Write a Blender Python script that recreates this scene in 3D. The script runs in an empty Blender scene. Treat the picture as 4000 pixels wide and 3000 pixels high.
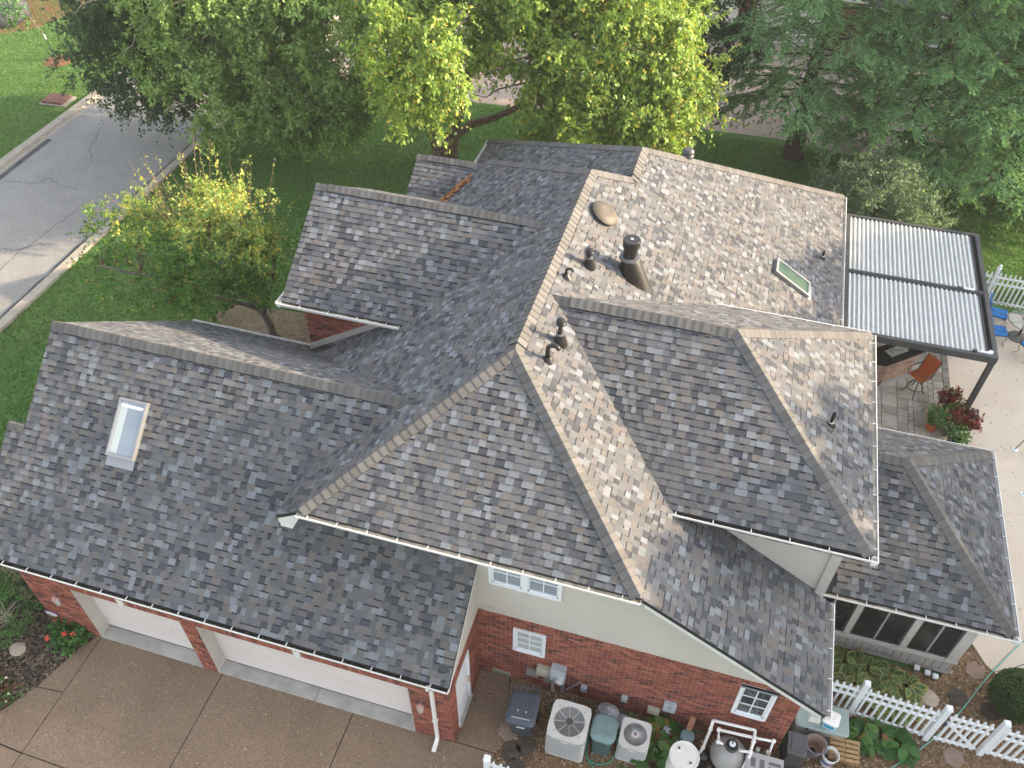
import bpy, math, random
import numpy as np
from mathutils import Vector, Matrix
random.seed(7); RNG = np.random.default_rng(7)
S = bpy.context.scene
COL = S.collection
rad = math.radians
# ---------------------------------------------------------------- camera, sky, sun, exposure
CAM_POS = Vector((3.219, -6.945, 18.722)); YAW, PITCH, ROLL, FPX = rad(-15.958), rad(45.216), rad(0.499), 3336.933
FW = Vector((math.sin(YAW)*math.cos(PITCH), math.cos(YAW)*math.cos(PITCH), -math.sin(PITCH)))
RT0 = Vector((math.cos(YAW), -math.sin(YAW), 0)); UP0 = RT0.cross(FW)
RT = RT0*math.cos(ROLL) + UP0*math.sin(ROLL); UP = UP0*math.cos(ROLL) - RT0*math.sin(ROLL)
cd = bpy.data.cameras.new('camera'); cam = bpy.data.objects.new('camera', cd); COL.objects.link(cam)
cd.sensor_width = 36; cd.lens = FPX/4000*36; cd.clip_end = 900; cd.clip_start = 0.1
cam.matrix_world = Matrix(((RT.x, UP.x, -FW.x, CAM_POS.x), (RT.y, UP.y, -FW.y, CAM_POS.y), (RT.z, UP.z, -FW.z, CAM_POS.z), (0, 0, 0, 1)))
S.camera = cam
SUN_AZ, SUN_EL = rad(17), rad(18.5)          # azimuth from +X towards +Y
W = bpy.data.worlds.new('World'); S.world = W; W.use_nodes = True
wn = W.node_tree.nodes; wl = W.node_tree.links
sky = wn.new('ShaderNodeTexSky'); sky.sky_type = 'NISHITA'; sky.sun_disc = False
sky.sun_elevation = SUN_EL; sky.sun_rotation = rad(90) - SUN_AZ
sky.air_density = 1.0; sky.dust_density = 3.0; sky.ozone_density = 1.0; sky.altitude = 200
hs = wn.new('ShaderNodeHueSaturation'); hs.inputs['Saturation'].default_value = 0.37
wl.new(sky.outputs[0], hs.inputs['Color']); wl.new(hs.outputs[0], wn['Background'].inputs[0])
wn['Background'].inputs[1].default_value = 0.15
sd = bpy.data.lights.new('sun', 'SUN'); sd.energy = 3.15; sd.angle = rad(0.55); sd.color = (1.0, 0.78, 0.51)
sun = bpy.data.objects.new('sun', sd); COL.objects.link(sun)
sv = Vector((math.cos(SUN_EL)*math.cos(SUN_AZ), math.cos(SUN_EL)*math.sin(SUN_AZ), math.sin(SUN_EL)))
sun.rotation_euler = sv.to_track_quat('Z', 'Y').to_euler(); sun.location = (40, 0, 40)
vs = S.view_settings; vs.view_transform = 'Standard'; vs.look = 'None'; vs.gamma = 1; vs.exposure = 2.1; vs.use_curve_mapping = False
S.render.engine = 'CYCLES'

def project(p):
    d = Vector(p) - CAM_POS; z = d.dot(FW)
    return (2000 + FPX*d.dot(RT)/z, 1500 - FPX*d.dot(UP)/z, z)
# ---------------------------------------------------------------- materials
MATS = {}
def mat(name, c, c2=None, scale=4.0, rough=0.75, bump=0.0, bscale=60.0, attr=False, metal=0.0, spec=0.3, var=0.0, vscale=90.0, coat=0.0,
        transl=0.0, detail=4.0, c3=None, s3=0.3, w3=0.5, lo=0.35, hi=0.65, bdist=0.01, vor=False):
    m = bpy.data.materials.new(name); m.use_nodes = True; n = m.node_tree.nodes; l = m.node_tree.links
    b = n['Principled BSDF']; b.inputs['Roughness'].default_value = rough; b.inputs['Metallic'].default_value = metal
    b.inputs['Specular IOR Level'].default_value = spec
    if coat: b.inputs['Coat Weight'].default_value = coat; b.inputs['Coat Roughness'].default_value = 0.08
    tc = n.new('ShaderNodeTexCoord')
    def noise(sc, det=detail):
        t = n.new('ShaderNodeTexNoise'); t.inputs['Scale'].default_value = sc; t.inputs['Detail'].default_value = det
        t.inputs['Roughness'].default_value = 0.6; l.new(tc.outputs['Object'], t.inputs['Vector']); return t
    def ramp(src, a, bb):
        r = n.new('ShaderNodeMapRange'); r.inputs[1].default_value = a; r.inputs[2].default_value = bb; l.new(src, r.inputs[0]); return r.outputs[0]
    def mix(f, A, B, mode='MIX'):
        x = n.new('ShaderNodeMix'); x.data_type = 'RGBA'; x.blend_type = mode
        for s, v in ((x.inputs[0], f), (x.inputs[6], A), (x.inputs[7], B)):
            if hasattr(v, 'is_linked'): l.new(v, s)
            elif isinstance(v, (int, float)): s.default_value = v
            else: s.default_value = (v[0], v[1], v[2], 1)
        return x.outputs[2]
    col = None
    if attr:
        a = n.new('ShaderNodeAttribute'); a.attribute_name = 'Col'; col = a.outputs['Color']
        if c2 is not None: pass
    else:
        col = mix(0.0, c, c)
        if c2 is not None: col = mix(ramp(noise(scale).outputs['Fac'], lo, hi), c, c2)
    if c3 is not None:
        r = ramp(noise(s3, 5).outputs['Fac'], 0.45, 0.7); mm = n.new('ShaderNodeMath'); mm.operation = 'MULTIPLY'; mm.inputs[1].default_value = w3
        l.new(r, mm.inputs[0]); col = mix(mm.outputs[0], col, c3)
    if var:
        if vor:
            v = n.new('ShaderNodeTexVoronoi'); v.inputs['Scale'].default_value = vscale; l.new(tc.outputs['Object'], v.inputs['Vector'])
            sx = n.new('ShaderNodeSeparateColor'); l.new(v.outputs['Color'], sx.inputs[0]); f = sx.outputs[0]
        else: f = noise(vscale, 3).outputs['Fac']
        r = n.new('ShaderNodeMapRange'); r.inputs[1].default_value = 0.25 if not vor else 0; r.inputs[2].default_value = 0.75 if not vor else 1
        r.inputs[3].default_value = 1-var; r.inputs[4].default_value = 1+var
        l.new(f, r.inputs[0]); cc = n.new('ShaderNodeCombineColor')
        for i in range(3): l.new(r.outputs[0], cc.inputs[i])
        col = mix(1.0, col, cc.outputs[0], 'MULTIPLY')
    l.new(col, b.inputs['Base Color'])
    if bump:
        bn = n.new('ShaderNodeBump'); bn.inputs['Strength'].default_value = bump; bn.inputs['Distance'].default_value = bdist
        l.new(noise(bscale, 4).outputs['Fac'], bn.inputs['Height']); l.new(bn.outputs[0], b.inputs['Normal'])
    if transl:
        t = n.new('ShaderNodeBsdfTranslucent'); ms = n.new('ShaderNodeMixShader'); ms.inputs[0].default_value = transl
        br = mix(1.0, col, (1.25, 1.2, 0.55), 'MULTIPLY'); l.new(br, t.inputs[0])
        l.new(b.outputs[0], ms.inputs[1]); l.new(t.outputs[0], ms.inputs[2]); l.new(ms.outputs[0], n['Material Output'].inputs[0])
    MATS[name] = m; return m
mat('shingle', None, attr=True, rough=0.95, var=0.24, vscale=55, bump=0.5, bscale=130, spec=0.12, bdist=0.006, c3=(0.115, 0.117, 0.124), s3=0.6, w3=0.4)
mat('cap', None, attr=True, rough=0.95, var=0.16, vscale=70, bump=0.5, bscale=130, spec=0.12, bdist=0.006)
mat('deck', (0.03, 0.03, 0.032), rough=0.95)
mat('vent_plastic', (0.018, 0.018, 0.019), rough=0.6)
mat('brick', None, attr=True, rough=0.9, var=0.22, vscale=28, bump=0.35, bscale=90, spec=0.2)
mat('mortar', (0.56, 0.44, 0.38), (0.46, 0.35, 0.30), scale=3, rough=0.95, var=0.12)
mat('brick_plain', (0.27, 0.085, 0.06), (0.2, 0.06, 0.045), scale=6, rough=0.9)
mat('siding', (0.55, 0.505, 0.455), (0.52, 0.475, 0.425), scale=1.2, rough=0.55, c3=(0.52, 0.47, 0.41), s3=0.8, w3=0.35)
mat('sun_siding', (0.40, 0.37, 0.34), (0.36, 0.335, 0.31), scale=1.2, rough=0.6, c3=(0.30, 0.27, 0.24), s3=1.5, w3=0.4)
mat('trim', (0.74, 0.73, 0.70), (0.68, 0.66, 0.62), scale=2, rough=0.5)
mat('taupe_trim', (0.52, 0.49, 0.45), (0.46, 0.43, 0.39), scale=2, rough=0.55)
mat('gutter', (0.82, 0.81, 0.79), (0.74, 0.72, 0.68), scale=3, rough=0.4, c3=(0.55, 0.50, 0.42), s3=2, w3=0.3)
mat('debris', (0.035, 0.03, 0.02), (0.20, 0.17, 0.11), scale=14, rough=1, bump=1, bscale=40, lo=0.5, hi=0.75, bdist=0.03)
mat('vinyl', (0.80, 0.82, 0.84), rough=0.35, spec=0.4)
mat('door_paint', (0.70, 0.635, 0.60), (0.66, 0.60, 0.565), scale=1.5, rough=0.45)
mat('glass', (0.03, 0.035, 0.04), rough=0.04, spec=0.9)
mat('dark_glass', (0.012, 0.015, 0.016), (0.03, 0.032, 0.033), scale=1.6, rough=0.06, spec=0.5)
mat('blind', (0.50, 0.52, 0.52), (0.34, 0.36, 0.37), scale=3, rough=0.6, lo=0.3, hi=0.7)
mat('sky_glass', (0.30, 0.335, 0.37), (0.25, 0.285, 0.325), scale=1.5, rough=0.25, spec=0.35)
mat('green_glass', (0.085, 0.125, 0.105), (0.065, 0.10, 0.085), scale=1.2, rough=0.08, spec=0.7)
mat('sky_well', (0.44, 0.49, 0.48), rough=0.7)
mat('grey_metal', (0.30, 0.30, 0.31), rough=0.4, metal=0.6)
mat('bronze_metal', (0.085, 0.075, 0.06), (0.11, 0.095, 0.075), scale=4, rough=0.6, metal=0.2)
mat('black_pipe', (0.012, 0.012, 0.012), (0.022, 0.02, 0.018), scale=8, rough=0.32, spec=0.5)
mat('black_cone', (0.014, 0.013, 0.011), (0.024, 0.021, 0.017), scale=5, rough=0.42, spec=0.5)
mat('galv', (0.16, 0.165, 0.17), (0.11, 0.115, 0.12), scale=12, rough=0.42, metal=0.5)
mat('grey_paint', (0.42, 0.45, 0.48), (0.38, 0.41, 0.44), scale=5, rough=0.45)
mat('cream_paint', (0.50, 0.48, 0.38), (0.44, 0.41, 0.32), scale=5, rough=0.5)
mat('lawn', (0.080, 0.165, 0.045), (0.108, 0.200, 0.056), scale=0.55, rough=0.95, var=0.38, vscale=24, bump=0.8, bscale=30, c3=(0.13, 0.17, 0.055), s3=0.16, w3=0.6, bdist=0.05, spec=0.1)
mat('asphalt', (0.240, 0.233, 0.222), (0.268, 0.260, 0.249), scale=1.1, rough=0.9, var=0.30, vscale=30, bump=0.4, bscale=60, c3=(0.17, 0.165, 0.158), s3=0.22, w3=0.5, spec=0.2)
mat('tar', (0.05, 0.05, 0.052), (0.09, 0.088, 0.085), scale=3, rough=0.8)
mat('kerb', (0.36, 0.32, 0.27), (0.30, 0.265, 0.22), scale=2.5, rough=0.9, var=0.15, vscale=20)
mat('joint', (0.075, 0.058, 0.046), rough=1)
mat('aggregate', (0.205, 0.146, 0.100), (0.24, 0.173, 0.121), scale=0.45, rough=0.85, var=0.42, vscale=85, vor=True, bump=0.5, bscale=120, c3=(0.145, 0.104, 0.073), s3=0.35, w3=0.6, spec=0.25)
mat('apron', (0.42, 0.405, 0.37), (0.28, 0.272, 0.25), scale=1.8, rough=0.8, lo=0.4, hi=0.7)
mat('tan_concrete', (0.64, 0.545, 0.435), (0.68, 0.585, 0.475), scale=0.6, rough=0.85, var=0.06, vscale=30, c3=(0.52, 0.42, 0.33), s3=0.5, w3=0.4)
mat('tan_drive', (0.38, 0.29, 0.24), (0.33, 0.26, 0.22), scale=0.5, rough=0.9, var=0.12, vscale=20, c3=(0.24, 0.21, 0.20), s3=0.12, w3=0.7)
mat('mulch', (0.022, 0.016, 0.012), (0.075, 0.055, 0.04), scale=16, rough=1, bump=1, bscale=25, bdist=0.05, lo=0.4, hi=0.75)
mat('gravel_bed', (0.20, 0.12, 0.065), (0.30, 0.20, 0.12), scale=6, rough=0.95, var=0.5, vscale=40, vor=True, bump=1, bscale=45, bdist=0.04, c3=(0.09, 0.06, 0.04), s3=1.1, w3=0.5)
mat('red_mulch', (0.16, 0.06, 0.035), (0.22, 0.10, 0.06), scale=10, rough=1, bump=1, bscale=25, bdist=0.04)
mat('chips', None, attr=True, rough=0.95)
mat('paver', None, attr=True, rough=0.85, var=0.14, vscale=10, c3=(0.09, 0.075, 0.055), s3=1.6, w3=0.55)
mat('hex_stone', (0.30, 0.21, 0.165), (0.25, 0.175, 0.14), scale=5, rough=0.9, var=0.1)
mat('dark_stone', (0.055, 0.045, 0.035), (0.10, 0.08, 0.06), scale=6, rough=0.9)
mat('pale_stone', (0.50, 0.42, 0.34), (0.40, 0.33, 0.26), scale=8, rough=0.9)
mat('perg_frame', (0.055, 0.057, 0.06), (0.07, 0.072, 0.075), scale=3, rough=0.45)
mat('louver', (0.62, 0.65, 0.63), (0.56, 0.59, 0.57), scale=3, rough=0.4)
mat('louver_grey', (0.44, 0.43, 0.45), (0.35, 0.34, 0.355), scale=7, rough=0.5)
mat('bin_navy', (0.065, 0.075, 0.098), (0.078, 0.09, 0.115), scale=6, rough=0.45)
mat('bin_green', (0.075, 0.14, 0.14), (0.065, 0.12, 0.12), scale=5, rough=0.4)
mat('bin_lid', (0.20, 0.29, 0.29), (0.18, 0.27, 0.27), scale=5, rough=0.4)
mat('ac_white', (0.66, 0.65, 0.60), (0.62, 0.61, 0.56), scale=4, rough=0.5)
mat('ac_wire', (0.60, 0.60, 0.58), rough=0.5)
mat('ac_dark', (0.05, 0.052, 0.056), rough=0.7)
mat('ac_fan', (0.50, 0.50, 0.47), rough=0.4, metal=0.3)
mat('tank_white', (0.80, 0.79, 0.75), (0.72, 0.70, 0.65), scale=4, rough=0.4)
mat('filter_grey', (0.34, 0.33, 0.315), (0.30, 0.29, 0.275), scale=2, rough=0.4)
mat('pvc', (0.84, 0.83, 0.80), (0.76, 0.74, 0.70), scale=6, rough=0.4)
mat('heater', (0.36, 0.35, 0.35), (0.32, 0.31, 0.31), scale=3, rough=0.55)
mat('heater_slot', (0.12, 0.12, 0.125), rough=0.8)
mat('bag', (0.55, 0.57, 0.62), (0.40, 0.42, 0.47), scale=9, rough=0.2, spec=0.6, bump=0.7, bscale=18, bdist=0.03)
mat('rust', (0.36, 0.17, 0.10), (0.26, 0.12, 0.075), scale=10, rough=0.85)
mat('hose', (0.05, 0.33, 0.20), (0.05, 0.30, 0.18), scale=4, rough=0.4)
mat('hose_old', (0.20, 0.46, 0.38), (0.16, 0.40, 0.33), scale=4, rough=0.5)
mat('teal_lid', (0.30, 0.36, 0.34), (0.27, 0.33, 0.31), scale=3, rough=0.5)
mat('box_side', (0.36, 0.34, 0.30), rough=0.6)
mat('blue_plastic', (0.05, 0.36, 0.52), rough=0.3)
mat('blue_print', (0.05, 0.16, 0.42), (0.45, 0.20, 0.12), scale=5, rough=0.4)
mat('dark_cabinet', (0.085, 0.085, 0.088), (0.065, 0.065, 0.07), scale=3, rough=0.6)
mat('pot_glaze', (0.22, 0.22, 0.25), (0.10, 0.10, 0.13), scale=9, rough=0.35)
mat('pot_inside', (0.42, 0.30, 0.23), (0.36, 0.26, 0.20), scale=5, rough=0.9)
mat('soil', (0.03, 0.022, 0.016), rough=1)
mat('crate_wood', (0.36, 0.225, 0.11), (0.30, 0.185, 0.09), scale=5, rough=0.8, var=0.15, vscale=12)
mat('terracotta', (0.48, 0.12, 0.05), (0.42, 0.10, 0.045), scale=5, rough=0.7)
mat('cobalt', (0.01, 0.015, 0.06), rough=0.25)
mat('rust_fabric', (0.42, 0.10, 0.025), (0.36, 0.08, 0.02), scale=30, rough=0.8)
mat('blue_cushion', (0.025, 0.20, 0.52), (0.02, 0.165, 0.45), scale=4, rough=0.75)
mat('iron', (0.06, 0.057, 0.052), (0.085, 0.078, 0.068), scale=9, rough=0.5, metal=0.3)
mat('table_stone', (0.16, 0.16, 0.145), (0.12, 0.12, 0.11), scale=5, rough=0.7)
mat('pink', (0.62, 0.28, 0.28), rough=0.6)
mat('granite', (0.008, 0.008, 0.009), (0.02, 0.02, 0.022), scale=60, rough=0.25)
mat('ledge_stone', None, attr=True, rough=0.9, var=0.2, vscale=12)
mat('cover_slab', (0.50, 0.50, 0.48), (0.20, 0.22, 0.24), scale=9, rough=0.4, lo=0.45, hi=0.6)
mat('slab_grey', (0.30, 0.32, 0.34), rough=0.6)
mat('cover_brown', (0.17, 0.075, 0.055), (0.14, 0.06, 0.045), scale=3, rough=0.7)
mat('tarp', (0.035, 0.038, 0.042), (0.055, 0.058, 0.062), scale=3, rough=0.6, bump=0.6, bscale=6, bdist=0.08)
mat('steel', (0.5, 0.46, 0.42), rough=0.25, metal=0.9)
mat('bark_birch', (0.26, 0.165, 0.12), (0.10, 0.07, 0.05), scale=9, rough=0.95, bump=1, bscale=22, bdist=0.04, c3=(0.05, 0.04, 0.03), s3=4, w3=0.7)
mat('bark_dark', (0.055, 0.042, 0.032), (0.09, 0.07, 0.055), scale=8, rough=0.95, bump=1, bscale=25, bdist=0.03)
mat('bark_grey', (0.20, 0.175, 0.15), (0.13, 0.11, 0.09), scale=9, rough=0.95, bump=0.6, bscale=30, bdist=0.02)
mat('twig', (0.20, 0.12, 0.08), (0.14, 0.085, 0.06), scale=9, rough=0.9)
mat('twig_pale', (0.36, 0.31, 0.25), rough=0.9)
mat('leaf', None, attr=True, rough=0.5, transl=0.42, spec=0.35)
mat('needle', None, attr=True, rough=0.6, transl=0.40, spec=0.2)
mat('petal', None, attr=True, rough=0.7, transl=0.25)
mat('dry_leaf', None, attr=True, rough=0.9, transl=0.1)
mat('nb_roof', (0.075, 0.07, 0.072), (0.10, 0.095, 0.095), scale=14, rough=0.95, var=0.2, vscale=8)
mat('nb_brick', (0.20, 0.075, 0.055), (0.15, 0.055, 0.04), scale=10, rough=0.9, var=0.25, vscale=18)
mat('black_rubber', (0.02, 0.02, 0.021), rough=0.7)
mat('clear_glass', (0.50, 0.50, 0.50), rough=0.1, spec=0.8)
mat('plaque', (0.72, 0.72, 0.72), rough=0.4)
mat('plaque_rim', (0.13, 0.06, 0.11), rough=0.4)
mat('copper', (0.42, 0.25, 0.22), rough=0.5, metal=0.4)
mat('brass', (0.55, 0.38, 0.14), rough=0.3, metal=0.9)
mat('purple', (0.16, 0.05, 0.14), rough=0.7)

# ---------------------------------------------------------------- mesh helpers
def link(o, parent=None):
    COL.objects.link(o)
    if parent is not None: o.parent = parent
    return o
def tag(o, label=None, cat=None, group=None, kind=None):
    if label: o['label'] = label
    if cat: o['category'] = cat
    if group: o['group'] = group
    if kind: o['kind'] = kind
    return o
def thing(name, label, cat, group=None, loc=(0, 0, 0)):
    o = bpy.data.objects.new(name, None); o.location = loc; o.empty_display_size = 0.2; link(o)
    return tag(o, label, cat, group)
class MB:
    def __init__(s): s.v = []; s.f = []; s.c = []; s.m = []; s.cur = 0; s.col = (1, 1, 1)
    def face(s, idx, col=None): s.f.append(tuple(idx)); s.c.append(col or s.col); s.m.append(s.cur)
    def poly(s, pts, col=None):
        b = len(s.v); s.v += [tuple(p) for p in pts]; s.face(range(b, b+len(pts)), col); return s
    def box(s, x0, x1, y0, y1, z0, z1, col=None):
        return s.obox((x0, y0, z0), (x1-x0, 0, 0), (0, y1-y0, 0), (0, 0, z1-z0), col)
    def obox(s, o, a, b_, c, col=None):
        o, a, b_, c = Vector(o), Vector(a), Vector(b_), Vector(c)
        if a.cross(b_).dot(c) < 0: a, b_ = b_, a
        b = len(s.v); s.v += [tuple(p) for p in (o, o+a, o+a+b_, o+b_, o+c, o+a+c, o+a+b_+c, o+b_+c)]
        for q in ((0, 3, 2, 1), (4, 5, 6, 7), (0, 1, 5, 4), (1, 2, 6, 5), (2, 3, 7, 6), (3, 0, 4, 7)): s.face([b+i for i in q], col)
        return s
    def prism(s, pts, off, col=None):
        off = Vector(off); n = len(pts); b = len(s.v); s.v += [tuple(p) for p in pts] + [tuple(Vector(p)+off) for p in pts]
        nn = Vector((0, 0, 0)); P = [Vector(p) for p in pts]
        for i in range(n): nn += P[i].cross(P[(i+1) % n])
        idx = list(range(n)) if nn.dot(off) < 0 else list(range(n))[::-1]
        s.face([b+i for i in idx], col); s.face([b+n+i for i in idx[::-1]], col)
        for k in range(n):
            i, j = idx[k], idx[(k+1) % n]; s.face([b+j, b+i, b+n+i, b+n+j], col)
        return s
    def tube(s, pts, r, n=8, col=None, caps=True):
        P = [Vector(p) for p in pts]; rr = r if isinstance(r, (list, tuple)) else [r]*len(P); b = len(s.v)
        prev = None
        for i, p in enumerate(P):
            t = (P[min(i+1, len(P)-1)] - P[max(i-1, 0)]); t = t.normalized() if t.length > 1e-9 else Vector((0, 0, 1))
            if prev is None:
                u = t.orthogonal().normalized()
            else:
                u = (prev - t*prev.dot(t)); u = u.normalized() if u.length > 1e-6 else t.orthogonal().normalized()
            prev = u; w = t.cross(u)
            for k in range(n):
                a = 2*math.pi*k/n; s.v.append(tuple(p + (u*math.cos(a) + w*math.sin(a))*rr[i]))
        for i in range(len(P)-1):
            for k in range(n):
                a0 = b+i*n+k; a1 = b+i*n+(k+1) % n; s.face([a0, a1, a1+n, a0+n], col)
        if caps:
            s.face([b+k for k in range(n)][::-1], col); s.face([b+(len(P)-1)*n+k for k in range(n)], col)
        return s
    def lathe(s, prof, c=(0, 0, 0), n=20, axis=None, col=None, sx=1, sy=1, caps=True):
        b = len(s.v); ax = Vector(axis).normalized() if axis else Vector((0, 0, 1)); q = Vector((0, 0, 1)).rotation_difference(ax); c = Vector(c)
        for r, z in prof:
            for k in range(n):
                a = 2*math.pi*k/n; s.v.append(tuple(c + q @ Vector((r*sx*math.cos(a), r*sy*math.sin(a), z))))
        for i in range(len(prof)-1):
            for k in range(n):
                a0 = b+i*n+k; a1 = b+i*n+(k+1) % n; s.face([a0, a1, a1+n, a0+n], col)
        if caps and prof[0][0] > 1e-6: s.face([b+k for k in range(n)][::-1], col)
        if caps and prof[-1][0] > 1e-6: s.face([b+(len(prof)-1)*n+k for k in range(n)], col)
        return s
    def mesh(s, name, mats):
        me = bpy.data.meshes.new(name); me.from_pydata(s.v, [], s.f)
        for m in (mats if isinstance(mats, (list, tuple)) else [mats]): me.materials.append(MATS[m])
        if any(c != (1, 1, 1) for c in s.c):
            a = me.attributes.new('Col', 'FLOAT_COLOR', 'FACE'); a.data.foreach_set('color', [x for c in s.c for x in (c[0], c[1], c[2], 1)])
        if any(s.m): me.polygons.foreach_set('material_index', s.m)
        return me
    def build(s, name, mats, parent=None, smooth=False, bevel=0, kind=None):
        me = s.mesh(name, mats)
        if smooth: me.polygons.foreach_set('use_smooth', [True]*len(me.polygons))
        o = bpy.data.objects.new(name, me); link(o, parent)
        if smooth == 'auto':
            e = o.modifiers.new('split', 'EDGE_SPLIT'); e.split_angle = rad(38)
        if bevel:
            bv = o.modifiers.new('bevel', 'BEVEL'); bv.width = bevel; bv.segments = 2; bv.limit_method = 'ANGLE'; bv.angle_limit = rad(40)
        if kind: o['kind'] = kind
        me.update(); return o
def area2(P): return 0.5*sum(P[i][0]*P[(i+1) % len(P)][1] - P[(i+1) % len(P)][0]*P[i][1] for i in range(len(P)))
def clip(sub, conv):
    """Clip a convex polygon by a counter-clockwise convex polygon (2D)."""
    out = sub; n = len(conv)
    for i in range(n):
        if not out: return []
        ax, ay = conv[i]; bx, by = conv[(i+1) % n]; ex, ey = bx-ax, by-ay; res = []
        d = [ex*(p[1]-ay) - ey*(p[0]-ax) for p in out]
        for k in range(len(out)):
            p, q = out[k], out[(k+1) % len(out)]; dp, dq = d[k], d[(k+1) % len(out)]
            if dp >= 0: res.append(p)
            if (dp > 0 and dq < 0) or (dp < 0 and dq > 0):
                t = dp/(dp-dq); res.append((p[0]+(q[0]-p[0])*t, p[1]+(q[1]-p[1])*t))
        out = res
    return out if len(out) >= 3 and abs(area2(out)) > 2e-5 else []
def px_area(pts):
    P = [project(p) for p in pts]
    if any(p[2] < 1 for p in P): return 0
    cx = sum(p[0] for p in P)/len(P); cy = sum(p[1] for p in P)/len(P)
    if not (0 < cx < 4000 and 0 < cy < 3000): return 0
    return abs(area2(P))
mat('fan_well', (0.16, 0.16, 0.155), rough=0.6)
mat('stake_green', (0.03, 0.09, 0.035), rough=0.6)
mat('gutter_dirt', (0.52, 0.47, 0.38), (0.28, 0.25, 0.19), scale=5, rough=0.9, lo=0.35, hi=0.7)
# ---------------------------------------------------------------- the setting
def sheet(name, pts, z, m, th=0.0):
    mb = MB()
    if area2(pts) < 0: pts = pts[::-1]
    if th: mb.prism([(x, y, z) for x, y in pts], (0, 0, -th))
    else: mb.poly([(x, y, z) for x, y in pts])
    return tag(mb.build(name, m), kind='structure')
sheet('lawn', [(-260, -160), (260, -160), (260, 340), (-260, 340)], -0.06, 'lawn')
road = sheet('road', [(-25.25, -60), (-19.0, -60), (-19.0, 120), (-25.25, 120)], -0.05, 'asphalt')
def ribbon(pts, w, z, jit=0.0):
    mb = MB(); L_, R_ = [], []
    for i, p in enumerate(pts):
        a = Vector(pts[max(i-1, 0)]); b = Vector(pts[min(i+1, len(pts)-1)]); t = (b-a).normalized(); n = Vector((-t.y, t.x)); ww = w*(0.6+0.8*random.random())/2
        L_.append((p[0]+n.x*ww, p[1]+n.y*ww, z)); R_.append((p[0]-n.x*ww, p[1]-n.y*ww, z))
    for i in range(len(pts)-1): mb.poly([R_[i], R_[i+1], L_[i+1], L_[i]])
    return mb
def wiggle(pts, n=7, a=0.07):
    out = []
    for i in range(len(pts)-1):
        for k in range(n):
            t = k/n; out.append((pts[i][0]*(1-t)+pts[i+1][0]*t + random.uniform(-a, a), pts[i][1]*(1-t)+pts[i+1][1]*t + random.uniform(-a, a)))
    return out + [pts[-1]]
for c in ([(-24.71, 16.22), (-23.48, 16.31), (-23.05, 16.85), (-22.34, 16.51), (-21.51, 16.51)], [(-20.7, 15.79), (-20.75, 14.29), (-20.83, 13.18), (-20.95, 12.51), (-20.9, 11.42), (-21.2, 9.5)],
          [(-21.73, 12.28), (-21.31, 12.35), (-20.95, 12.51)], [(-20.95, 12.51), (-20.58, 12.94), (-20.07, 13.09)], [(-24.0, 11.0), (-22.6, 11.7), (-21.4, 11.3)], [(-23.6, 21), (-22.9, 19.2), (-22.2, 18.4)]):
    ribbon(wiggle(c), 0.024, -0.045).build('crack', 'tar', road)
ribbon([(-25.02, 5), (-25.0, 10), (-25.0, 14), (-25.05, 17), (-25.1, 19.5)], 0.38, -0.0455).build('tar_seam', 'tar', road)
ribbon(wiggle([(-19.1, y) for y in range(2, 40, 2)], 4, 0.03), 0.12, -0.0452).build('tar_seam', 'tar', road)
for x0, x1, k in ((-19.0, -18.62, 1), (-25.85, -25.25, -1)):
    y = -20.0; kerb = bpy.data.objects.new('kerb', None); link(kerb); tag(kerb, kind='structure')
    while y < 70:
        mb = MB(); zt = 0.06
        if k > 0: mb.prism([(x0, y, -0.1), (x0+0.05, y, zt), (x1, y, zt), (x1, y, -0.1)], (0, 2.985, 0))
        else: mb.prism([(x0, y, -0.1), (x0, y, zt), (x1-0.25, y, zt), (x1-0.2, y, -0.045), (x1, y, -0.045), (x1, y, -0.1)], (0, 2.985, 0))
        mb.build('kerb_stone', 'kerb', kerb); y += 3
# exposed-aggregate driveway, one object for each slab
drive = sheet('driveway', [(-14, -9), (0.9, -9), (0.9, 1.9), (0.05, 1.9), (0.05, 0.0), (-8.9, 0.02), (-9.25, -0.47), (-9.58, -1.5), (-10.0, -2.25), (-14, -4.4)], -0.045, 'joint')
def slab(pts, name='slab', m='aggregate', parent=None, z=0.0, th=0.06, bev=0.006):
    mb = MB(); mb.prism([(x, y, z) for x, y in (pts if area2(pts) > 0 else pts[::-1])], (0, 0, -th)); o = mb.build(name, m, parent, bevel=bev); return o
g = 0.011
for P in ([(-8.87-g, 0), (-8.87-g, -1.44+g), (-9.52, -1.5+g), (-9.21, -.47), (-8.95, 0)], [(-8.87-g, -1.44-g), (-8.87-g, -2.85+g), (-10.6, -2.75+g), (-9.95, -2.24), (-9.55, -1.5-g)],
          [(-8.87-g, -2.87), (-8.87-g, -9), (-14, -9), (-14, -4.4), (-10.62, -2.77)], [(-8.87+g, -0.0), (-8.87+g, -2.85+g), (-5.64-g, -2.9+g), (-5.64-g, 0)],
          [(-8.87+g, -2.85-g), (-8.87+g, -9), (-5.64-g, -9), (-5.64-g, -2.9-g)], [(-5.64+g, 0), (-5.64+g, -2.9+g), (-2.38-g, -2.95+g), (-2.38-g, 0)],
          [(-5.64+g, -2.9-g), (-5.64+g, -9), (-2.38-g, -9), (-2.38-g, -2.95-g)], [(-2.38+g, 0), (-2.38+g, -2.95), (0.86, -3), (0.88, -0.3), (0.925, 0.012), (0.0, 0.012)],
          [(0.02, 0.035), (0.925, 0.035), (0.97, 0.6), (0.86, 1.2), (0.72, 1.78), (0.02, 1.78)]): slab(P, parent=drive)
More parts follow.
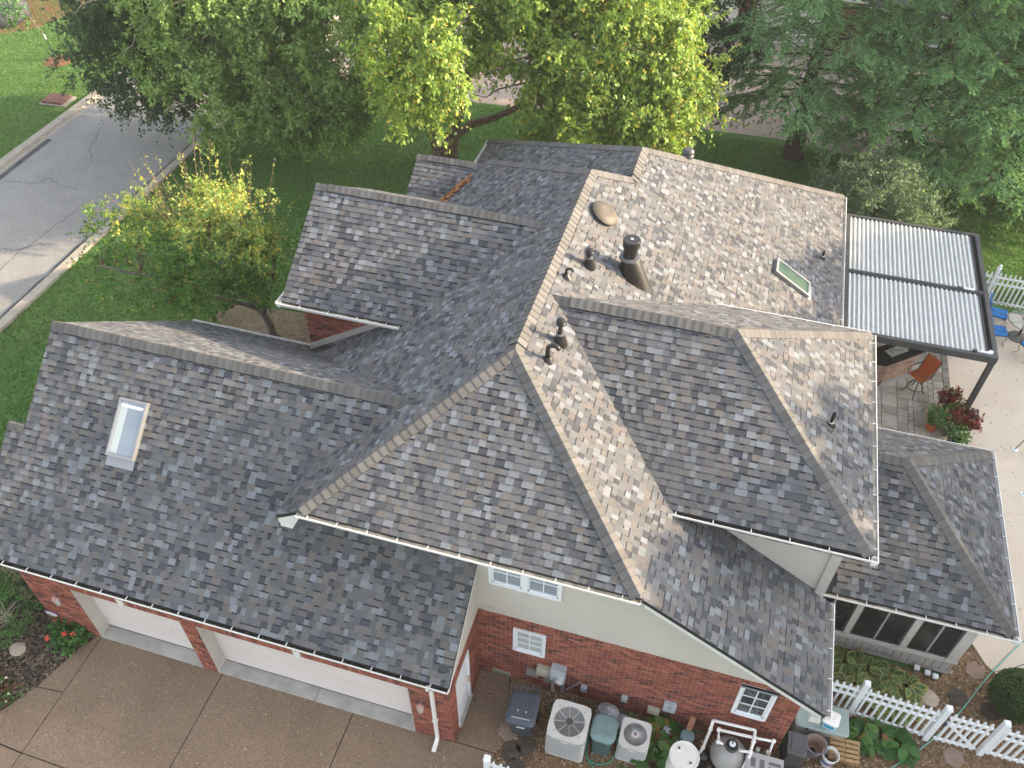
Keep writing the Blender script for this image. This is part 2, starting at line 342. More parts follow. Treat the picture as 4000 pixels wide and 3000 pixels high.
bed = sheet('mulch_bed', [(-8.93, 0.0), (-9.22, -.47), (-9.53, -1.5), (-9.97, -2.24), (-10.6, -2.76), (-14, -4.4), (-17, -4.4), (-17, 0.25), (-10.4, 0.25), (-10.4, 0.0)], -0.03, 'mulch')
walk = sheet('path', [(-16.5, 0.32), (-10.9, 0.32), (-10.9, 3.4), (-16.5, 3.4)], -0.02, 'aggregate')
sheet('front_walk', [(-12.5, 10.9), (-8.6, 9.4), (-6.3, 9.4), (-6.3, 12.3), (-9.0, 12.2), (-12.0, 12.0)], -0.03, 'aggregate')
sheet('planting_bed', [(-10.3, 8.1), (-6.2, 8.1), (-6.2, 9.35), (-8.7, 9.35), (-10.2, 10.1)], -0.035, 'mulch')
GRAVEL = [(0.86, -3), (15, -3), (15, 4.55), (12.4, 4.88), (11.62, 4.93), (11.3, 5.18), (10.95, 5.8), (10.3, 5.8), (10.3, 4.6), (7, 4.6), (7, 1.85), (0.74, 1.85), (0.86, 1.2), (0.97, 0.6), (0.93, 0.1)]
gravel = MB(); gravel.prism([(x, y, -0.01) for x, y in GRAVEL], (0, 0, -0.04)); gravel = tag(gravel.build('gravel_bed', 'gravel_bed'), kind='structure')
patio = sheet('concrete_patio', [(10.3, 5.84), (10.98, 5.84), (11.32, 5.22), (11.64, 4.97), (12.4, 4.92), (40, 4.6), (40, 19.0), (11.13, 19.0), (11.13, 9.4), (10.3, 9.4)], 0.0, 'tan_concrete', 0.08)
ribbon([(12.55, 5.75), (11.9, 5.3), (11.4, 5.05)], 0.02, 0.004).build('control_joint', 'joint', patio)
sheet('neighbour_driveway', [(-20, 28.3), (-9, 28.0), (0, 28.5), (5, 28.7), (9, 28.0), (12, 27.2), (14, 27.6), (14, 39), (-20, 39)], -0.05, 'tan_drive')
# wood and stone chips, twigs and seed litter: too many to count
def litter(name, n, area, zs, size, cols, parent=None, seed=1, m='chips', flat=0.4):
    r = np.random.default_rng(seed); pts = []
    A = area if area2(area) > 0 else area[::-1]
    xs = [p[0] for p in A]; ys = [p[1] for p in A]
    def inside(x, y):
        c = False; j = len(A)-1
        for i in range(len(A)):
            if (A[i][1] > y) != (A[j][1] > y) and x < (A[j][0]-A[i][0])*(y-A[i][1])/(A[j][1]-A[i][1]) + A[i][0]: c = not c
            j = i
        return c
    mb = MB()
    while len(mb.f) < n:
        x, y = r.uniform(min(xs), max(xs)), r.uniform(min(ys), max(ys))
        if not inside(x, y): continue
        l_ = size*r.uniform(0.5, 1.6); w = l_*r.uniform(0.25, 0.7); a = r.uniform(0, 6.28); t = r.uniform(-flat, flat); z = zs + r.uniform(0.002, 0.02)
        ca, sa = math.cos(a), math.sin(a); dz = l_*t*0.5; c = cols[r.integers(len(cols))]; k = r.uniform(0.7, 1.25)
        mb.poly([(x+ca*u*l_-sa*v*w, y+sa*u*l_+ca*v*w, z+dz*u) for u, v in ((-.5, -.5), (.5, -.35), (.45, .5), (-.55, .4))], tuple(q*k for q in c))
    return mb.build(name, m, parent, kind='stuff')
vis_gravel = [(0.9, -0.6), (7.2, 0.9), (9.0, 1.6), (12.8, 2.2), (12.8, 4.8), (11.62, 4.93), (11.3, 5.18), (10.95, 5.8), (10.45, 5.8), (10.45, 4.6), (7, 4.6), (7, 1.8), (0.9, 1.8)]
litter('stone_chips', 9000, vis_gravel, 0.0, 0.045, [(0.34, 0.23, 0.13), (0.22, 0.13, 0.07), (0.46, 0.36, 0.25), (0.13, 0.085, 0.05), (0.28, 0.17, 0.09)], gravel, 3)
litter('bark_chips', 5000, [(-8.95, 0.0), (-9.53, -1.5), (-10.0, -2.26), (-11.5, -2.8), (-11.5, 0.25), (-10.4, 0.2)], -0.02, 0.07, [(0.06, 0.045, 0.033), (0.14, 0.105, 0.075), (0.03, 0.024, 0.02), (0.09, 0.065, 0.05), (0.22, 0.17, 0.12)], bed, 4)
litter('leaf_litter', 1500, [(-10.5, -4), (0.85, -4), (0.85, 0), (0.8, 1.7), (0.05, 1.7), (0, 0), (-8.9, 0)], 0.001, 0.03, [(0.36, 0.27, 0.17), (0.42, 0.33, 0.2), (0.1, 0.07, 0.05), (0.3, 0.2, 0.12)], drive, 5, flat=0.1)
litter('needle_litter', 260, [(11.2, 6), (14, 6), (14, 18), (11.2, 18)], 0.001, 0.035, [(0.22, 0.17, 0.13), (0.16, 0.12, 0.08), (0.2, 0.17, 0.12)], patio, 6, flat=0.05)
litter('leaf_litter', 700, [(-18, 0), (-10.8, 4), (-9, 12.5), (-4, 20), (10, 22), (12, 28), (-12, 27), (-18, 20)], -0.055, 0.07, [(0.40, 0.34, 0.12), (0.25, 0.2, 0.1), (0.45, 0.42, 0.3)], bpy.data.objects['lawn'], 8, flat=0.2)
def grass_blades(name, n, area, seed, h=0.07):
    r = np.random.default_rng(seed); (x0, x1, y0, y1) = area
    P = np.stack([r.uniform(x0, x1, n), r.uniform(y0, y1, n), np.full(n, -0.06)], 1); a = r.uniform(0, 6.28, n); hh = h*r.uniform(.5, 1.5, n); w = 0.012+0.014*r.random(n)
    d = np.stack([np.cos(a), np.sin(a), np.zeros(n)], 1); lean = r.normal(0, .6, (n, 2))*hh[:, None]
    tip = P.copy(); tip[:, :2] += lean; tip[:, 2] += hh
    V = np.empty((n*3, 3)); V[0::3] = P-d*w[:, None]; V[1::3] = P+d*w[:, None]; V[2::3] = tip
    me = bpy.data.meshes.new(name); me.vertices.add(n*3); me.vertices.foreach_set('co', V.ravel()); me.loops.add(n*3); me.loops.foreach_set('vertex_index', np.arange(n*3))
    me.polygons.add(n); me.polygons.foreach_set('loop_start', np.arange(n)*3); me.polygons.foreach_set('loop_total', np.full(n, 3))
    k = r.uniform(.6, 1.35, n); yl = r.random(n) < .12; C = np.ones((n, 4)); C[:, :3] = np.where(yl[:, None], (.16, .17, .05), (.105, .215, .058))*k[:, None]
    at = me.attributes.new('Col', 'FLOAT_COLOR', 'FACE'); at.data.foreach_set('color', C.ravel()); me.materials.append(MATS['leaf']); me.update(calc_edges=True)
    o = bpy.data.objects.new(name, me); link(o, bpy.data.objects['lawn']); o['kind'] = 'stuff'; return o
grass_blades('grass', 95000, (-18.6, -6.4, 3.5, 28), 41)
grass_blades('grass', 75000, (-6.4, 11.5, 17.5, 28.2), 42)
grass_blades('grass', 42000, (11.5, 19, 19.5, 30), 43)
grass_blades('grass', 70000, (-38, -25.9, 14, 36), 44)
# ---------------------------------------------------------------- the house: roofs
house = thing('house', 'brick and beige siding house with sprawling grey shingle roofs and attached garage', 'house')
XR, YA, YB, ZR, P_ = -0.058, 4.702, 11.485, 7.458, 0.626
PL, PF, YF, DD, KB, YC2 = 0.624, 0.611, 1.316, 0.909, 0.925, 13.916
X2 = XR+DD; Y12 = YB+KB*DD; XRE = 7.03; YCC = YC2 + KB*(XRE-X2); Z2 = ZR-P_*DD
XCR = PF/P_*(YA-YF); XCL = PF/PL*(YA-YF); XLE = -3.914
GY, GZ, GP, GYE, GXL, GXR, GYB = 3.882, 6.255, 0.82, -0.149, -10.408, 0.063, 7.952
EY, EZ, EX0, EX1, EXE, EYF = 6.713, 7.282, 0.223, 4.016, 7.225, 3.49
EYB = 2*EY-EYF; EZE = EZ-P_*(EY-EYF)
SYF, SYB, SXE, SZE, SPI = 4.338, 9.5, 10.813, 2.638, 0.689
SH = (SYB-SYF)/2; SY = SYF+SH; SX1 = SXE-SH; SZ = SZE+SPI*SH
CY, CZ, CX0, CYF, CZE = 9.526, 7.056, -6.612, 6.929, 5.357
CP = (CZ-CZE)/(CY-CYF)
DY_, DZ_, DX0, DP = 14.733, 5.071, -6.044, 0.62
def plane_front(y0, z0, p): return (0.0, p, z0-p*y0)      # falls towards -Y
def plane_back(y0, z0, p): return (0.0, -p, z0+p*y0)
def plane_right(x0, z0, p): return (-p, 0.0, z0+p*x0)     # falls towards +X
def plane_left(x0, z0, p): return (p, 0.0, z0-p*x0)
PR = plane_right(XR, ZR, P_); PLf = plane_left(XR, ZR, PL); PFr = plane_front(YA, ZR, PF)
PL2 = plane_left(X2, Z2, 0.62); PB1 = plane_back(YB, ZR, P_/KB); PB2 = plane_back(YC2, Z2, P_/KB)
PGF = plane_front(GY, GZ, GP); PGB = plane_back(GY, GZ, GP)
PEF = plane_front(EY, EZ, P_); PEB = plane_back(EY, EZ, P_); PER = plane_right(EX1, EZ, P_)
PSF = plane_front(SY, SZ, SPI); PSB = plane_back(SY, SZ, SPI); PSR = plane_right(SX1, SZ, SPI)
PCF = plane_front(CY, CZ, CP); PCB = plane_back(CY, CZ, CP); PDF = plane_front(DY_, DZ_, DP); PDB = plane_back(DY_, DZ_, DP)
x2e = -5.25
ROOFS = [
 ('main_roof', PFr, [[(XR, YA), (XR-XCL, YF), (XR+XCR, YF)]]),
 ('main_roof', PR, [[(XR, YA), (XR+XCR, YF), (XRE, YF), (XRE, 3.8)], [(XR, YA), (6.75, 3.8358), (6.75, 9.4), (XR, 9.4)],
                    [(XR, 9.4), (XRE, 9.4), (XRE, Y12), (X2, Y12), (XR, YB)], [(X2, Y12), (XRE, Y12), (XRE, YCC), (X2, YC2)]]),
 ('main_roof', PLf, [[(XR, YA), (XR, 7.2), (XLE, 7.2), (XLE, YF), (XR-XCL, YF)], [(XLE, 2.45), (XLE, 7.2), (-7.2, 7.2), (-7.2, 3.9)], [(XR, 7.2), (XR, YB), (-3.88, 15.02), (-6.1, 14.6), (-6.1, 7.2)]]),
 ('main_roof', PL2, [[(X2, Y12), (X2, YC2), (x2e, YC2+KB*(X2-x2e)), (x2e, Y12)]]),
 ('main_roof', PB1, [[(XR, YB), (X2, Y12), (X2, 14.2), (-3.88, 15.02)]]),
 ('main_roof', PB2, [[(X2, YC2), (XRE, YCC), (x2e, YC2+KB*(X2-x2e))]]),
 ('garage_roof', PGF, [[(GXL, GYE), (GXR, GYE), (GXR, GY), (GXL, GY)], [(GXL-0.42, GYE), (GXL, GYE), (GXL, 2.08), (GXL-0.42, 2.08)]]),
 ('garage_roof', PGB, [[(GXL, GY), (-1.0, GY), (-1.0, 7.2), (GXL, 7.2)], [(GXL, 7.2), (-6.3, 7.2), (-6.3, GYB), (GXL, GYB)]]),
 ('wing_roof', PEF, [[(0.1, EY), (3.2, EYF), (EXE, EYF), (EX1, EY)]]),
 ('wing_roof', PEB, [[(0.1, EY), (EX1, EY), (EXE, EYB), (3.3, EYB)]]),
 ('wing_roof', PER, [[(EX1, EY), (EXE, EYF), (EXE, EYB)]]),
 ('sunroom_roof', PSF, [[(6.8, SYF), (SXE, SYF), (SX1, SY), (6.8, SY)]]),
 ('sunroom_roof', PSB, [[(6.8, SY), (SX1, SY), (SXE, SYB), (6.8, SYB)]]),
 ('sunroom_roof', PSR, [[(SX1, SY), (SXE, SYF), (SXE, SYB)]]),
 ('gable_roof', PCF, [[(CX0, CYF), (-3.3, CYF), (-0.6, CY), (CX0, CY)]]),
 ('gable_roof', PCB, [[(CX0, CY), (-0.6, CY), (-3.3, 2*CY-CYF), (CX0, 2*CY-CYF)]]),
 ('porch_roof', PDF, [[(DX0, 12.0), (-3.2, 12.0), (-3.2, DY_), (DX0, DY_)]]),
 ('porch_roof', PDB, [[(DX0, DY_), (-3.5, DY_), (-3.5, 17.2), (DX0, 17.2)]]),
]
for i, r in enumerate(ROOFS): ROOFS[i] = (r[0], r[1], [q if area2(q) > 0 else q[::-1] for q in r[2]])
def pin(x, y, poly, eps=0.0):
    for i in range(len(poly)):
        a = poly[i]; b = poly[(i+1) % len(poly)]
        if (b[0]-a[0])*(y-a[1]) - (b[1]-a[1])*(x-a[0]) < -eps: return False
    return True
def zpl(pl, x, y): return pl[0]*x + pl[1]*y + pl[2]
def roof_height(x, y, skip=None):
    h = -9
    for i, (n_, pl, polys) in enumerate(ROOFS):
        if i != skip and any(pin(x, y, q) for q in polys): h = max(h, zpl(pl, x, y))
    return h
roof_part = {}
for nm in ('main_roof', 'garage_roof', 'wing_roof', 'sunroom_roof', 'gable_roof', 'porch_roof'):
    mb = MB()
    for n_, pl, polys in ROOFS:
        if n_ == nm:
            for q in polys: mb.prism([(x, y, zpl(pl, x, y)-0.012) for x, y in q], (0, 0, -0.09))
    roof_part[nm] = mb.build(nm, 'deck', house)
tag(roof_part['sunroom_roof'], 'low hipped shingle roof over the sunroom'); tag(roof_part['porch_roof'], 'small shingle gable roof behind with leaves in its valley')
PAL = [((0.119, 0.119, 0.124), 34), ((0.132, 0.121, 0.115), 20), ((0.178, 0.189, 0.203), 15), ((0.152, 0.150, 0.150), 9), ((0.064, 0.067, 0.075), 13), ((0.098, 0.102, 0.110), 14)]
PALC = [c for c, w in PAL]; PALW = [w for c, w in PAL]
EXPO = 0.1435
TABS = []          # (pixel area, roof, verts, faces, colours)
def lay_shingles():
    for ri, (nm, pl, polys) in enumerate(ROOFS):
        g = Vector((pl[0], pl[1])); p = g.length; gh = g/p; uh = Vector((gh.y, -gh.x)); k = math.sqrt(1+p*p)
        N = Vector((-pl[0], -pl[1], 1)).normalized()
        conv = []
        for q in polys:
            c = [(Vector(a).dot(uh), Vector(a).dot(gh)) for a in q]
            conv.append(c if area2(c) > 0 else c[::-1])
        allp = [a for c in conv for a in c]
        t0 = min(a[0] for a in allp); t1 = max(a[0] for a in allp); s0 = min(a[1] for a in allp); s1 = max(a[1] for a in allp)
        de = EXPO/k; row = 0; s = s0-0.012
        while s < s1:
            t = t0 - random.uniform(0, 0.3); tooth = random.random() < 0.5; last = None
            while t < t1:
                w = random.choice((0.10, 0.12, 0.14, 0.16, 0.18, 0.22)) if tooth else random.choice((0.08, 0.10, 0.12, 0.14, 0.16, 0.19))
                w *= random.uniform(0.88, 1.12)
                c = random.choices(PALC, PALW)[0]; c = random.choices(PALC, PALW)[0] if c == last else c; last = c
                if not tooth and random.random() < 0.45: c = random.choices(PALC, [26, 16, 3, 3, 26, 20])[0]
                kk = random.uniform(0.88, 1.12); c = (c[0]*kk*random.uniform(.97, 1.03), c[1]*kk, c[2]*kk*random.uniform(.97, 1.03))
                mid = (uh*(t+w/2) + gh*(s+de/2))
                zz = zpl(pl, mid.x, mid.y)
                skip = roof_height(mid.x, mid.y, ri) > zz + 0.16 and roof_height(mid.x, mid.y-0.6, ri) > zz + 0.16
                if not skip:
                    hb = 0.016 if tooth else 0.009
                    for cv in conv:
                        pol = clip([(t, s), (t+w, s), (t+w, s+de), (t, s+de)], cv)
                        if not pol: continue
                        V = []; F = []; C = []
                        def pt(a, h):
                            xy = uh*a[0] + gh*a[1]; f = (a[1]-s)/de
                            q = Vector((xy.x, xy.y, zpl(pl, xy.x, xy.y))) + N*(h if h < 0 else (hb*(1-f) + 0.0015*f)); return tuple(q)
                        n = len(pol)
                        V = [pt(a, 1) for a in pol] + [pt(a, -0.004) for a in pol]
                        band = (not tooth) and random.random() < 0.8
                        F.append(list(range(n))); C.append(c)
                        dk = (c[0]*0.5, c[1]*0.5, c[2]*0.5)
                        for i in range(n):
                            j = (i+1) % n
                            if pol[i][1] > s+de*0.99 and pol[j][1] > s+de*0.99: continue
                            F.append([j, i, n+i, n+j]); C.append(dk)
                        if band:
                            pb = clip([(t+0.002, s+de*0.76), (t+w-0.002, s+de*0.76), (t+w-0.002, s+de*0.998), (t+0.002, s+de*0.998)], cv)
                            if pb:
                                b0 = len(V); V += [tuple(Vector(pt(a, 1)) + N*0.0012) for a in pb]; F.append(list(range(b0, b0+len(pb)))); C.append((0.034, 0.036, 0.041))
                        TABS.append((px_area(V[:n]), nm, V, F, C))
                t += w; tooth = not tooth if random.random() < 0.8 else tooth
            s += de; row += 1
lay_shingles()
def emit(pieces, name, stuffname, matname, parents, limit=300, smooth=False):
    order = sorted(range(len(pieces)), key=lambda i: -pieces[i][0]); top = set(order[:limit]); groups = {}
    for i, (a, nm, V, F, C) in enumerate(pieces):
        if i in top:
            mb = MB(); mb.v = V; mb.f = [tuple(f) for f in F]; mb.c = C; mb.m = [0]*len(F); mb.build(name, matname, parents[nm])
        else:
            mb = groups.setdefault(nm, MB()); b = len(mb.v); mb.v += V; mb.f += [tuple(b+k for k in f) for f in F]; mb.c += C; mb.m += [0]*len(F)
    for nm, mb in groups.items(): mb.build(stuffname, matname, parents[nm], kind='stuff')
emit(TABS, 'shingle', 'shingles', 'shingle', roof_part)
# ridge and hip caps
CAPS = []
def caps(nm, p0, p1, w1, w2, vent=False, sp=0.17, w=0.172, end0=0.0, end1=0.0, ci=0):
    """saddle shingles laid from p0 to p1; w1/w2 are unit vectors running down each slope"""
    p0, p1, w1, w2 = Vector(p0), Vector(p1), Vector(w1).normalized(), Vector(w2).normalized()
    d = (p1-p0); L = d.length; d.normalize(); up = -(w1+w2).normalized()
    if up.z < 0: up = -up
    n = max(1, int(L/sp)); sp = L/n
    for i in range(n):
        h0 = 0.022 + (0.022 if vent and end0 <= i*sp <= L-end1-sp else 0)
        q = p0 + d*(i*sp); V = []; F = []; C = []
        kk = random.uniform(0.84, 1.14); c = (0.134*kk, 0.127*kk, 0.121*kk)
        ww = w*random.uniform(0.97, 1.03)
        sec = [w1*ww, w1*ww*0.55+up*0.013, w1*ww*0.2+up*0.024, up*0.029, w2*ww*0.2+up*0.024, w2*ww*0.55+up*0.013, w2*ww]
        for s_, hh in ((-0.004, 0.008), (sp*0.16, 0.0065), (sp*1.03, -0.003)):
            for a in sec: V.append(tuple(q + d*s_ + a + up*(h0+hh)))
        m = len(sec); base = len(V)
        for a in sec: V.append(tuple(q + d*(-0.004) + a + up*(h0-0.006)))
        for k in range(m-1):
            F.append([k, k+1, m+k+1, m+k][::-1]); C.append((c[0]*0.82, c[1]*0.83, c[2]*0.85))
            F.append([m+k, m+k+1, 2*m+k+1, 2*m+k][::-1]); C.append(c)
            F.append([base+k, base+k+1, k+1, k][::-1]); C.append((c[0]*.4, c[1]*.4, c[2]*.4))
        for k in (0, m-1):
            b0 = len(V); V += [tuple(q + d*s_ + sec[k] + up*(h0-0.045)) for s_ in (-0.004, sp*1.03)]
            F.append([k, b0, b0+1, 2*m+k] if k else [b0, k, 2*m+k, b0+1]); C.append((0.03, 0.03, 0.032) if h0 > .03 else (c[0]*.4, c[1]*.4, c[2]*.4))
        CAPS.append((px_area([V[0], V[m-1], V[3*m-1], V[2*m]]), nm, V, F, C))
    if vent:
        mb = MB(); a, b = p0+d*end0, p1-d*end1
        for w_ in (w1, w2): mb.obox(a+up*0.004, b-a, w_*0.14, up*0.026)
        mb.build('ridge_vent', 'vent_plastic', roof_part[nm])
dn = lambda pl: Vector((-pl[0], -pl[1], -(pl[0]**2+pl[1]**2)))     # straight down a slope
def down_at(pl, d):                                                 # across the hip, in the plane, pointing away
    d = Vector(d).normalized(); g = Vector((-pl[0], -pl[1], -(pl[0]**2+pl[1]**2))); return (g - d*g.dot(d)).normalized()
def hipcap(nm, a, b, pl1, pl2, **k):
    d = Vector(b)-Vector(a); caps(nm, a, b, down_at(pl1, d), down_at(pl2, d), **k)
A_ = Vector((XR, YA, ZR)); B_ = Vector((XR, YB, ZR))
caps('main_roof', A_, B_, dn(PLf), dn(PR), vent=True, end0=0.15, end1=0.35, w=0.205)
hipcap('main_roof', (XR+XCR-.03, YF+.03, zpl(PR, XR+XCR-.03, YF)), A_, PFr, PR)
hipcap('main_roof', (XR-XCL+.03, YF+.03, zpl(PLf, XR-XCL+.03, YF)), A_, PLf, PFr)
hipcap('main_roof', (X2, Y12, Z2), B_, PR, PB1)
hipcap('main_roof', (-3.8, 14.95, zpl(PLf, -3.8, 0)), B_, PB1, PLf)
caps('main_roof', (X2, Y12, Z2), (X2, YC2, Z2), dn(PL2), dn(PR), vent=True, end0=0.12, end1=0.2, w=0.2)
hipcap('main_roof', (XRE-.02, YCC-.02, zpl(PR, XRE-.02, 0)), (X2, YC2, Z2), PR, PB2)
hipcap('main_roof', (x2e, YC2+KB*(X2-x2e), zpl(PL2, x2e, 0)), (X2, YC2, Z2), PB2, PL2)
caps('garage_roof', (GXL, GY, GZ), (-1.86, GY, GZ), dn(PGF), dn(PGB), vent=True, end0=0.3, end1=0.35, w=0.2)
caps('gable_roof', (CX0, CY, CZ), (-0.6, CY, CZ), dn(PCF), dn(PCB), vent=True, end0=0.25, end1=0.5, w=0.165)
caps('porch_roof', (DX0, DY_, DZ_), (-3.75, DY_, DZ_), dn(PDF), dn(PDB), vent=True, end0=0.2, end1=0.4)
caps('wing_roof', (EX0-.15, EY, EZ), (EX1, EY, EZ), dn(PEF), dn(PEB), vent=True, end0=0.5, end1=0.4, w=0.2)
hipcap('wing_roof', (EXE-.03, EYF+.03, EZE), (EX1, EY, EZ), PEF, PER)
hipcap('wing_roof', (EXE-.03, EYB-.03, EZE), (EX1, EY, EZ), PER, PEB)
caps('sunroom_roof', (6.85, SY, SZ), (SX1, SY, SZ), dn(PSF), dn(PSB))
hipcap('sunroom_roof', (SXE-.03, SYF+.03, SZE), (SX1, SY, SZ), PSF, PSR)
hipcap('sunroom_roof', (SXE-.03, SYB-.03, SZE), (SX1, SY, SZ), PSR, PSB)
caps('garage_roof', (GXL-.40, 2.06, zpl(PGF, 0, 2.06)), (GXL, 2.06, zpl(PGF, 0, 2.06)), dn(PGF), Vector((0, 1, -.5)), w=0.13)
emit(CAPS, 'ridge_cap', 'ridge_caps', 'cap', roof_part)

# ---------------------------------------------------------------- fascia, soffit, gutters
def beam(name, p0, p1, h, t, m='trim', parent=house, down=True):
    """board from p0 to p1 hanging h below the line, t thick towards the second horizontal direction"""
    p0, p1 = Vector(p0), Vector(p1); d = (p1-p0).normalized(); n = Vector((-d.y, d.x, 0)).normalized()
    mb = MB(); mb.obox(p0, p1-p0, n*t, (0, 0, -h)); return mb.build(name, m, parent)
def gutter(p0, p1, out, straps=0.61, fill=0.055, parent=house, first=0.3, dirt='gutter_dirt'):
    p0, p1, out = Vector(p0), Vector(p1), Vector(out).normalized(); d = p1-p0; L = d.length; dh = d.normalized(); Z = Vector((0, 0, 1)); mb = MB()
    prof = [(0.0, 0.0), (0.0, -0.115), (0.075, -0.115), (0.085, -0.075), (0.12, -0.05), (0.125, 0.0), (0.125, 0.006), (0.108, 0.006), (0.106, -0.045), (0.074, -0.07), (0.066, -0.105), (0.008, -0.105), (0.008, 0.0)]
    pts = [p0 + out*a + Z*b for a, b in prof]; n = len(pts); b0 = len(mb.v)
    mb.v += [tuple(p) for p in pts] + [tuple(p+d) for p in pts]
    flip = out.cross(Z).dot(dh) > 0
    for i in range(n):
        j = (i+1) % n; q = [i, j, n+j, n+i]; mb.face([b0+k for k in (q[::-1] if flip else q)])
    for e in (p0, p1-dh*0.004): mb.prism([e, e+out*0.125, e+out*0.12-Z*0.05, e+out*0.075-Z*0.115, e-Z*0.115], dh*0.004)
    o = mb.build('gutter', 'gutter', parent)
    db = MB(); N_ = max(4, int(L/0.12)); q0 = None
    for i in range(N_):
        a, b = i/N_, (i+1)/N_; z0 = -fill-0.03*random.random()
        if q0 is None: q0 = z0
        db.poly([p0+d*a+out*0.009+Z*q0, p0+d*b+out*0.009+Z*z0, p0+d*b+out*0.104+Z*z0, p0+d*a+out*0.104+Z*q0]); q0 = z0
    db.build('debris', dirt, o)
    x = first
    while x < L:
        sb = MB(); sb.obox(p0+dh*x-Z*0.004+out*0.0, dh*0.016, out*0.118, Z*0.010); sb.build('strap', 'gutter', o); x += straps
    return o
ZFE = zpl(PFr, 0, YF)
# front of the tall block
beam('fascia', (XR-XCL, YF+.03, ZFE-.045), (XR+XCR, YF+.03, ZFE-.045), 0.19, 0.03)
gutter((XR-XCL-.02, YF+.018, ZFE-.03), (XR+XCR+.02, YF+.018, ZFE-.03), (0, -1, 0), first=0.22, fill=0.02)
MB().box(XR-XCL-.25, XR+XCR, YF+.06, 1.8, ZFE-.25, ZFE-.235).build('soffit', 'trim', house)
# rake boards of the two long slopes
def rake(x0, x1, pl, y, h=0.2, t=0.03, m='trim', dz=-0.03):
    mb = MB(); a, b = zpl(pl, x0, y)+dz, zpl(pl, x1, y)+dz; mb.prism([(x0, y, a), (x1, y, b), (x1, y, b-h), (x0, y, a-h)], (0, t, 0)); return mb.build('rake_board', m, house)
rake(XR+XCR+.1, XRE-.02, PR, YF+.02, 0.21); rake(XR-XCL-.02, XLE+.01, PLf, YF+.015, 0.22)
MB().prism([(XR-XCL-.05, YF+.05, ZFE-.28), (XLE, YF+.05, zpl(PLf, XLE, 0)-.24), (XLE, YF+.05, zpl(PLf, XLE, 0)-.42), (XLE+.25, YF+.05, zpl(PLf, XLE, 0)-.42)], (0, 0.4, 0)).build('eave_return', 'trim', house)
mb = MB(); mb.prism([(XR+XCR+.1, YF+.06, zpl(PR, XR+XCR+.1, 0)-.24), (XRE-.05, YF+.06, zpl(PR, XRE-.05, 0)-.24), (XRE-.05, YF+.06, zpl(PR, XRE-.05, 0)-.25), (XR+XCR+.1, YF+.06, zpl(PR, XR+XCR+.1, 0)-.25)], (0, 0.42, 0)); mb.build('soffit', 'trim', house)
zr = zpl(PR, XRE, 0)
beam('fascia', (XRE-.02, YF+.02, zr-.03), (XRE-.02, 3.78, zr-.03), 0.19, 0.03); beam('fascia', (XRE-.02, 9.95, zr-.03), (XRE-.02, YCC, zr-.03), 0.19, 0.03)
gutter((XRE-.012, YF-.0, zr-.02), (XRE-.012, 3.82, zr-.02), (1, 0, 0), straps=0.66, first=0.12, fill=0.07); gutter((XRE-.012, 9.9, zr-.02), (XRE-.012, YCC, zr-.02), (1, 0, 0), first=0.2)
MB().box(XRE-.22, XRE-.02, YF+.02, YF+.26, zr-.42, zr-.2).build('eave_return', 'trim', house)
beam('fascia', (XLE+.02, YF+.02, zpl(PLf, XLE, 0)-.03), (XLE+.02, 2.5, zpl(PLf, XLE, 0)-.03), 0.18, -0.03)
# garage
ZGE = zpl(PGF, 0, GYE)
gutter((GXL-.42, GYE+.02, ZGE-.02), (GXR, GYE+.02, ZGE-.02), (0, -1, 0), first=0.15, fill=0.075, dirt='debris')
beam('fascia', (GXL-.42, GYE+.05, ZGE-.03), (GXR-.01, GYE+.05, ZGE-.03), 0.19, 0.03)
MB().box(GXL-.3, GXR-.02, GYE+.08, 0.0, ZGE-.22, ZGE-.205).build('soffit', 'trim', house)
def rake_y(x, y0, y1, pl, h=0.2, t=-0.03, m='trim'):
    mb = MB(); a, b = zpl(pl, x, y0)-.03, zpl(pl, x, y1)-.03; mb.prism([(x, y0, a), (x, y1, b), (x, y1, b-h), (x, y0, a-h)], (t, 0, 0)); return mb.build('rake_board', m, house)
rake_y(GXR-.005, GYE+.02, 1.79, PGF, 0.23, -0.05); rake_y(GXL+.005, GYE, GY, PGF, 0.2, 0.03); rake_y(GXL+.005, GY, GYB, PGB, 0.2, 0.03)
ZGB = zpl(PGB, 0, GYB)
gutter((GXL, GYB-.02, ZGB-.02), (-6.3, GYB-.02, ZGB-.02), (0, 1, 0)); beam('fascia', (GXL, GYB-.05, ZGB-.03), (-6.3, GYB-.05, ZGB-.03), 0.19, -0.03)
# wing
gutter((3.38, EYF+.02, EZE-.02), (EXE+.1, EYF+.02, EZE-.02), (0, -1, 0), straps=0.72, fill=0.075, first=0.18, dirt='debris'); gutter((EXE-.012, EYF-.11, EZE-.02), (EXE-.012, EYB, EZE-.02), (1, 0, 0), straps=0.66, fill=0.02)
gutter((3.6, EYB-.02, EZE-.02), (EXE, EYB-.02, EZE-.02), (0, 1, 0))
beam('fascia', (3.4, EYF+.05, EZE-.03), (EXE-.02, EYF+.05, EZE-.03), 0.2, 0.03); beam('fascia', (EXE-.05, EYF+.05, EZE-.03), (EXE-.05, EYB-.05, EZE-.03), 0.2, 0.03)
MB().box(3.6, EXE-.06, EYF+.08, 3.86, EZE-.24, EZE-.225).box(6.84, EXE-.06, 3.86, EYB-.1, EZE-.24, EZE-.225).build('soffit', 'trim', house)
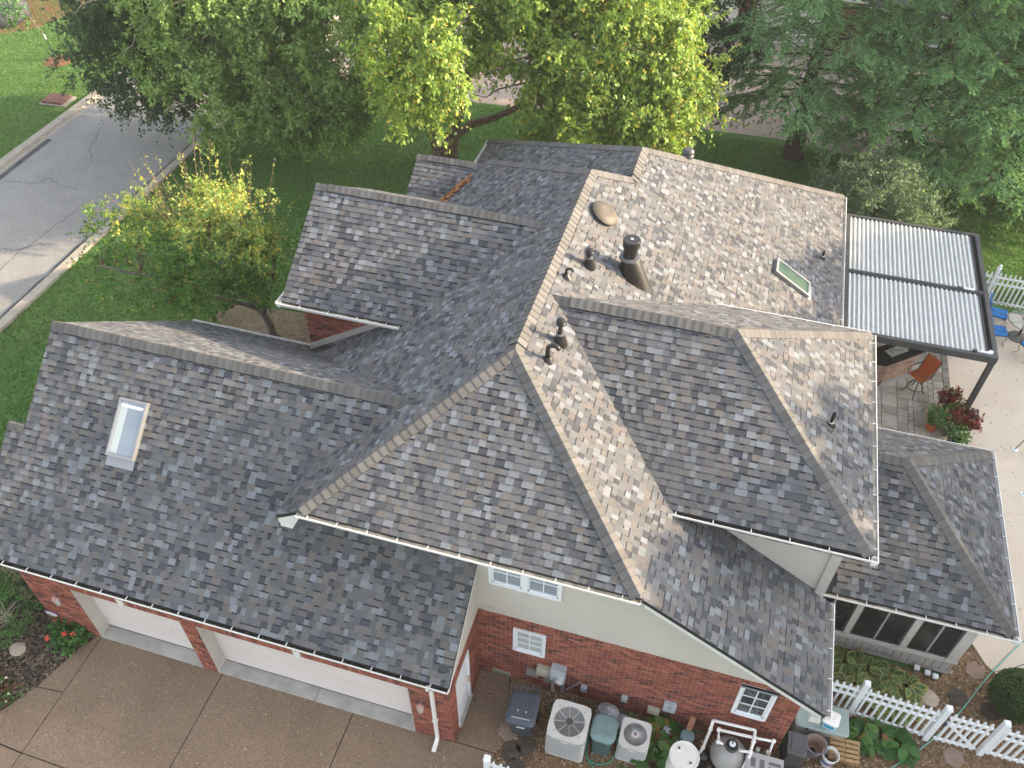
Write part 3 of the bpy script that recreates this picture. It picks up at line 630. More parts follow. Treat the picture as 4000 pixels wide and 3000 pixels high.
# sunroom
gutter((6.97, SYF+.02, SZE-.02), (SXE+.12, SYF+.02, SZE-.02), (0, -1, 0), straps=0.6, fill=0.045); gutter((SXE-.012, SYF-.1, SZE-.02), (SXE-.012, SYB+.1, SZE-.02), (1, 0, 0), straps=0.6, fill=0.08, dirt='debris'); gutter((7.2, SYB-.02, SZE-.02), (SXE, SYB-.02, SZE-.02), (0, 1, 0), straps=0.7)
beam('fascia', (6.97, SYF+.05, SZE-.03), (SXE-.02, SYF+.05, SZE-.03), 0.18, 0.03); beam('fascia', (SXE-.05, SYF+.05, SZE-.03), (SXE-.05, SYB-.05, SZE-.03), 0.18, 0.03)
MB().box(6.95, SXE-.06, SYF+.08, 4.76, SZE-.23, SZE-.215).build('soffit', 'taupe_trim', house)
# brick gable wing
gutter((CX0-.1, CYF+.02, CZE-.02), (-3.52, CYF+.02, CZE-.02), (0, -1, 0), straps=0.75, fill=0.015, first=0.6); beam('fascia', (CX0, CYF+.05, CZE-.03), (-3.5, CYF+.05, CZE-.03), 0.18, 0.03)
gutter((CX0+.0, CYF-.09, CZE-.02), (CX0+.0, CYF+.62, CZE-.02), (-1, 0, 0), straps=0.4, fill=0.05); MB().prism([(CX0+.02, CYF, CZE-.02), (CX0+.02, CYF+.62, CZE-.02), (CX0+.02, CYF+.62, CZE+.36)], (-.02, 0, 0)).build('eave_return', 'trim', house)
MB().box(CX0+.05, -3.7, CYF+.08, 7.25, CZE-.22, CZE-.205).build('soffit', 'trim', house)
rake_y(CX0+.004, CYF, CY, PCF, 0.18, 0.03); rake_y(CX0+.004, CY, 2*CY-CYF, PCB, 0.18, 0.03)
rake_y(DX0+.004, 12.0, DY_, PDF, 0.18, 0.03); rake_y(DX0+.004, DY_, 17.2, PDB, 0.18, 0.03)
yb = YC2+KB*(X2-x2e); gutter((x2e+.01, 15.2, zpl(PL2, x2e, 0)-.02), (x2e+.01, yb, zpl(PL2, x2e, 0)-.02), (-1, 0, 0))
# skirt flashing where the long left slope meets the brick gable wall
mb = MB(); mb.prism([(-6.26, 7.235, zpl(PLf, -6.26, 0)+.02), (-4.0, 7.235, zpl(PLf, -4.0, 0)+.02), (-4.0, 7.235, zpl(PLf, -4.0, 0)+.2), (-6.26, 7.235, zpl(PLf, -6.26, 0)+.2)], (0, -.025, 0)); mb.build('skirt_board', 'taupe_trim', house)
MB().box(-3.95, -3.87, 7.0, 7.08, zpl(PLf, -3.9, 0)+.05, CZE-.13).build('downspout', 'gutter', house)
# ---------------------------------------------------------------- the house: walls
core = MB()
core.box(0.0, 6.72, 1.83, 18.4, 0, 2.8); core.box(-6.2, 0, 7.6, 18.4, 0, 2.8)
core.prism([(0.02, 1.83, 2.8), (6.72, 1.83, 2.8), (6.72, 1.83, 2.93), (3.1, 1.83, 5.12), (-3.3, 1.83, 5.12), (-3.3, 1.83, 3.9), (0.02, 1.83, 3.9)], (0, 0.7, 0))
core.build('wall', 'siding', house)
MB().box(3.4, 6.80, 3.87, 9.55, 2.8, 5.02).box(6.72, 6.80, 3.87, 9.55, 0, 2.8).build('wall', 'siding', house)
gc = MB(); gc.box(-10.12, -0.02, 0.42, 7.55, 0, 2.66); gc.prism([(-10.12, 0.42, 2.66), (-10.12, 7.3, 2.66), (-10.12, GY, zpl(PGF, 0, GY)-.12)], (0.2, 0, 0))
gc.prism([(-0.02, 0.42, 2.66), (-0.02, 1.83, 2.66), (-0.02, 1.83, zpl(PGF, 0, 1.83)-.12), (-0.02, 0.42, zpl(PGF, 0, .42)-.12)], (-0.2, 0, 0)); gc.build('wall', 'brick_plain', house)
cc = MB(); cc.box(-6.22, -3.0, 7.27, 11.8, 0, 5.1); cc.prism([(-6.22, 7.3, 5.1), (-6.22, 11.75, 5.1), (-6.22, CY, CZ-.13)], (0.2, 0, 0)); cc.box(-5.8, -2.5, 12.3, 16.9, 0, 3.4); cc.prism([(-5.8, 12.3, 3.4), (-5.8, 16.9, 3.4), (-5.8, DY_, DZ_-.12)], (0.2, 0, 0)); cc.build('wall', 'brick_plain', house)
# ---- bricks, each laid singly
BR = []; brick_parent = {}
BPAL = [((0.300, 0.102, 0.070), 32), ((0.250, 0.083, 0.058), 25), ((0.360, 0.138, 0.092), 22), ((0.180, 0.070, 0.056), 13), ((0.115, 0.058, 0.052), 8)]
BLn, BHt, MJ = 0.198, 0.0555, 0.0125
def brick_piece(key, O, U, N, poly, col, dep=0.012):
    O, U, N = Vector(O), Vector(U), Vector(N); Z = Vector((0, 0, 1)); n = len(poly)
    if U.cross(Z).dot(N) < 0: poly = poly[::-1]
    V = [tuple(O + U*a + Z*b + N*dep) for a, b in poly] + [tuple(O + U*a + Z*b - N*0.002) for a, b in poly]
    F = [list(range(n))] + [[(i+1) % n, i, n+i, n+(i+1) % n] for i in range(n)]
    dk = tuple(c*0.85 for c in col); BR.append((px_area(V[:n]), key, V, F, [col]+[dk]*n))
def minus(r, holes):
    out = [r]
    for h in holes:
        nxt = []
        for (a, b, c, d) in out:
            if b <= h[0] or a >= h[1] or d <= h[2] or c >= h[3]: nxt.append((a, b, c, d)); continue
            if a < h[0]: nxt.append((a, h[0], c, d))
            if b > h[1]: nxt.append((h[1], b, c, d))
            if c < h[2] and h[2]-c > 0.02: nxt.append((max(a, h[0]), min(b, h[1]), c, h[2]))
            if d > h[3] and d-h[3] > 0.02: nxt.append((max(a, h[0]), min(b, h[1]), h[3], d))
        out = nxt
    return [r for r in out if r[1]-r[0] > 0.012 and r[3]-r[2] > 0.012]
def brick_wall(key, O, U, N, polys, holes=(), back=0.05, bond=0.5):
    """polys: convex counter-clockwise polygons (u, z)"""
    O, U, N = Vector(O), Vector(U), Vector(N); Z = Vector((0, 0, 1)); mb = MB()
    P = [q if area2(q) > 0 else q[::-1] for q in polys]
    xs = sorted({min(a[0] for q in P for a in q), max(a[0] for q in P for a in q)} | {h[0] for h in holes} | {h[1] for h in holes})
    zs = sorted({min(a[1] for q in P for a in q), max(a[1] for q in P for a in q)} | {h[2] for h in holes} | {h[3] for h in holes})
    for i in range(len(xs)-1):
        for j in range(len(zs)-1):
            cx, cz = (xs[i]+xs[i+1])/2, (zs[j]+zs[j+1])/2
            if any(h[0] < cx < h[1] and h[2] < cz < h[3] for h in holes): continue
            for q in P:
                r = clip([(xs[i], zs[j]), (xs[i+1], zs[j]), (xs[i+1], zs[j+1]), (xs[i], zs[j+1])], q)
                if r: mb.prism([O+U*a+Z*b for a, b in r], -N*back)
    brick_parent[key] = mb.build('brick_wall', 'mortar', house)
    z0, z1 = zs[0], zs[-1]; u0, u1 = xs[0], xs[-1]; z = z0+0.004; row = 0
    while z < z1:
        u = u0 - (BLn+MJ)*bond*(row % 2) + 0.002
        while u < u1:
            col = random.choices([c for c, w in BPAL], [w for c, w in BPAL])[0]; k = random.uniform(.88, 1.12); col = tuple(c*k for c in col)
            for r in minus((u, u+BLn, z, z+BHt), holes):
                for q in P:
                    pol = clip([(r[0], r[2]), (r[1], r[2]), (r[1], r[3]), (r[0], r[3])], q)
                    if pol: brick_piece(key, O, U, N, pol, col, 0.010+random.uniform(0, .004))
            u += BLn+MJ
        z += BHt+MJ; row += 1
def soldiers(key, O, U, N, u0, u1, z0, h=0.2, w=0.0575, dep=0.016, skip=None):
    u = u0
    while u < u1-0.02:
        if not (skip and skip[0] < u+w/2 < skip[1]):
            col = random.choices([c for c, w_ in BPAL], [40, 25, 25, 8, 2])[0]; k = random.uniform(.88, 1.12)
            brick_piece(key, O, U, N, [(u, z0), (min(u+w, u1), z0), (min(u+w, u1), z0+h), (u, z0+h)], tuple(c*k for c in col), dep)
        u += w+MJ
YW = 1.8; BT = 2.72
W1 = (0.80, 1.52, 1.41, 2.31); W2 = (5.53, 6.24, 1.30, 2.52)
brick_wall('front', (0, YW, 0), (1, 0, 0), (0, -1, 0), [[(0.0, 0), (6.74, 0), (6.74, BT), (0.0, BT)]], [(W[0], W[1], W[2]-.1, W[3]) for W in (W1, W2)], back=0.03)
for W_ in (W1, W2): soldiers('front', (0, YW-.02, 0), (1, 0, 0), (0, -1, 0), W_[0], W_[1], W_[2]-.1, 0.095, dep=0.03)
MB().box(-0.02, 6.76, YW-.016, YW-.002, BT, BT+.022).build('drip_edge', 'taupe_trim', house)
GF = [(-10.13, -8.88), (-6.14, -5.76), (-0.90, 0.0)]
D1, D2 = (-8.88, -6.14), (-5.76, -0.90); DH = 2.10
brick_wall('garage', (0, 0, 0), (1, 0, 0), (0, -1, 0), [[(-10.13, 0), (0, 0), (0, 2.74), (-10.13, 2.74)]], [(D1[0], D1[1], 0, DH+.205), (D2[0], D2[1], 0, DH+.205)], back=0.1)
for d in (D1, D2):
    m_ = (d[0]+d[1])/2; soldiers('garage', (0, 0, 0), (1, 0, 0), (0, -1, 0), d[0], d[1], DH, 0.2, dep=0.012, skip=(m_-.07, m_+.07))
    MB().box(d[0], d[1], 0.002, 0.1, DH, DH+.21).build('lintel', 'mortar', house)
    MB().prism([(m_-.055, -.012, DH-.0), (m_+.055, -.012, DH), (m_+.085, -.012, DH+.27), (m_-.085, -.012, DH+.27)], (0, -.04, 0)).build('keystone', 'trim', house)
    # jambs, head, apron and the sectional door
    jb = MB()
    for x in (d[0], d[1]-.0):
        sgn = 1 if x == d[0] else -1; jb.box(min(x, x+sgn*.03), max(x, x+sgn*.03), 0.005, 0.34, 0, DH)
    jb.box(d[0], d[1], 0.005, 0.34, DH-.03, DH); jb.build('door_jamb', 'taupe_trim', house)
    slab([(d[0], -.02), (d[1], -.02), (d[1], 0.42), (d[0], 0.42)] if d is D1 else [(d[0], -.02), (m_, -.02), (m_, .42), (d[0], .42)], 'apron', 'apron', house, z=0.02)
    if d is D2: slab([(m_+.012, -.02), (d[1], -.02), (d[1], .42), (m_+.012, .42)], 'apron', 'apron', house, z=0.02)
    gd = MB().box(d[0]+.03, d[1]-.03, 0.33, 0.36, 0.03, DH-.03).build('garage_door', 'door_paint', house)
    ns = 4; hh = (DH-.07)/ns; np_ = 4 if d is D1 else 8
    for i in range(ns):
        sm = MB(); z0 = 0.04+i*hh; sm.box(d[0]+.032, d[1]-.032, 0.305, 0.33, z0, z0+hh-.008)
        pw = (d[1]-d[0]-.06)/np_
        for k in range(np_):
            xa = d[0]+.03+k*pw; sm.box(xa+.07, xa+pw-.07, 0.297, 0.306, z0+.09, z0+hh-.10)
        sm.build('door_section', 'door_paint', gd, bevel=0.006)
    MB().box(d[0]+.03, d[1]-.03, 0.30, 0.33, 0.021, 0.042).build('door_seal', 'black_rubber', gd)
# side of the garage
SD = (0.30, 1.10, 0.12, 2.17)
sidepoly = [(0.0, 0), (1.8, 0), (1.8, BT), (0.0, BT)]
brick_wall('side', (0, 0, 0), (0, 1, 0), (1, 0, 0), [sidepoly], [(SD[0], SD[1], 0.0, SD[3])], back=0.02)
soldiers('side', (0, 0, 0), (0, 1, 0), (1, 0, 0), SD[0], SD[1], 0.0, 0.11, dep=0.05)
dr = MB().box(-.017, -.004, SD[0], SD[1], 0.12, 2.17).build('side_door', 'vinyl', house)
MB().box(-.015, .03, SD[0]-.0, SD[0]+.06, 0.12, 2.17).box(-.015, .03, SD[1]-.06, SD[1], 0.12, 2.17).box(-.015, .03, SD[0], SD[1], 2.11, 2.168).build('door_frame', 'vinyl', dr)
for (a, b, c, d) in ((.42, .66, .35, 1.0), (.74, .98, .35, 1.0), (.42, .66, 1.15, 2.0), (.74, .98, 1.15, 2.0)): MB().box(-.004, .007, a, b, c, d).build('door_panel', 'vinyl', dr, bevel=.008)
MB().box(-.015, .07, SD[0], SD[1], .112, .14).build('sill', 'apron', dr)
for z in (1.02, 1.17): MB().lathe([(0.0, 0), (.03, .005), (.012, .02), (.012, .045), (.03, .05), (.032, .07), (.0, .085)], (-.004, .98, z), 10, axis=(1, 0, 0)).build('door_knob', 'brass', dr, smooth=True)
# brick gable wing front
zl = lambda x: zpl(PLf, x, 0)
brick_wall('gable', (0, 7.25, 0), (1, 0, 0), (0, -1, 0), [[(-6.23, zl(-6.23)-.1), (-3.75, zl(-3.75)-.1), (-3.75, 5.13), (-6.23, 5.13)]], back=0.03)
emit(BR, 'brick', 'bricks', 'brick', brick_parent)
# ---- lap siding, each board a part
def siding(name, y, polys, z0, z1, m='siding', step=0.1, holes=(), U=(1, 0, 0), N=(0, -1, 0), O=None):
    par = None; O = Vector(O) if O else Vector((0, y, 0)); U, N = Vector(U), Vector(N); Z = Vector((0, 0, 1)); par = bpy.data.objects.new(name, None); link(par, house); z = z0
    P = [q if area2(q) > 0 else q[::-1] for q in polys]
    lo = min(a[0] for q in P for a in q); hi = max(a[0] for q in P for a in q)
    while z < z1:
        for r in minus((lo, hi, z, z+step), holes):
            for q in P:
                mb = MB()
                pol = clip([(r[0], r[2]), (r[1], r[2]), (r[1], r[3]), (r[0], r[3])], q)
                if not pol: continue
                if U.cross(Z).dot(N) < 0: pol = pol[::-1]
                def off(b):
                    f = (b-z)/step; return N*(0.030-0.006*f/.78 if f < .78 else 0.024-0.022*(f-.78)/.22)
                for lo_, hi_ in ((z, z+step*.78), (z+step*.78, z+step)):
                    pp_ = pol if area2(pol) > 0 else pol[::-1]; pc = clip(pp_, [(lo-9, lo_), (hi+9, lo_), (hi+9, hi_), (lo-9, hi_)])
                    if pc:
                        if U.cross(Z).dot(N) < 0: pc = pc[::-1]
                        mb.poly([O+U*a+Z*b+off(b) for a, b in pc])
                lowp = [p for p in pol if p[1] < z+step*0.02]
                if len(lowp) >= 2:
                    a0, a1 = min(p[0] for p in lowp), max(p[0] for p in lowp); q_ = [O+U*a1+Z*z+off(z), O+U*a0+Z*z+off(z), O+U*a0+Z*z-N*.005, O+U*a1+Z*z-N*.005]
                    mb.poly(q_ if U.cross(Z).dot(N) > 0 else q_[::-1])
                if mb.f: mb.build('siding_board', m, par)
        z += step
    return par
zrk = lambda x: zpl(PR, x, 0)-.22
UW = (0.29, 1.77, 3.88, 5.09)
siding('siding_wall', YW-.0, [[(0.02, BT+.02), (6.72, BT+.02), (6.72, zrk(6.72)), (3.2, 5.1), (0.02, 5.1)], [(-3.35, 4.35), (0.02, 4.35), (0.02, 5.1), (-3.35, 5.1)]], BT+.02, 5.1, holes=[UW])
siding('siding_wall', 3.85, [[(3.6, zpl(PR, 3.6, 0)), (6.68, zpl(PR, 6.68, 0)-.1), (6.68, 5.05), (3.6, 5.05)]], 3.0, 5.05)
MB().box(6.66, 6.83, 3.80, 3.87, 2.9, 5.03).box(6.80, 6.86, 3.81, 3.95, 2.0, 5.03).build('corner_board', 'taupe_trim', house)
siding('siding_wall', 0, [[(0.0, BT), (1.8, BT), (1.8, zpl(PGF, 0, 1.8)-.24), (0.0, zpl(PGF, 0, 0)-.24)]], BT, 4.4, U=(0, 1, 0), N=(1, 0, 0), O=(0.0, 0, 0))
MB().box(0.13, 0.40, YW-.05, YW-.015, BT+.03, BT+.2).build('vent_cover', 'siding', house, bevel=.01)
mb = MB(); mb.prism([(-3.3, YW-.03, zpl(PGF, 0, YW)+.02), (0.06, YW-.03, zpl(PGF, 0, YW)+.02), (0.06, YW-.03, zpl(PGF, 0, YW)+.16), (-3.3, YW-.03, zpl(PGF, 0, YW)+.16)], (0, .02, 0)); mb.build('skirt_board', 'trim', house)
# ---- windows
def window(x0, x1, z0, z1, y, rows=3, cols=2, fr=0.06, m='vinyl', glass='glass', inner='blind', dep=0.05, sash=None, muntins=True):
    mb = MB(); w = MB()
    w.box(x0, x0+fr, y-dep, y+.03, z0, z1).box(x1-fr, x1, y-dep, y+.03, z0, z1).box(x0+fr, x1-fr, y-dep-.008, y+.03, z0, z0+fr).box(x0+fr, x1-fr, y-dep, y+.03, z1-fr, z1)
    wo = w.build('window', m, house, bevel=0.006); a, b, c, d = x0+fr, x1-fr, z0+fr, z1-fr
    fb = MB(); f2 = fr*.6
    fb.box(a, a+f2, y-.02, y+.01, c, d).box(b-f2, b, y-.02, y+.01, c, d).box(a, b, y-.02, y+.01, c, c+f2).box(a, b, y-.02, y+.01, d-f2, d); fb.build('sash', m, wo)
    a, b, c, d = a+f2, b-f2, c+f2, d-f2
    for i in range(cols):
        for j in range(rows):
            pw, ph = (b-a)/cols, (d-c)/rows; MB().box(a+i*pw, a+(i+1)*pw, y+.0, y+.006, c+j*ph, c+(j+1)*ph).build('pane', glass, wo)
    if muntins:
        for i in range(1, cols): MB().box(a+(b-a)*i/cols-.011, a+(b-a)*i/cols+.011, y-.016, y+.004, c, d).build('muntin', m, wo)
        for j in range(1, rows): MB().box(a, b, y-.015, y+.003, c+(d-c)*j/rows-.011, c+(d-c)*j/rows+.011).build('muntin', m, wo)
    return wo
wa = window(W1[0], W1[1], W1[2], W1[3], YW-.01, glass='blind'); tag(wa, 'white brick-wall window with pale closed blind')
wb = window(W2[0], W2[1], W2[2], W2[3], YW-.01, glass='glass', dep=.06); tag(wb, 'white window in brick with dark panes')
xm = (UW[0]+UW[1])/2
window(UW[0], xm, UW[2], UW[3], YW-.02, glass='sky_glass'); window(xm, UW[1], UW[2], UW[3], YW-.02, glass='sky_glass')
MB().box(W2[0]-.0, W2[1]+.0, YW-.075, YW-.02, W2[3]-.05, W2[3]+.0).build('awning_head', 'sky_glass', house)
# ---- sunroom
YS_ = 4.75
MB().box(6.85, 10.36, YS_+.06, 9.1, 0, 2.42).build('wall', 'dark_glass', house)
sw = MB(); sw.box(6.85, 10.42, YS_-.0, YS_+.06, 0.55, 0.66).box(6.85, 10.42, YS_, YS_+.06, 2.3, 2.44)
sw.build('sunroom_frame', 'taupe_trim', house)
for xa, xb in ((6.85, 7.0), (7.92, 8.06), (9.16, 9.31), (10.20, 10.44)): MB().box(xa, xb, YS_-.03, YS_+.09, 0.5, 2.44).build('sunroom_post', 'taupe_trim', house, bevel=.006)
MB().box(10.38, 10.44, YS_+.09, 9.15, 0, 2.44).build('wall', 'taupe_trim', house)
for xa, xb in ((7.0, 7.92), (8.06, 9.16), (9.31, 10.20)):
    xm = (xa+xb)/2; w = MB().box(xa, xb, YS_+.0, YS_+.05, 0.62, 0.67).box(xa, xb, YS_, YS_+.05, 2.26, 2.31).box(xa, xa+.04, YS_, YS_+.05, .67, 2.26).box(xb-.04, xb, YS_, YS_+.05, .67, 2.26).build('window', 'perg_frame', house)
    MB().box(xm-.02, xm+.02, YS_-.005, YS_+.05, .62, 2.3).build('mullion', 'heater', w)
    for a, b in ((xa+.04, xm-.03), (xm+.03, xb-.04)): MB().box(a, b, YS_+.02, YS_+.026, .67, 2.26).build('pane', 'dark_glass', w)
x = 6.86; pz = bpy.data.objects.new('panel_wall', None); link(pz, house)
MB().box(6.85, 10.43, YS_+.03, YS_+.07, 0.0, .56).build('backing', 'joint', pz)
while x < 10.4:
    MB().box(x+.005, min(x+.17, 10.43), YS_-.012, YS_+.03, 0.06, 0.56).build('panel', 'sun_siding', pz, bevel=.006); x += .176
MB().box(6.85, 10.46, YS_-.05, YS_+.03, 0.5, 0.555).build('sill', 'taupe_trim', house); MB().box(6.85, 10.44, YS_-.03, YS_+.02, 0.0, .065).build('skirt_board', 'sun_siding', house)
# ---- skylights
def skylight(pl, x0, x1, y0, y1, glass, frame, along_x, label):
    N = Vector((-pl[0], -pl[1], 1)).normalized(); Pt = lambda x, y, h: Vector((x, y, zpl(pl, x, y))) + N*h
    mb = MB()
    def bar(a, b, c, d, h): mb.prism([Pt(a, c, 0), Pt(b, c, 0), Pt(b, d, 0), Pt(a, d, 0)], N*h)
    f = .055; bar(x0, x1, y0, y0+f, .12); bar(x0, x1, y1-f, y1, .12); bar(x0, x0+f, y0+f, y1-f, .12); bar(x1-f, x1, y0+f, y1-f, .12)
    o = tag(mb.build('skylight', frame, house, bevel=.008), label)
    g_ = MB(); g_.prism([Pt(x0+f, y0+f, .085), Pt(x1-f, y0+f, .085), Pt(x1-f, y1-f, .085), Pt(x0+f, y1-f, .085)], N*.006); g_.build('pane', glass, o)
    fl = MB(); e = .09
    if along_x: fl.prism([Pt(x1, y0, .016), Pt(x1+.12, y0, .018), Pt(x1+.12, y1, .018), Pt(x1, y1, .016)], N*.004)
    else: fl.prism([Pt(x0, y0, .016), Pt(x0, y0-.16, .018), Pt(x1, y0-.16, .018), Pt(x1, y0, .016)], N*.004)
    fl.build('flashing', 'grey_metal', o); return o, Pt, N
o, Pt, N = skylight(PGF, -8.27, -7.60, 1.95, 2.93, 'sky_glass', 'grey_metal', False, 'long pale skylight on the garage slope')
g_ = MB(); g_.prism([Pt(-8.2, 2.02, .0915), Pt(-8.04, 2.02, .0915), Pt(-8.04, 2.86, .0915), Pt(-8.2, 2.86, .0915)], N*.002); g_.build('light_well', 'sky_well', o)
g_ = MB(); g_.prism([Pt(-8.2, 2.78, .0937), Pt(-7.67, 2.78, .0937), Pt(-7.67, 2.83, .0937), Pt(-8.2, 2.83, .0937)], N*.004); g_.build('blind_rail', 'vinyl', o)
skylight(PR, 4.93, 5.98, 12.93, 13.56, 'green_glass', 'grey_metal', True, 'skylight with green-tinted pane on the right slope')
# ---- vents and pipes
def on(pl, x, y, dz=0): return Vector((x, y, zpl(pl, x, y)+dz))
NR = Vector((-PR[0], -PR[1], 1)).normalized()
b = on(PR, 0.53, 10.22); d_ = MB(); d_.lathe([(.20, 0), (.20, .07), (.36, .075), (.365, .095), (.33, .135), (.24, .175), (.12, .195), (.10, .19), (.0, .192)], b, 28, axis=NR); tag(d_.build('roof_vent', 'bronze_metal', house, smooth='auto'), 'low bronze dome vent near the ridge')
b = on(PR, 1.44, 8.95, -.12); o = MB()

def ring(cx, r_, z, sx=1.0, n=28, tilt=0.0): return [tuple(b + Vector((cx+r_*sx*math.cos(2*math.pi*k/n), r_*math.sin(2*math.pi*k/n), z-tilt*(cx+r_*sx*math.cos(2*math.pi*k/n))))) for k in range(n)]
secs_ = [ring(.20, .30, .10, 1.35, tilt=P_), ring(.17, .285, .16, 1.3, tilt=P_*.9), ring(.09, .245, .34, 1.15, tilt=.3), ring(.02, .205, .52, 1.0), ring(0, .19, .58)]
for sc_ in secs_: o.v += sc_
for i_ in range(4):
    for k_ in range(28): o.face([i_*28+k_, i_*28+(k_+1) % 28, (i_+1)*28+(k_+1) % 28, (i_+1)*28+k_])
ch = tag(o.build('flue_chimney', 'black_cone', house, smooth='auto'), 'fat black metal flue with cone flashing')
MB().lathe([(.235, .545), (.25, .56), (.235, .60), (.18, .61)], b, 28).build('storm_collar', 'galv', ch, smooth='auto')
MB().lathe([(.165, .55), (.165, .84), (.175, .84), (.175, .86), (.165, .86)], b, 28).build('pipe', 'black_pipe', ch, smooth='auto')
MB().lathe([(.175, .86), (.198, .87), (.203, 1.04), (.19, 1.06), (.0, 1.065)], b, 28).build('cap', 'black_pipe', ch, smooth='auto')
MB().lathe([(.018, .003), (.03, .003), (.03, .012), (.018, .012), (.018, .003)], b+Vector((0, 0, 1.063)), 14).build('ring', 'vinyl', ch)
fl = MB(); fl.prism([on(PR, 1.0, 8.5, .02), on(PR, 2.0, 8.5, .02), on(PR, 2.0, 9.4, .02), on(PR, 1.0, 9.4, .02)], (0, 0, .004))
def cap_vent(x, y, hp, label, pl=PR, rc=.095):
    b = on(pl, x, y, -.05); o = tag(MB().lathe([(.135, 0), (.12, .10), (.075, .26), (.07, .28)], b+Vector((.02, 0, 0)), 18, sx=1.15).build('vent_pipe', 'black_cone', house, smooth='auto'), label)
    MB().lathe([(.085, .27), (.09, .28), (.085, .30), (.05, .31)], b, 18).build('storm_collar', 'galv', o, smooth='auto')
    MB().lathe([(.05, .28), (.05, hp)], b, 16).build('pipe', 'black_pipe', o, smooth=True)
    MB().lathe([(.05, hp-.03), (rc, hp-.01), (rc, hp+.04), (rc*.9, hp+.05), (rc, hp+.06), (rc*.92, hp+.095), (rc*.5, hp+.12), (0, hp+.125)], b, 18).build('cap', 'black_pipe', o, smooth='auto'); return o
cap_vent(0.62, 8.27, .40, 'short black capped vent beside the fat flue'); cap_vent(0.62, 5.62, .56, 'tall black capped vent near the hip apex')
def goose(x, y, h, r, label, dx=.17):
    b = on(PR, x, y, -.03); o = tag(MB().lathe([(.12, 0), (.10, .04), (r+.02, .12), (r+.012, .13)], b, 16, sx=1.15).build('gooseneck_vent', 'black_cone', house, smooth='auto'), label)
    pts = [b+Vector((0, 0, .1)), b+Vector((0, 0, h))]; n = 8
    for i in range(1, n+1):
        a = math.pi*.86*i/n; pts.append(b+Vector((dx/2*(1-math.cos(a)), -.02*i/n, h+dx/2*math.sin(a))))
    MB().tube(pts, r, 12).build('pipe', 'black_pipe', o, smooth=True); return o
goose(0.29, 7.47, .2, .03, 'small black gooseneck vent beside the ridge'); goose(0.53, 4.99, .34, .048, 'larger black gooseneck vent by the hip', .24)
def stub(pl, x, y, h, label):
    b = on(pl, x, y, -.02); o = tag(MB().lathe([(.10, 0), (.085, .05), (.05, .1)], b, 14, sx=1.2).build('pipe_boot', 'black_cone', house, smooth='auto'), label)
    MB().lathe([(.05, .09), (.056, .1), (.05, .115)], b, 14).build('collar', 'cream_paint', o, smooth=True); MB().lathe([(.038, .05), (.038, h), (.028, h), (.028, h-.05)], b, 14).build('pipe', 'black_pipe', o, smooth='auto')
stub(PR, 6.38, 15.33, .28, 'black stub pipe near the lower back corner'); stub(PER, 6.22, 6.02, .36, 'black pipe on the right hip face of the wing')
b = Vector((2.0, 15.1, zpl(PB2, 0, 15.1)-.40)); o = MB().lathe([(.13, 0), (.13, .5), (.17, .5), (.18, .56), (.15, .6), (.17, .62), (.17, .68), (.12, .74), (0, .75)], b, 18).build('round_vent', 'perg_frame', house, smooth='auto'); tag(o, 'grey round vent showing behind the back hip')
for x, y, a in ((.84, 8.12, .3), (.80, 7.9, 1.2), (.86, 5.38, .5), (.80, 5.25, 1.4), (.93, 5.45, .2), (.88, 5.2, 2)):
    p = on(PR, x, y, .022); s_ = MB(); s_.poly([p+Vector((math.cos(a+t)*.026, math.sin(a+t)*.022, -P_*math.cos(a+t)*.026)) for t in (0, 1.3, 2.6, 4.4)]); s_.build('sealant_patch', 'galv', house)
# dead leaves in the valley of the small back roof
r = np.random.default_rng(9); mb = MB(); LC = [(0.30, 0.10, 0.035), (0.36, 0.15, 0.05), (0.22, 0.08, 0.035), (0.46, 0.30, 0.14), (0.16, 0.06, 0.03)]
va, vb = Vector((-4.25, 14.15, 0)), Vector((-5.35, 12.4, 0))
for i in range(900):
    t = r.random(); p = va.lerp(vb, t) + Vector((r.normal(0, .07), r.normal(0, .06), 0)); z = max(zpl(PLf, p.x, p.y), zpl(PDF, p.x, p.y)) + .03+abs(r.normal(0, .04))
    a = r.uniform(0, 6.28); s_ = r.uniform(.03, .07); t1 = r.uniform(-.6, .6); k = r.uniform(.7, 1.2); c = LC[r.integers(5)]
    mb.poly([(p.x+math.cos(a+q)*s_*w, p.y+math.sin(a+q)*s_*w, z+t1*s_*math.cos(q)) for q, w in ((0, 1.3), (1.57, .6), (3.14, 1), (4.71, .6))], tuple(v*k for v in c))
mb.build('dead_leaves', 'dry_leaf', house, kind='stuff')
# ---- lamps, downspout, plaque
def lantern(x, z):
    y = -.14; o = MB().lathe([(.0, 0), (.055, .005), (.055, .02), (0, .025)], (x, 0, z+.1), 14, axis=(0, -1, 0)).tube([(x, 0, z+.1), (x, -.06, z+.19), (x, -.12, z+.2), (x, y, z+.17)], .012, 8).lathe([(.075, .11), (.09, .12), (.05, .17), (0, .19)], (x, y, z), 6).build('wall_lamp', 'copper', house); MB().lathe([(.03, -.17), (.055, -.14), (.05, -.12)], (x, y, z), 6).build('lamp_base', 'copper', o)
    MB().lathe([(.05, -.12), (.085, .11)], (x, y, z), 6).build('lamp_glass', 'clear_glass', o); MB().lathe([(.018, -.12), (.022, -.02), (0, .02)], (x, y, z), 10).build('bulb', 'vinyl', o, smooth=True); return o
lantern(-9.3, 1.62); lantern(-.62, 1.6)
ds = MB(); ds.tube([(-.36, -.2, ZGE-.1), (-.36, -.2, ZGE-.22), (-.36, -.065, ZGE-.45), (-.36, -.06, .2), (-.36, -.09, .12), (-.36, -.34, .05)], .048, 4); ds.build('downspout', 'gutter', house)
MB().box(-.42, -.30, -.11, -.012, 1.0, 1.03).build('bracket', 'gutter', house)
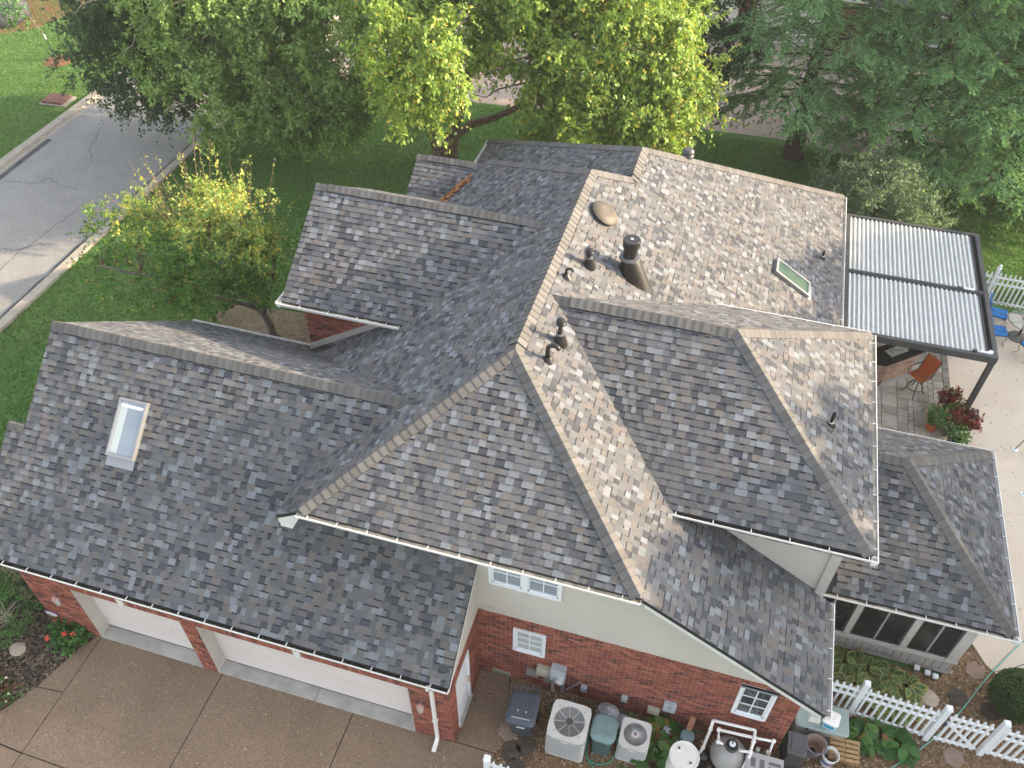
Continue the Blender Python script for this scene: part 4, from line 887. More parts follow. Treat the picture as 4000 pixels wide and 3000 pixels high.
pq = MB().lathe([(.0, 0), (.16, 0), (.16, .02), (.135, .03), (0, .03)], (-10.0, -.012, .55), 24, axis=(0, -1, 0), sx=1.25, sy=.72).build('plaque', 'plaque_rim', house)
MB().lathe([(.0, .03), (.13, .03), (.12, .036), (0, .036)], (-10.0, -.012, .55), 24, axis=(0, -1, 0), sx=1.25, sy=.66).build('plaque_face', 'plaque', pq)
for i, (dx, dz, w) in enumerate(((-.07, .02, .03), (-.03, .03, .02), (.0, .01, .025), (.04, .025, .03), (.08, .01, .02), (-.05, -.03, .04), (.02, -.035, .05))): MB().box(-10+dx, -10+dx+w, -.052, -.0485, .545+dz, .557+dz).build('lettering', 'plaque_rim', pq)
# ---- meters, boxes and conduit on the brick
def wbox(name, x, z, w, h, d, m, y=YW-.014, bev=.01, label=None):
    o = MB().box(x-w/2, x+w/2, y-d, y, z-h/2, z+h/2).build(name, m, house, bevel=bev)
    if label: tag(o, label)
    return o
o = wbox('meter_box', 1.86, 1.02, .34, .46, .18, 'grey_paint', label='grey electric meter box with glass dial')
MB().lathe([(.0, 0), (.10, 0), (.095, .09), (.06, .115), (0, .12)], (1.92, YW-.19, .92), 18, axis=(0, -1, 0)).build('meter_dial', 'clear_glass', o, smooth='auto'); MB().tube([(1.75, YW-.07, .8), (1.75, YW-.07, 0)], .035, 10).build('conduit', 'grey_paint', house)
for x in (1.95, 2.0): MB().tube([(x, YW-.04, .8), (x, YW-.04, 0.02)], .013, 6).build('conduit', 'grey_paint', house)
wbox('utility_box', 1.52, .86, .30, .34, .12, 'cream_paint', label='cream utility box left of the meter'); wbox('cable_box', 1.27, .62, .28, .2, .1, 'filter_grey', label='small weathered grey cable box'); wbox('phone_box', 1.62, .52, .17, .18, .09, 'filter_grey'); MB().tube([(1.62, YW-.05, .45), (1.62, YW-.04, .2), (1.66, YW-.03, .0)], .012, 6).build('conduit', 'heater', house)
wbox('small_box', 1.83, .5, .09, .12, .06, 'grey_paint')
for x, z in ((2.45, .55), (3.36, .6)):
    o = wbox('disconnect_box', x, z, .14, .17, .1, 'grey_paint'); MB().tube([(x, YW-.06, z-.08), (x-.02, YW-.1, z-.25), (x+.12, YW-.25, z-.42)], .014, 6).build('conduit', 'black_pipe', o)
MB().tube([(2.36, YW-.03, .72), (2.05, YW-.05, .2)], .016, 6).build('conduit', 'grey_paint', house)
o = wbox('breaker_box', 4.33, .80, .27, .36, .1, 'grey_paint', label='grey breaker box above the white tank'); MB().lathe([(.0, 0), (.05, 0), (.045, .02), (0, .025)], (4.33, YW-.115, .9), 14, axis=(0, -1, 0)).build('dial', 'filter_grey', o)
wbox('timer_box', 4.02, .42, .26, .2, .1, 'cream_paint')
for i, x in enumerate((4.24, 4.29, 4.34, 4.39)): MB().tube([(x, YW-.05, .62), (x, YW-.05, .2), (x+.05, YW-.07, .1), (x+.5+.1*i, YW-.1, .06)], .014, 6).build('conduit', 'galv' if i % 2 else 'black_pipe', house)
fv = MB().box(.33, .74, YW-.03, YW-.012, .03, .2).build('foundation_vent', 'cream_paint', house)
for i in range(13): MB().box(.35+i*.029, .365+i*.029, YW-.038, YW-.028, .05, .18).build('louvre', 'heater_slot', fv)
# ---------------------------------------------------------------- vegetation helpers
def nrm(a): return a/np.maximum(np.linalg.norm(a, axis=1, keepdims=True), 1e-9)
def leaf_mesh(name, P, D, Nn, Ln, Wd, C, m, parent=None, kind=None, fold=0.0, round_=False):
    if round_: return round_leaves(name, P, D, Nn, Ln, Wd, C, m, parent)
    n = len(P); D = nrm(D); Sd = nrm(np.cross(D, Nn)); Up = np.cross(Sd, D)
    V = np.empty((n*4, 3)); Ln = Ln[:, None]; Wd = Wd[:, None]
    V[0::4] = P; V[1::4] = P + D*Ln*.45 + Sd*Wd*.5 + Up*fold*Ln; V[2::4] = P + D*Ln; V[3::4] = P + D*Ln*.45 - Sd*Wd*.5 + Up*fold*Ln
    me = bpy.data.meshes.new(name); me.vertices.add(n*4); me.vertices.foreach_set('co', V.ravel()); me.loops.add(n*4); me.loops.foreach_set('vertex_index', np.arange(n*4))
    me.polygons.add(n); me.polygons.foreach_set('loop_start', np.arange(n)*4); me.polygons.foreach_set('loop_total', np.full(n, 4))
    CC = np.ones((n, 4)); CC[:, :3] = C; a = me.attributes.new('Col', 'FLOAT_COLOR', 'FACE'); a.data.foreach_set('color', CC.ravel())
    me.materials.append(MATS[m]); me.update(calc_edges=True)
    o = bpy.data.objects.new(name, me); link(o, parent)
    if kind: o['kind'] = kind
    return o
def round_leaves(name, P, D, Nn, Ln, Wd, C, m, parent):
    n = len(P); D = nrm(D); Sd = nrm(np.cross(D, Nn)); Up = np.cross(Sd, D); Ln = Ln[:, None]; Wd = Wd[:, None]
    sh = [(0, 0, 0), (.18, .36, .05), (.45, .5, .06), (.75, .34, .02), (1, 0, -.12), (.5, 0, 0)]; V = np.empty((n*9, 3)); F = []
    pts = [(0, 0, 0), (.18, .36, .05), (.45, .5, .06), (.75, .34, .0), (1, 0, -.12), (.75, -.34, .0), (.45, -.5, .06), (.18, -.36, .05), (.5, 0, -.01)]
    for k, (a, b, c) in enumerate(pts): V[k::9] = P + D*Ln*a + Sd*Wd*b + Up*Ln*c
    for i in range(n):
        for k in range(4): b0 = i*9; F.append((b0+8, b0+2*k, b0+2*k+1, b0+(2*k+2) % 8))
    me = bpy.data.meshes.new(name); me.from_pydata(V.tolist(), [], F); CC = np.ones((n*4, 4)); CC[:, :3] = np.repeat(C, 4, 0); a = me.attributes.new('Col', 'FLOAT_COLOR', 'FACE'); a.data.foreach_set('color', CC.ravel()); me.materials.append(MATS[m]); me.polygons.foreach_set('use_smooth', [True]*len(me.polygons)); me.update()
    o = bpy.data.objects.new(name, me); link(o, parent); return o
def pick_cols(r, n, pal, jit=.18):
    W_ = np.array([p[1] for p in pal], float); W_ /= W_.sum(); i = r.choice(len(pal), n, p=W_); C = np.array([p[0] for p in pal])[i]
    return C*r.uniform(1-jit, 1+jit, (n, 1))
def clusters(r, lobes, n, shell=.55):
    vol = np.array([l[1][0]*l[1][1]*l[1][2] for l in lobes])**.8; vol /= vol.sum(); k = r.choice(len(lobes), n, p=vol)
    d = nrm(r.normal(size=(n, 3))); rr = shell + (1-shell)*r.random(n)**.6; rr *= r.uniform(.86, 1.1, n)
    c = np.array([l[0] for l in lobes])[k]; R_ = np.array([l[1] for l in lobes])[k]
    P = c + d*R_*rr[:, None]
    if n > 150:            # gather the sprays into clumps so that gaps open between them
        m = n//6; q = r.integers(0, m, n); P = P[:m][q] + r.normal(0, .30, (n, 3))*np.array([1, 1, .75]); d = nrm(d[:m][q] + r.normal(0, .45, (n, 3)))
    return P, d
def spray_leaves(r, cp, cd, per, twig=.7, ln=.085, droop=.35, spread=.9, ntw=5):
    n = len(cp); N_ = n*per; ci = np.repeat(np.arange(n), per); tw = r.integers(0, ntw, N_)
    td = nrm(cd[:, None, :]*.6 + r.normal(size=(n, ntw, 3))*spread*np.array([1, 1, .7])); tl = twig*r.uniform(.5, 1.15, (n, ntw))
    t = r.random(N_)**.75; d = td[ci, tw]; l_ = tl[ci, tw]
    P = cp[ci] + d*(t*l_)[:, None]; P[:, 2] -= droop*(t*l_)**2/twig; P += r.normal(0, .035, (N_, 3))
    D = nrm(d*.5 + r.normal(size=(N_, 3))*.75 + np.array([0, 0, -.45*droop/.35])); Nn = nrm(r.normal(size=(N_, 3))*.45 + np.array([.25, -.1, .75]) + cd[ci]*.5)
    L_ = ln*r.uniform(.65, 1.3, N_); return P, D, Nn, L_, ci
def limb(mb, a, b, r0, r1, r, n=6, sag=.0, seg=5):
    a, b = Vector(a), Vector(b); pts = []
    for i in range(seg+1):
        t = i/seg; p = a.lerp(b, t); w = (b-a).length*.05*math.sin(math.pi*t); p += Vector((r.normal()*w, r.normal()*w, r.normal()*w*.5 + sag*math.sin(math.pi*t)))
        pts.append(p)
    mb.tube(pts, [r0+(r1-r0)*i/seg for i in range(seg+1)], n, caps=False); return pts
def broadleaf(name, label, base, trunks, lobes, ncl, per, pal, seed, bark='bark_birch', ln=.085, twig=.7, droop=.35, group=None, limbs=40, cat='tree', shell=.55, wfac=.55, ntw=5, top_pal=None, top_z=None, twigmat=None, lim_r=.05, spread=.9, extra=None):
    r = np.random.default_rng(seed); t = thing(name, label, cat, group, base); t.location = base; B = Vector(base)
    loc = lambda p: tuple(Vector(p)-B)
    lobesL = [(tuple(Vector(c)-B), R_) for c, R_ in lobes]
    tops = []
    for path, r0, r1 in trunks:
        mb = MB(); pts = [Vector(loc(p)) for p in path]; fine = []
        for i in range(len(pts)-1):
            for k in range(4): fine.append(pts[i].lerp(pts[i+1], k/4) + Vector((r.normal(0, .02), r.normal(0, .02), 0)))
        fine.append(pts[-1]); m = len(fine); mb.tube(fine, [(r0+(r1-r0)*(i/(m-1))**.8)*(1.25 if i == 0 else 1) for i in range(m)], 10); mb.build('trunk', bark, t, smooth=True); tops += fine[m//2:]
    cp, cd = clusters(r, lobesL, ncl, shell)
    if extra is not None:
        cp = np.vstack([cp, np.array([loc(p) for p in extra])]); cd = np.vstack([cd, np.tile([0, 0, -1.], (len(extra), 1))]); ncl = len(cp)
    cp = cp[cp[:, 2] > .25] if len(cp) else cp; cd = cd[:len(cp)]
    mb = MB(); idx = r.choice(len(cp), min(limbs, len(cp)), replace=False)
    for i in idx:
        q = Vector(cp[i]); s = min(tops, key=lambda p: (p-q).length + (2 if p.z > q.z else 0)); limb(mb, s, q, lim_r*r.uniform(.6, 1.2), .008, r, 5, sag=.15)
    if mb.f: mb.build('branches', twigmat or bark, t, smooth=True, kind='stuff')
    P, D, Nn, L_, ci = spray_leaves(r, cp, cd, per, twig, ln, droop, spread, ntw); C = pick_cols(r, len(P), pal)
    C *= r.uniform(.85, 1.15, (len(cp), 1))[ci]
    if top_pal is not None:
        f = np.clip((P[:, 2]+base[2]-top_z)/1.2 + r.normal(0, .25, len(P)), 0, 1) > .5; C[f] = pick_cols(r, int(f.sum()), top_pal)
    leaf_mesh('crown', P, D, Nn, L_, L_*wfac*r.uniform(.8, 1.2, len(P)), C, 'leaf', t); return t
def conifer(name, label, base, h, zb, rmax, seed, pal, nb=70, nsp=22, nlf=26, bark='bark_dark', group=None, skew=(0, 0), trunk_r=.3):
    r = np.random.default_rng(seed); t = thing(name, label, 'tree', group, base); mb = MB()
    path = [Vector((skew[0]*(i/8)**1.3 + r.normal(0, .03), skew[1]*(i/8)**1.3, h*i/8)) for i in range(9)]; mb.tube(path, [trunk_r*(1-.92*i/8)*(1.4 if i == 0 else 1) for i in range(9)], 10); mb.build('trunk', bark, t, smooth=True)
    br = MB(); Ps, Ds = [], []
    for b in range(nb):
        z = zb + (h-zb)*(b+r.random())/nb; f = (z-zb)/(h-zb); L = rmax*(1-f)**.75*(.7+.45*min(1, f*5))*r.uniform(.7, 1.12) + .25; az = b*2.4 + r.normal(0, .35)
        o = np.array([skew[0]*(z/h)**1.3, skew[1]*(z/h)**1.3, z]); out = np.array([math.cos(az), math.sin(az), 0]); rise = r.uniform(-.02, .22); drp = r.uniform(.12, .26)
        pt = lambda u: o + out*L*u + np.array([0, 0, L*(rise*u - drp*u*u)])
        br.tube([Vector(pt(u)) for u in (0, .25, .5, .75, 1)], [.045*(1-f)+.016, .03*(1-f)+.012, .02, .012, .005], 5, caps=False)
        side = np.array([-out[1], out[0], 0])
        us = r.uniform(.14, 1.0, nsp)
        for k in range(nsp):
            u = us[k]; sg = 1 if k % 2 else -1; sl = (.22+.36*(1-u))*min(L, 3.2)*r.uniform(.6, 1.15) + .15
            sd = out*r.uniform(.45, .9) + side*sg*r.uniform(.5, 1.0); sd /= np.linalg.norm(sd); q0 = pt(u); w = r.random(nlf)
            p = q0 + sd*(w*sl)[:, None]; p[:, 2] -= .32*(w*sl)**2 + .08*w*sl; p += r.normal(0, .02, (nlf, 3))
            lf = sd*.75 + np.cross(sd, [0, 0, 1])*r.choice([-1, 1], nlf)[:, None]*r.uniform(.3, 1.0, (nlf, 1)) + np.array([0, 0, -.35]) + r.normal(0, .18, (nlf, 3)); Ps.append(p); Ds.append(lf)
    br.build('branches', bark, t, smooth=True, kind='stuff')
    P = np.vstack(Ps); D = nrm(np.vstack(Ds)); n = len(P); C = pick_cols(r, n, pal, .22); Nn = nrm(r.normal(size=(n, 3))*.5 + np.array([0, 0, 1])); L_ = r.uniform(.13, .27, n)
    leaf_mesh('crown', P, D, Nn, L_, L_*.27, C, 'needle', t); return t
def small_plant(name, label, base, kind, seed, rad_=.35, h=.35, n=60, ln=.12, wf=.5, pal=None, group=None, cat='plant', flowers=None, stem='twig', up=.6):
    r = np.random.default_rng(seed); t = thing(name, label, cat, group, base)
    if kind == 'hosta':
        a = r.uniform(0, 6.28, n); rr = rad_*np.sqrt(r.random(n)); P = np.stack([np.cos(a)*rr*.5, np.sin(a)*rr*.5, h*(1-.5*rr/rad_)*r.uniform(.5, 1, n)], 1); D = np.stack([np.cos(a), np.sin(a), r.uniform(-.45, .25, n)], 1); Nn = nrm(r.normal(size=(n, 3))*.25 + np.array([0, 0, 1]))
        L_ = ln*r.uniform(.7, 1.25, n); C = pick_cols(r, n, pal)
        if wf < 0:      # variegated: a pale leaf with a smaller dark one laid 3 mm above its middle
            w = -wf; leaf_mesh('leaf_margin', P, D, Nn, L_, L_*w, np.tile((.42, .42, .15), (n, 1))*r.uniform(.8, 1.15, (n, 1)), 'leaf', t, round_=True); up_ = np.cross(nrm(np.cross(nrm(D), Nn)), nrm(D)); leaf_mesh('leaf_blade', P+nrm(D)*(L_*.08)[:, None]+up_*.004, D, Nn, L_*.80, L_*w*.66, C, 'leaf', t, round_=True)
        else: leaf_mesh('leaves', P, D, Nn, L_, L_*wf, C, 'leaf', t, round_=True)
        st = MB()
        for i in range(0, n, 3): st.tube([(0, 0, 0), tuple(P[i])], .004, 4, caps=False)
        st.build('stems', 'twig', t)
    else:
        cp, cd = clusters(r, [((0, 0, h*.5), (rad_, rad_, h*.5))], max(6, n//14), .3); cp[:, 2] = np.maximum(cp[:, 2], .04)
        P, D, Nn, L_, ci = spray_leaves(r, cp, cd, 14, rad_*.45, ln, .1, .9, 4); P[:, 2] = np.maximum(P[:, 2], .02); leaf_mesh('leaves', P, D, Nn, L_, L_*wf, pick_cols(r, len(P), pal), 'leaf', t)
        st = MB()
        for c in cp[::2]: st.tube([(0, 0, 0), tuple(c)], .006, 4, caps=False)
        st.build('stems', stem, t)
    if flowers:
        fc, nf, fs, fz = flowers
        for i in range(nf):
            a = r.uniform(0, 6.28); rr = rad_*math.sqrt(r.random())*.95; c = np.array([math.cos(a)*rr, math.sin(a)*rr, h*fz*r.uniform(.8, 1.1)]); m = 12
            pd = nrm(r.normal(size=(m, 3)) + np.array([0, 0, .5])); leaf_mesh('flower', c+pd*fs*.1, pd, nrm(r.normal(size=(m, 3))), np.full(m, fs*.55), np.full(m, fs*.5), np.tile(fc, (m, 1))*r.uniform(.8, 1.2, (m, 1)), 'petal', t)
    return t
# ---------------------------------------------------------------- pergola
perg = thing('pergola', 'charcoal pergola with pale louvred roof over the stone patio', 'pergola', loc=(9.4, 16.4, 0))
PX0, PX1, PY0, PY1, PZ = 7.28, 11.45, 13.37, 19.54, 2.48
def pb(name, m, *b, bev=.006):
    mb = MB()
    for q in b: mb.box(q[0]-9.4, q[1]-9.4, q[2]-16.4, q[3]-16.4, q[4], q[5])
    return mb.build(name, m, perg, bevel=bev)
pb('front_beam', 'perg_frame', (PX0, PX1, PY0, PY0+.13, PZ-.22, PZ)); pb('back_beam', 'perg_frame', (PX0, PX1, PY1-.13, PY1, PZ-.22, PZ)); pb('side_beam', 'perg_frame', (PX1-.13, PX1, PY0+.13, PY1-.13, PZ-.22, PZ)); pb('side_beam', 'perg_frame', (PX0, PX0+.1, PY0+.13, PY1-.13, PZ-.22, PZ))
pb('gutter_channel', 'black_rubber', (PX1-.24, PX1-.14, PY0+.14, PY1-.14, PZ-.16, PZ-.12)); pb('side_rail', 'perg_frame', (PX1-.27, PX1-.24, PY0+.14, PY1-.14, PZ-.18, PZ-.03))
pb('mid_beam', 'perg_frame', (PX0+.1, PX1-.13, 16.25, 16.44, PZ-.2, PZ-.01)); pb('mid_rib', 'perg_frame', (PX0+.1, PX1-.15, 16.30, 16.33, PZ-.01, PZ+.012))
for x, y in ((PX1-.15, PY0+.02), (PX1-.15, 16.27), (PX1-.15, PY1-.15), (PX0+.02, PY1-.15), (PX0+.02, PY0+.02)): pb('post', 'perg_frame', (x, x+.14, y, y+.14, 0, PZ-.22))
n = 28; wl_ = (PX1-.28-(PX0+.12))/n
for i in range(n):
    x = PX0+.12+i*wl_
    for ya, yb_ in ((PY0+.15, 16.24), (16.46, PY1-.15)):
        mb = MB(); z = PZ-.06; X = lambda a: x+a*wl_-9.4; Y0, Y1 = ya-16.4, yb_-16.4
        sec = [(0, 0), (.02, .018), (.12, .034), (.26, .04), (.40, .034), (.5, .018), (.53, .002)]
        for k in range(len(sec)-1): mb.poly([(X(sec[k][0]), Y0, z+sec[k][1]), (X(sec[k+1][0]), Y0, z+sec[k+1][1]), (X(sec[k+1][0]), Y1, z+sec[k+1][1]), (X(sec[k][0]), Y1, z+sec[k][1])])
        for Y in (Y0, Y1): mb.poly([(X(a), Y, z+b) for a, b in sec])
        lo = mb.build('louver', 'louver', perg, smooth='auto')
        gm = MB().box(X(.5), X(1.0), Y0, Y1, z-.03, z-.006).build('louver_web', 'louver_grey', lo)
for (x, y) in ((10.75, 16.37), (10.95, PY0+.14)):
    pb('actuator', 'vinyl', (x, x+.3, y-.03, y+.03, PZ-.0, PZ+.05)); pb('actuator_bracket', 'perg_frame', (x-.18, x-.06, y-.04, y+.04, PZ-.01, PZ+.05))
mb = MB(); mb.lathe([(0, -.05), (.06, -.045), (.075, 0), (.06, .045), (0, .05)], (PX1-.2-9.4, PY0+.2-16.4, PZ-.0), 14); mb.build('rain_sensor', 'vinyl', perg, smooth=True)
# ---------------------------------------------------------------- stone patio
pav = sheet('stone_patio', [(6.9, 9.3), (11.13, 9.3), (11.13, 19.6), (6.9, 19.6)], -0.03, 'joint')
rp = np.random.default_rng(21); cell = .155; nx, ny = int((10.92-7.2)/cell), int((19.5-9.4)/cell); occ = np.zeros((nx, ny), bool)
for j in range(ny):
    for i in range(nx):
        if occ[i, j]: continue
        for (w, h) in [[(3, 3), (4, 3), (3, 2), (2, 3), (3, 4), (2, 2)][k] for k in rp.permutation(6)] + [(2, 1), (1, 2), (1, 1)]:
            if i+w <= nx and j+h <= ny and not occ[i:i+w, j:j+h].any():
                occ[i:i+w, j:j+h] = True; k = rp.uniform(.85, 1.12); c = (.40*k, .375*k, .335*k) if rp.random() > .12 else (.31*k, .285*k, .25*k)
                x, y = 7.2+i*cell, 9.4+j*cell
                if not (x+w*cell > 7.95 and 10.6 < y+h*cell < 17.6): break
                mb = MB(); mb.col = c; mb.box(x+.007, x+w*cell-.007, y+.007, y+h*cell-.007, -.02, .006+rp.uniform(-.002, .003), c); mb.build('paver', 'paver', pav, bevel=.006); break
y = 9.6
while y < 19.4:
    k = rp.uniform(.8, 1.15); mb = MB(); c = (.27*k, .25*k, .225*k); mb.box(10.935, 11.12, y+.005, y+.098, -.02, .008, c); mb.build('edging_stone', 'paver', pav, bevel=.006); y += .104
# bar counter with ledge-stone face
bar = thing('bar_counter', 'stone-faced bar counter with black granite top under the pergola', 'counter', loc=(9.0, 14.3, 0))
bl = lambda p: (p[0]-9.0, p[1]-14.3)
top = [bl(p) for p in ((8.92, 13.85), (10.08, 14.86), (9.6, 15.42), (8.62, 14.6), (7.5, 14.6), (7.5, 13.78))]
MB().prism([(x, y, 1.03) for x, y in top], (0, 0, .04)).build('counter_top', 'granite', bar, bevel=.008)
body = [bl(p) for p in ((8.98, 14.08), (9.88, 14.87), (9.55, 15.25), (8.65, 14.42), (7.6, 14.42), (7.6, 14.0))]; MB().prism([(x, y, 0) for x, y in body], (0, 0, 1.03)).build('body', 'mortar', bar)
a, b = Vector(body[0]), Vector(body[1]); d = (b-a).normalized(); nn_ = Vector((d.y, -d.x)); Lw = (b-a).length
for (a, b) in ((Vector(body[0]), Vector(body[1])), (Vector(body[5]), Vector(body[0]))):
    d = (b-a).normalized(); nn_ = Vector((d.y, -d.x)); Lw = (b-a).length; z = .14
    while z < 1.02:
        u = 0; hh = rp.uniform(.045, .085)
        while u < Lw:
            w = min(rp.uniform(.12, .34), Lw-u); k = rp.uniform(.75, 1.2); c = (.40*k, .27*k, .20*k); dp = rp.uniform(.012, .04); p = a+d*u
            mb = MB(); mb.obox((p.x, p.y, z), (d.x*(w-.006), d.y*(w-.006), 0), (nn_.x*dp, nn_.y*dp, 0), (0, 0, min(hh, 1.025-z)-.006), c); mb.build('ledge_stone', 'ledge_stone', bar); u += w
        z += hh
    mb = MB(); mb.obox((a.x, a.y, 0), (d.x*Lw, d.y*Lw, 0), (nn_.x*.05, nn_.y*.05, 0), (0, 0, .135)); mb.build('plinth', 'slab_grey', bar)
cs = thing('serving_board', 'marbled grey and white slab lying on the black counter', 'board', loc=(9.3, 14.55, 1.071)); mb = MB(); mb.prism([(-.23, -.27, 0), (.28, .18, 0), (.08, .42, 0), (-.45, -.06, 0)], (0, 0, .02)); mb.build('slab', 'cover_slab', cs)
ob = thing('orange_tray', 'small orange object at the end of the black counter', 'tray', loc=(9.78, 14.95, 1.071)); MB().box(-.09, .07, -.04, .04, 0, .03).build('tray', 'rust_fabric', ob, bevel=.006)
# ---------------------------------------------------------------- swivel bar chairs
def bar_chair(loc, rz, label):
    t = thing('bar_chair', label, 'chair', 'rust-orange swivel bar chairs', loc); t.rotation_euler = (0, 0, rz)
    # faces +X locally; sling seat, curved back
    for nm, sec in (('seat', [(.24, .72), (.20, .745), (.0, .71), (-.18, .70), (-.22, .74)]), ('backrest', [(-.22, .74), (-.26, .86), (-.29, 1.0), (-.33, 1.14), (-.40, 1.26)])):
        mb = MB()
        for k in range(len(sec)-1):
            (x0, z0), (x1, z1) = sec[k], sec[k+1]; n_ = Vector((-(z1-z0), 0, x1-x0)).normalized()*.014
            mb.prism([(x0, -.23, z0), (x1, -.23, z1), (x1, .23, z1), (x0, .23, z0)], n_)
        mb.build(nm, 'rust_fabric', t, smooth='auto')
    for s in (-1, 1):
        y = .245*s; MB().tube([(.25, y, .71), (.0, y, .70), (-.2, y, .70), (-.25, y, .84), (-.29, y, 1.0), (-.33, y, 1.14), (-.41, y, 1.27)], .016, 8).build('side_frame', 'iron', t, smooth=True)
        MB().tube([(.18, y, .70), (.25, y*1.12, .80), (.24, y*1.18, .92), (.1, y*1.2, .96), (-.12, y*1.18, .95), (-.28, y, .97)], .017, 8).build('armrest', 'iron', t, smooth=True)
    MB().tube([(0, 0, .70), (0, 0, .56)], .04, 10).build('swivel_post', 'iron', t, smooth=True)
    for k in range(4):
        a = math.pi/4+k*math.pi/2; c, s = math.cos(a), math.sin(a); MB().tube([(c*.03, s*.03, .60), (c*.14, s*.14, .48), (c*.22, s*.22, .2), (c*.30, s*.30, .02), (c*.34, s*.34, .012)], .017, 8).build('leg', 'iron', t, smooth=True)
    MB().tube([(.235*math.cos(i*math.pi/12), .235*math.sin(i*math.pi/12), .25) for i in range(25)], .013, 6, caps=False).build('foot_ring', 'iron', t, smooth=True); return t
bar_chair((9.98, 14.1, 0.008), rad(-135), 'rust-orange bar chair in full view beside the stone counter'); bar_chair((8.42, 13.25, 0.008), rad(60), 'rust-orange bar chair mostly hidden behind the roof edge')
# ---------------------------------------------------------------- blue patio set
def iron_chair(loc, rz, label):
    t = thing('patio_chair', label, 'chair', 'blue cushioned wrought-iron chairs', loc); t.rotation_euler = (0, 0, rz)
    MB().box(-.23, .25, -.24, .24, .40, .47).build('seat_cushion', 'blue_cushion', t, bevel=.025); mb = MB(); mb.obox((-.25, -.23, .47), (-.08, 0, .02), (0, .46, 0), (-.14, 0, .52)); mb.build('back_cushion', 'blue_cushion', t, bevel=.025)
    for sx, sy in ((1, 1), (1, -1), (-1, 1), (-1, -1)): MB().tube([(.2*sx, .21*sy, .39), (.23*sx, .24*sy, .3), (.18*sx, .2*sy, .15), (.25*sx, .26*sy, .02), (.27*sx, .28*sy, .01)], .011, 6).build('leg', 'iron', t, smooth=True)
    for s in (-1, 1): MB().tube([(.2, .25*s, .4), (.24, .27*s, .58), (.14, .28*s, .66), (-.1, .28*s, .64), (-.3, .26*s, .70)], .010, 6).build('armrest', 'iron', t, smooth=True)
    MB().tube([(-.27, -.25, .4), (-.38, -.25, .85), (-.42, -.12, 1.0), (-.43, 0, 1.03), (-.42, .12, 1.0), (-.38, .25, .85), (-.27, .25, .4)], .011, 6).build('back_frame', 'iron', t, smooth=True)
    MB().tube([(-.40, .1*math.cos(i*.7), .93+.07*math.sin(i*.7)) for i in range(10)], .008, 5).build('scroll', 'iron', t, smooth=True); MB().box(-.22, .22, -.23, .23, .385, .4).build('seat_frame', 'iron', t); return t
iron_chair((12.72, 18.28, 0), rad(-8), 'blue cushioned iron chair nearest the white picket fence'); iron_chair((12.62, 17.35, 0), rad(4), 'blue cushioned iron chair beside the pergola corner'); iron_chair((13.55, 16.85, 0), rad(120), 'blue cushioned iron chair cut off by the right picture edge')
tb = thing('patio_table', 'round glass patio table on a stone pedestal', 'table', loc=(13.4, 17.75, 0))
MB().lathe([(.30, 0), (.30, .04), (.26, .06), (.12, .09), (.05, .11)], (0, 0, 0), 24).build('base', 'table_stone', tb, smooth='auto'); MB().lathe([(.04, .1), (.04, .68)], (0, 0, 0), 12).build('pedestal', 'iron', tb, smooth=True)
MB().tube([(.56*math.cos(i*math.pi/18), .56*math.sin(i*math.pi/18), .71) for i in range(37)], .014, 6, caps=False).build('rim', 'iron', tb, smooth=True)
for k in range(4): a = k*math.pi/2+.4; MB().tube([(0, 0, .62), (.3*math.cos(a), .3*math.sin(a), .68), (.55*math.cos(a), .55*math.sin(a), .705)], .010, 6).build('spoke', 'iron', tb)
gl = bpy.data.materials.new('clear_top'); gl.use_nodes = True; gb = gl.node_tree.nodes['Principled BSDF']; gb.inputs['Transmission Weight'].default_value = .9; gb.inputs['Roughness'].default_value = .03; gb.inputs['Base Color'].default_value = (.8, .85, .83, 1); gb.inputs['IOR'].default_value = 1.2; MATS['clear_top'] = gl
MB().lathe([(0, .712), (.55, .712), (.55, .722), (0, .722)], (0, 0, 0), 36).build('glass_top', 'clear_top', tb)
fl_ = thing('pink_ornament', 'small pink ornament on the glass patio table', 'ornament', loc=(13.33, 17.85, .723)); MB().lathe([(.03, 0), (.05, .04), (.09, .08), (.07, .10), (.03, .07)], (0, 0, 0), 10).build('bowl', 'pink', fl_, smooth=True)
# pool ladder rails at the patio edge
def ladder(loc, lab):
    t = thing('handrail', lab, 'handrail', 'steel pool handrails', loc); MB().tube([(0, 0, .01), (.10, .02, .45), (.22, .05, .80), (.42, .08, .92), (.7, .1, .78), (.85, .1, .3)], .022, 10).build('rail', 'steel', t, smooth=True); MB().lathe([(.09, 0), (.09, .012), (.04, .03), (.03, .03)], (0, 0, 0), 18).build('escutcheon', 'vinyl', t, smooth='auto')
ladder((12.75, 12.53, 0), 'steel handrail with white foot plate, left one of the nearby pair'); ladder((13.07, 12.45, 0), 'steel handrail with white foot plate, right one of the nearby pair'); ladder((12.78, 10.85, 0), 'lone steel handrail with white foot plate nearer the sunroom')
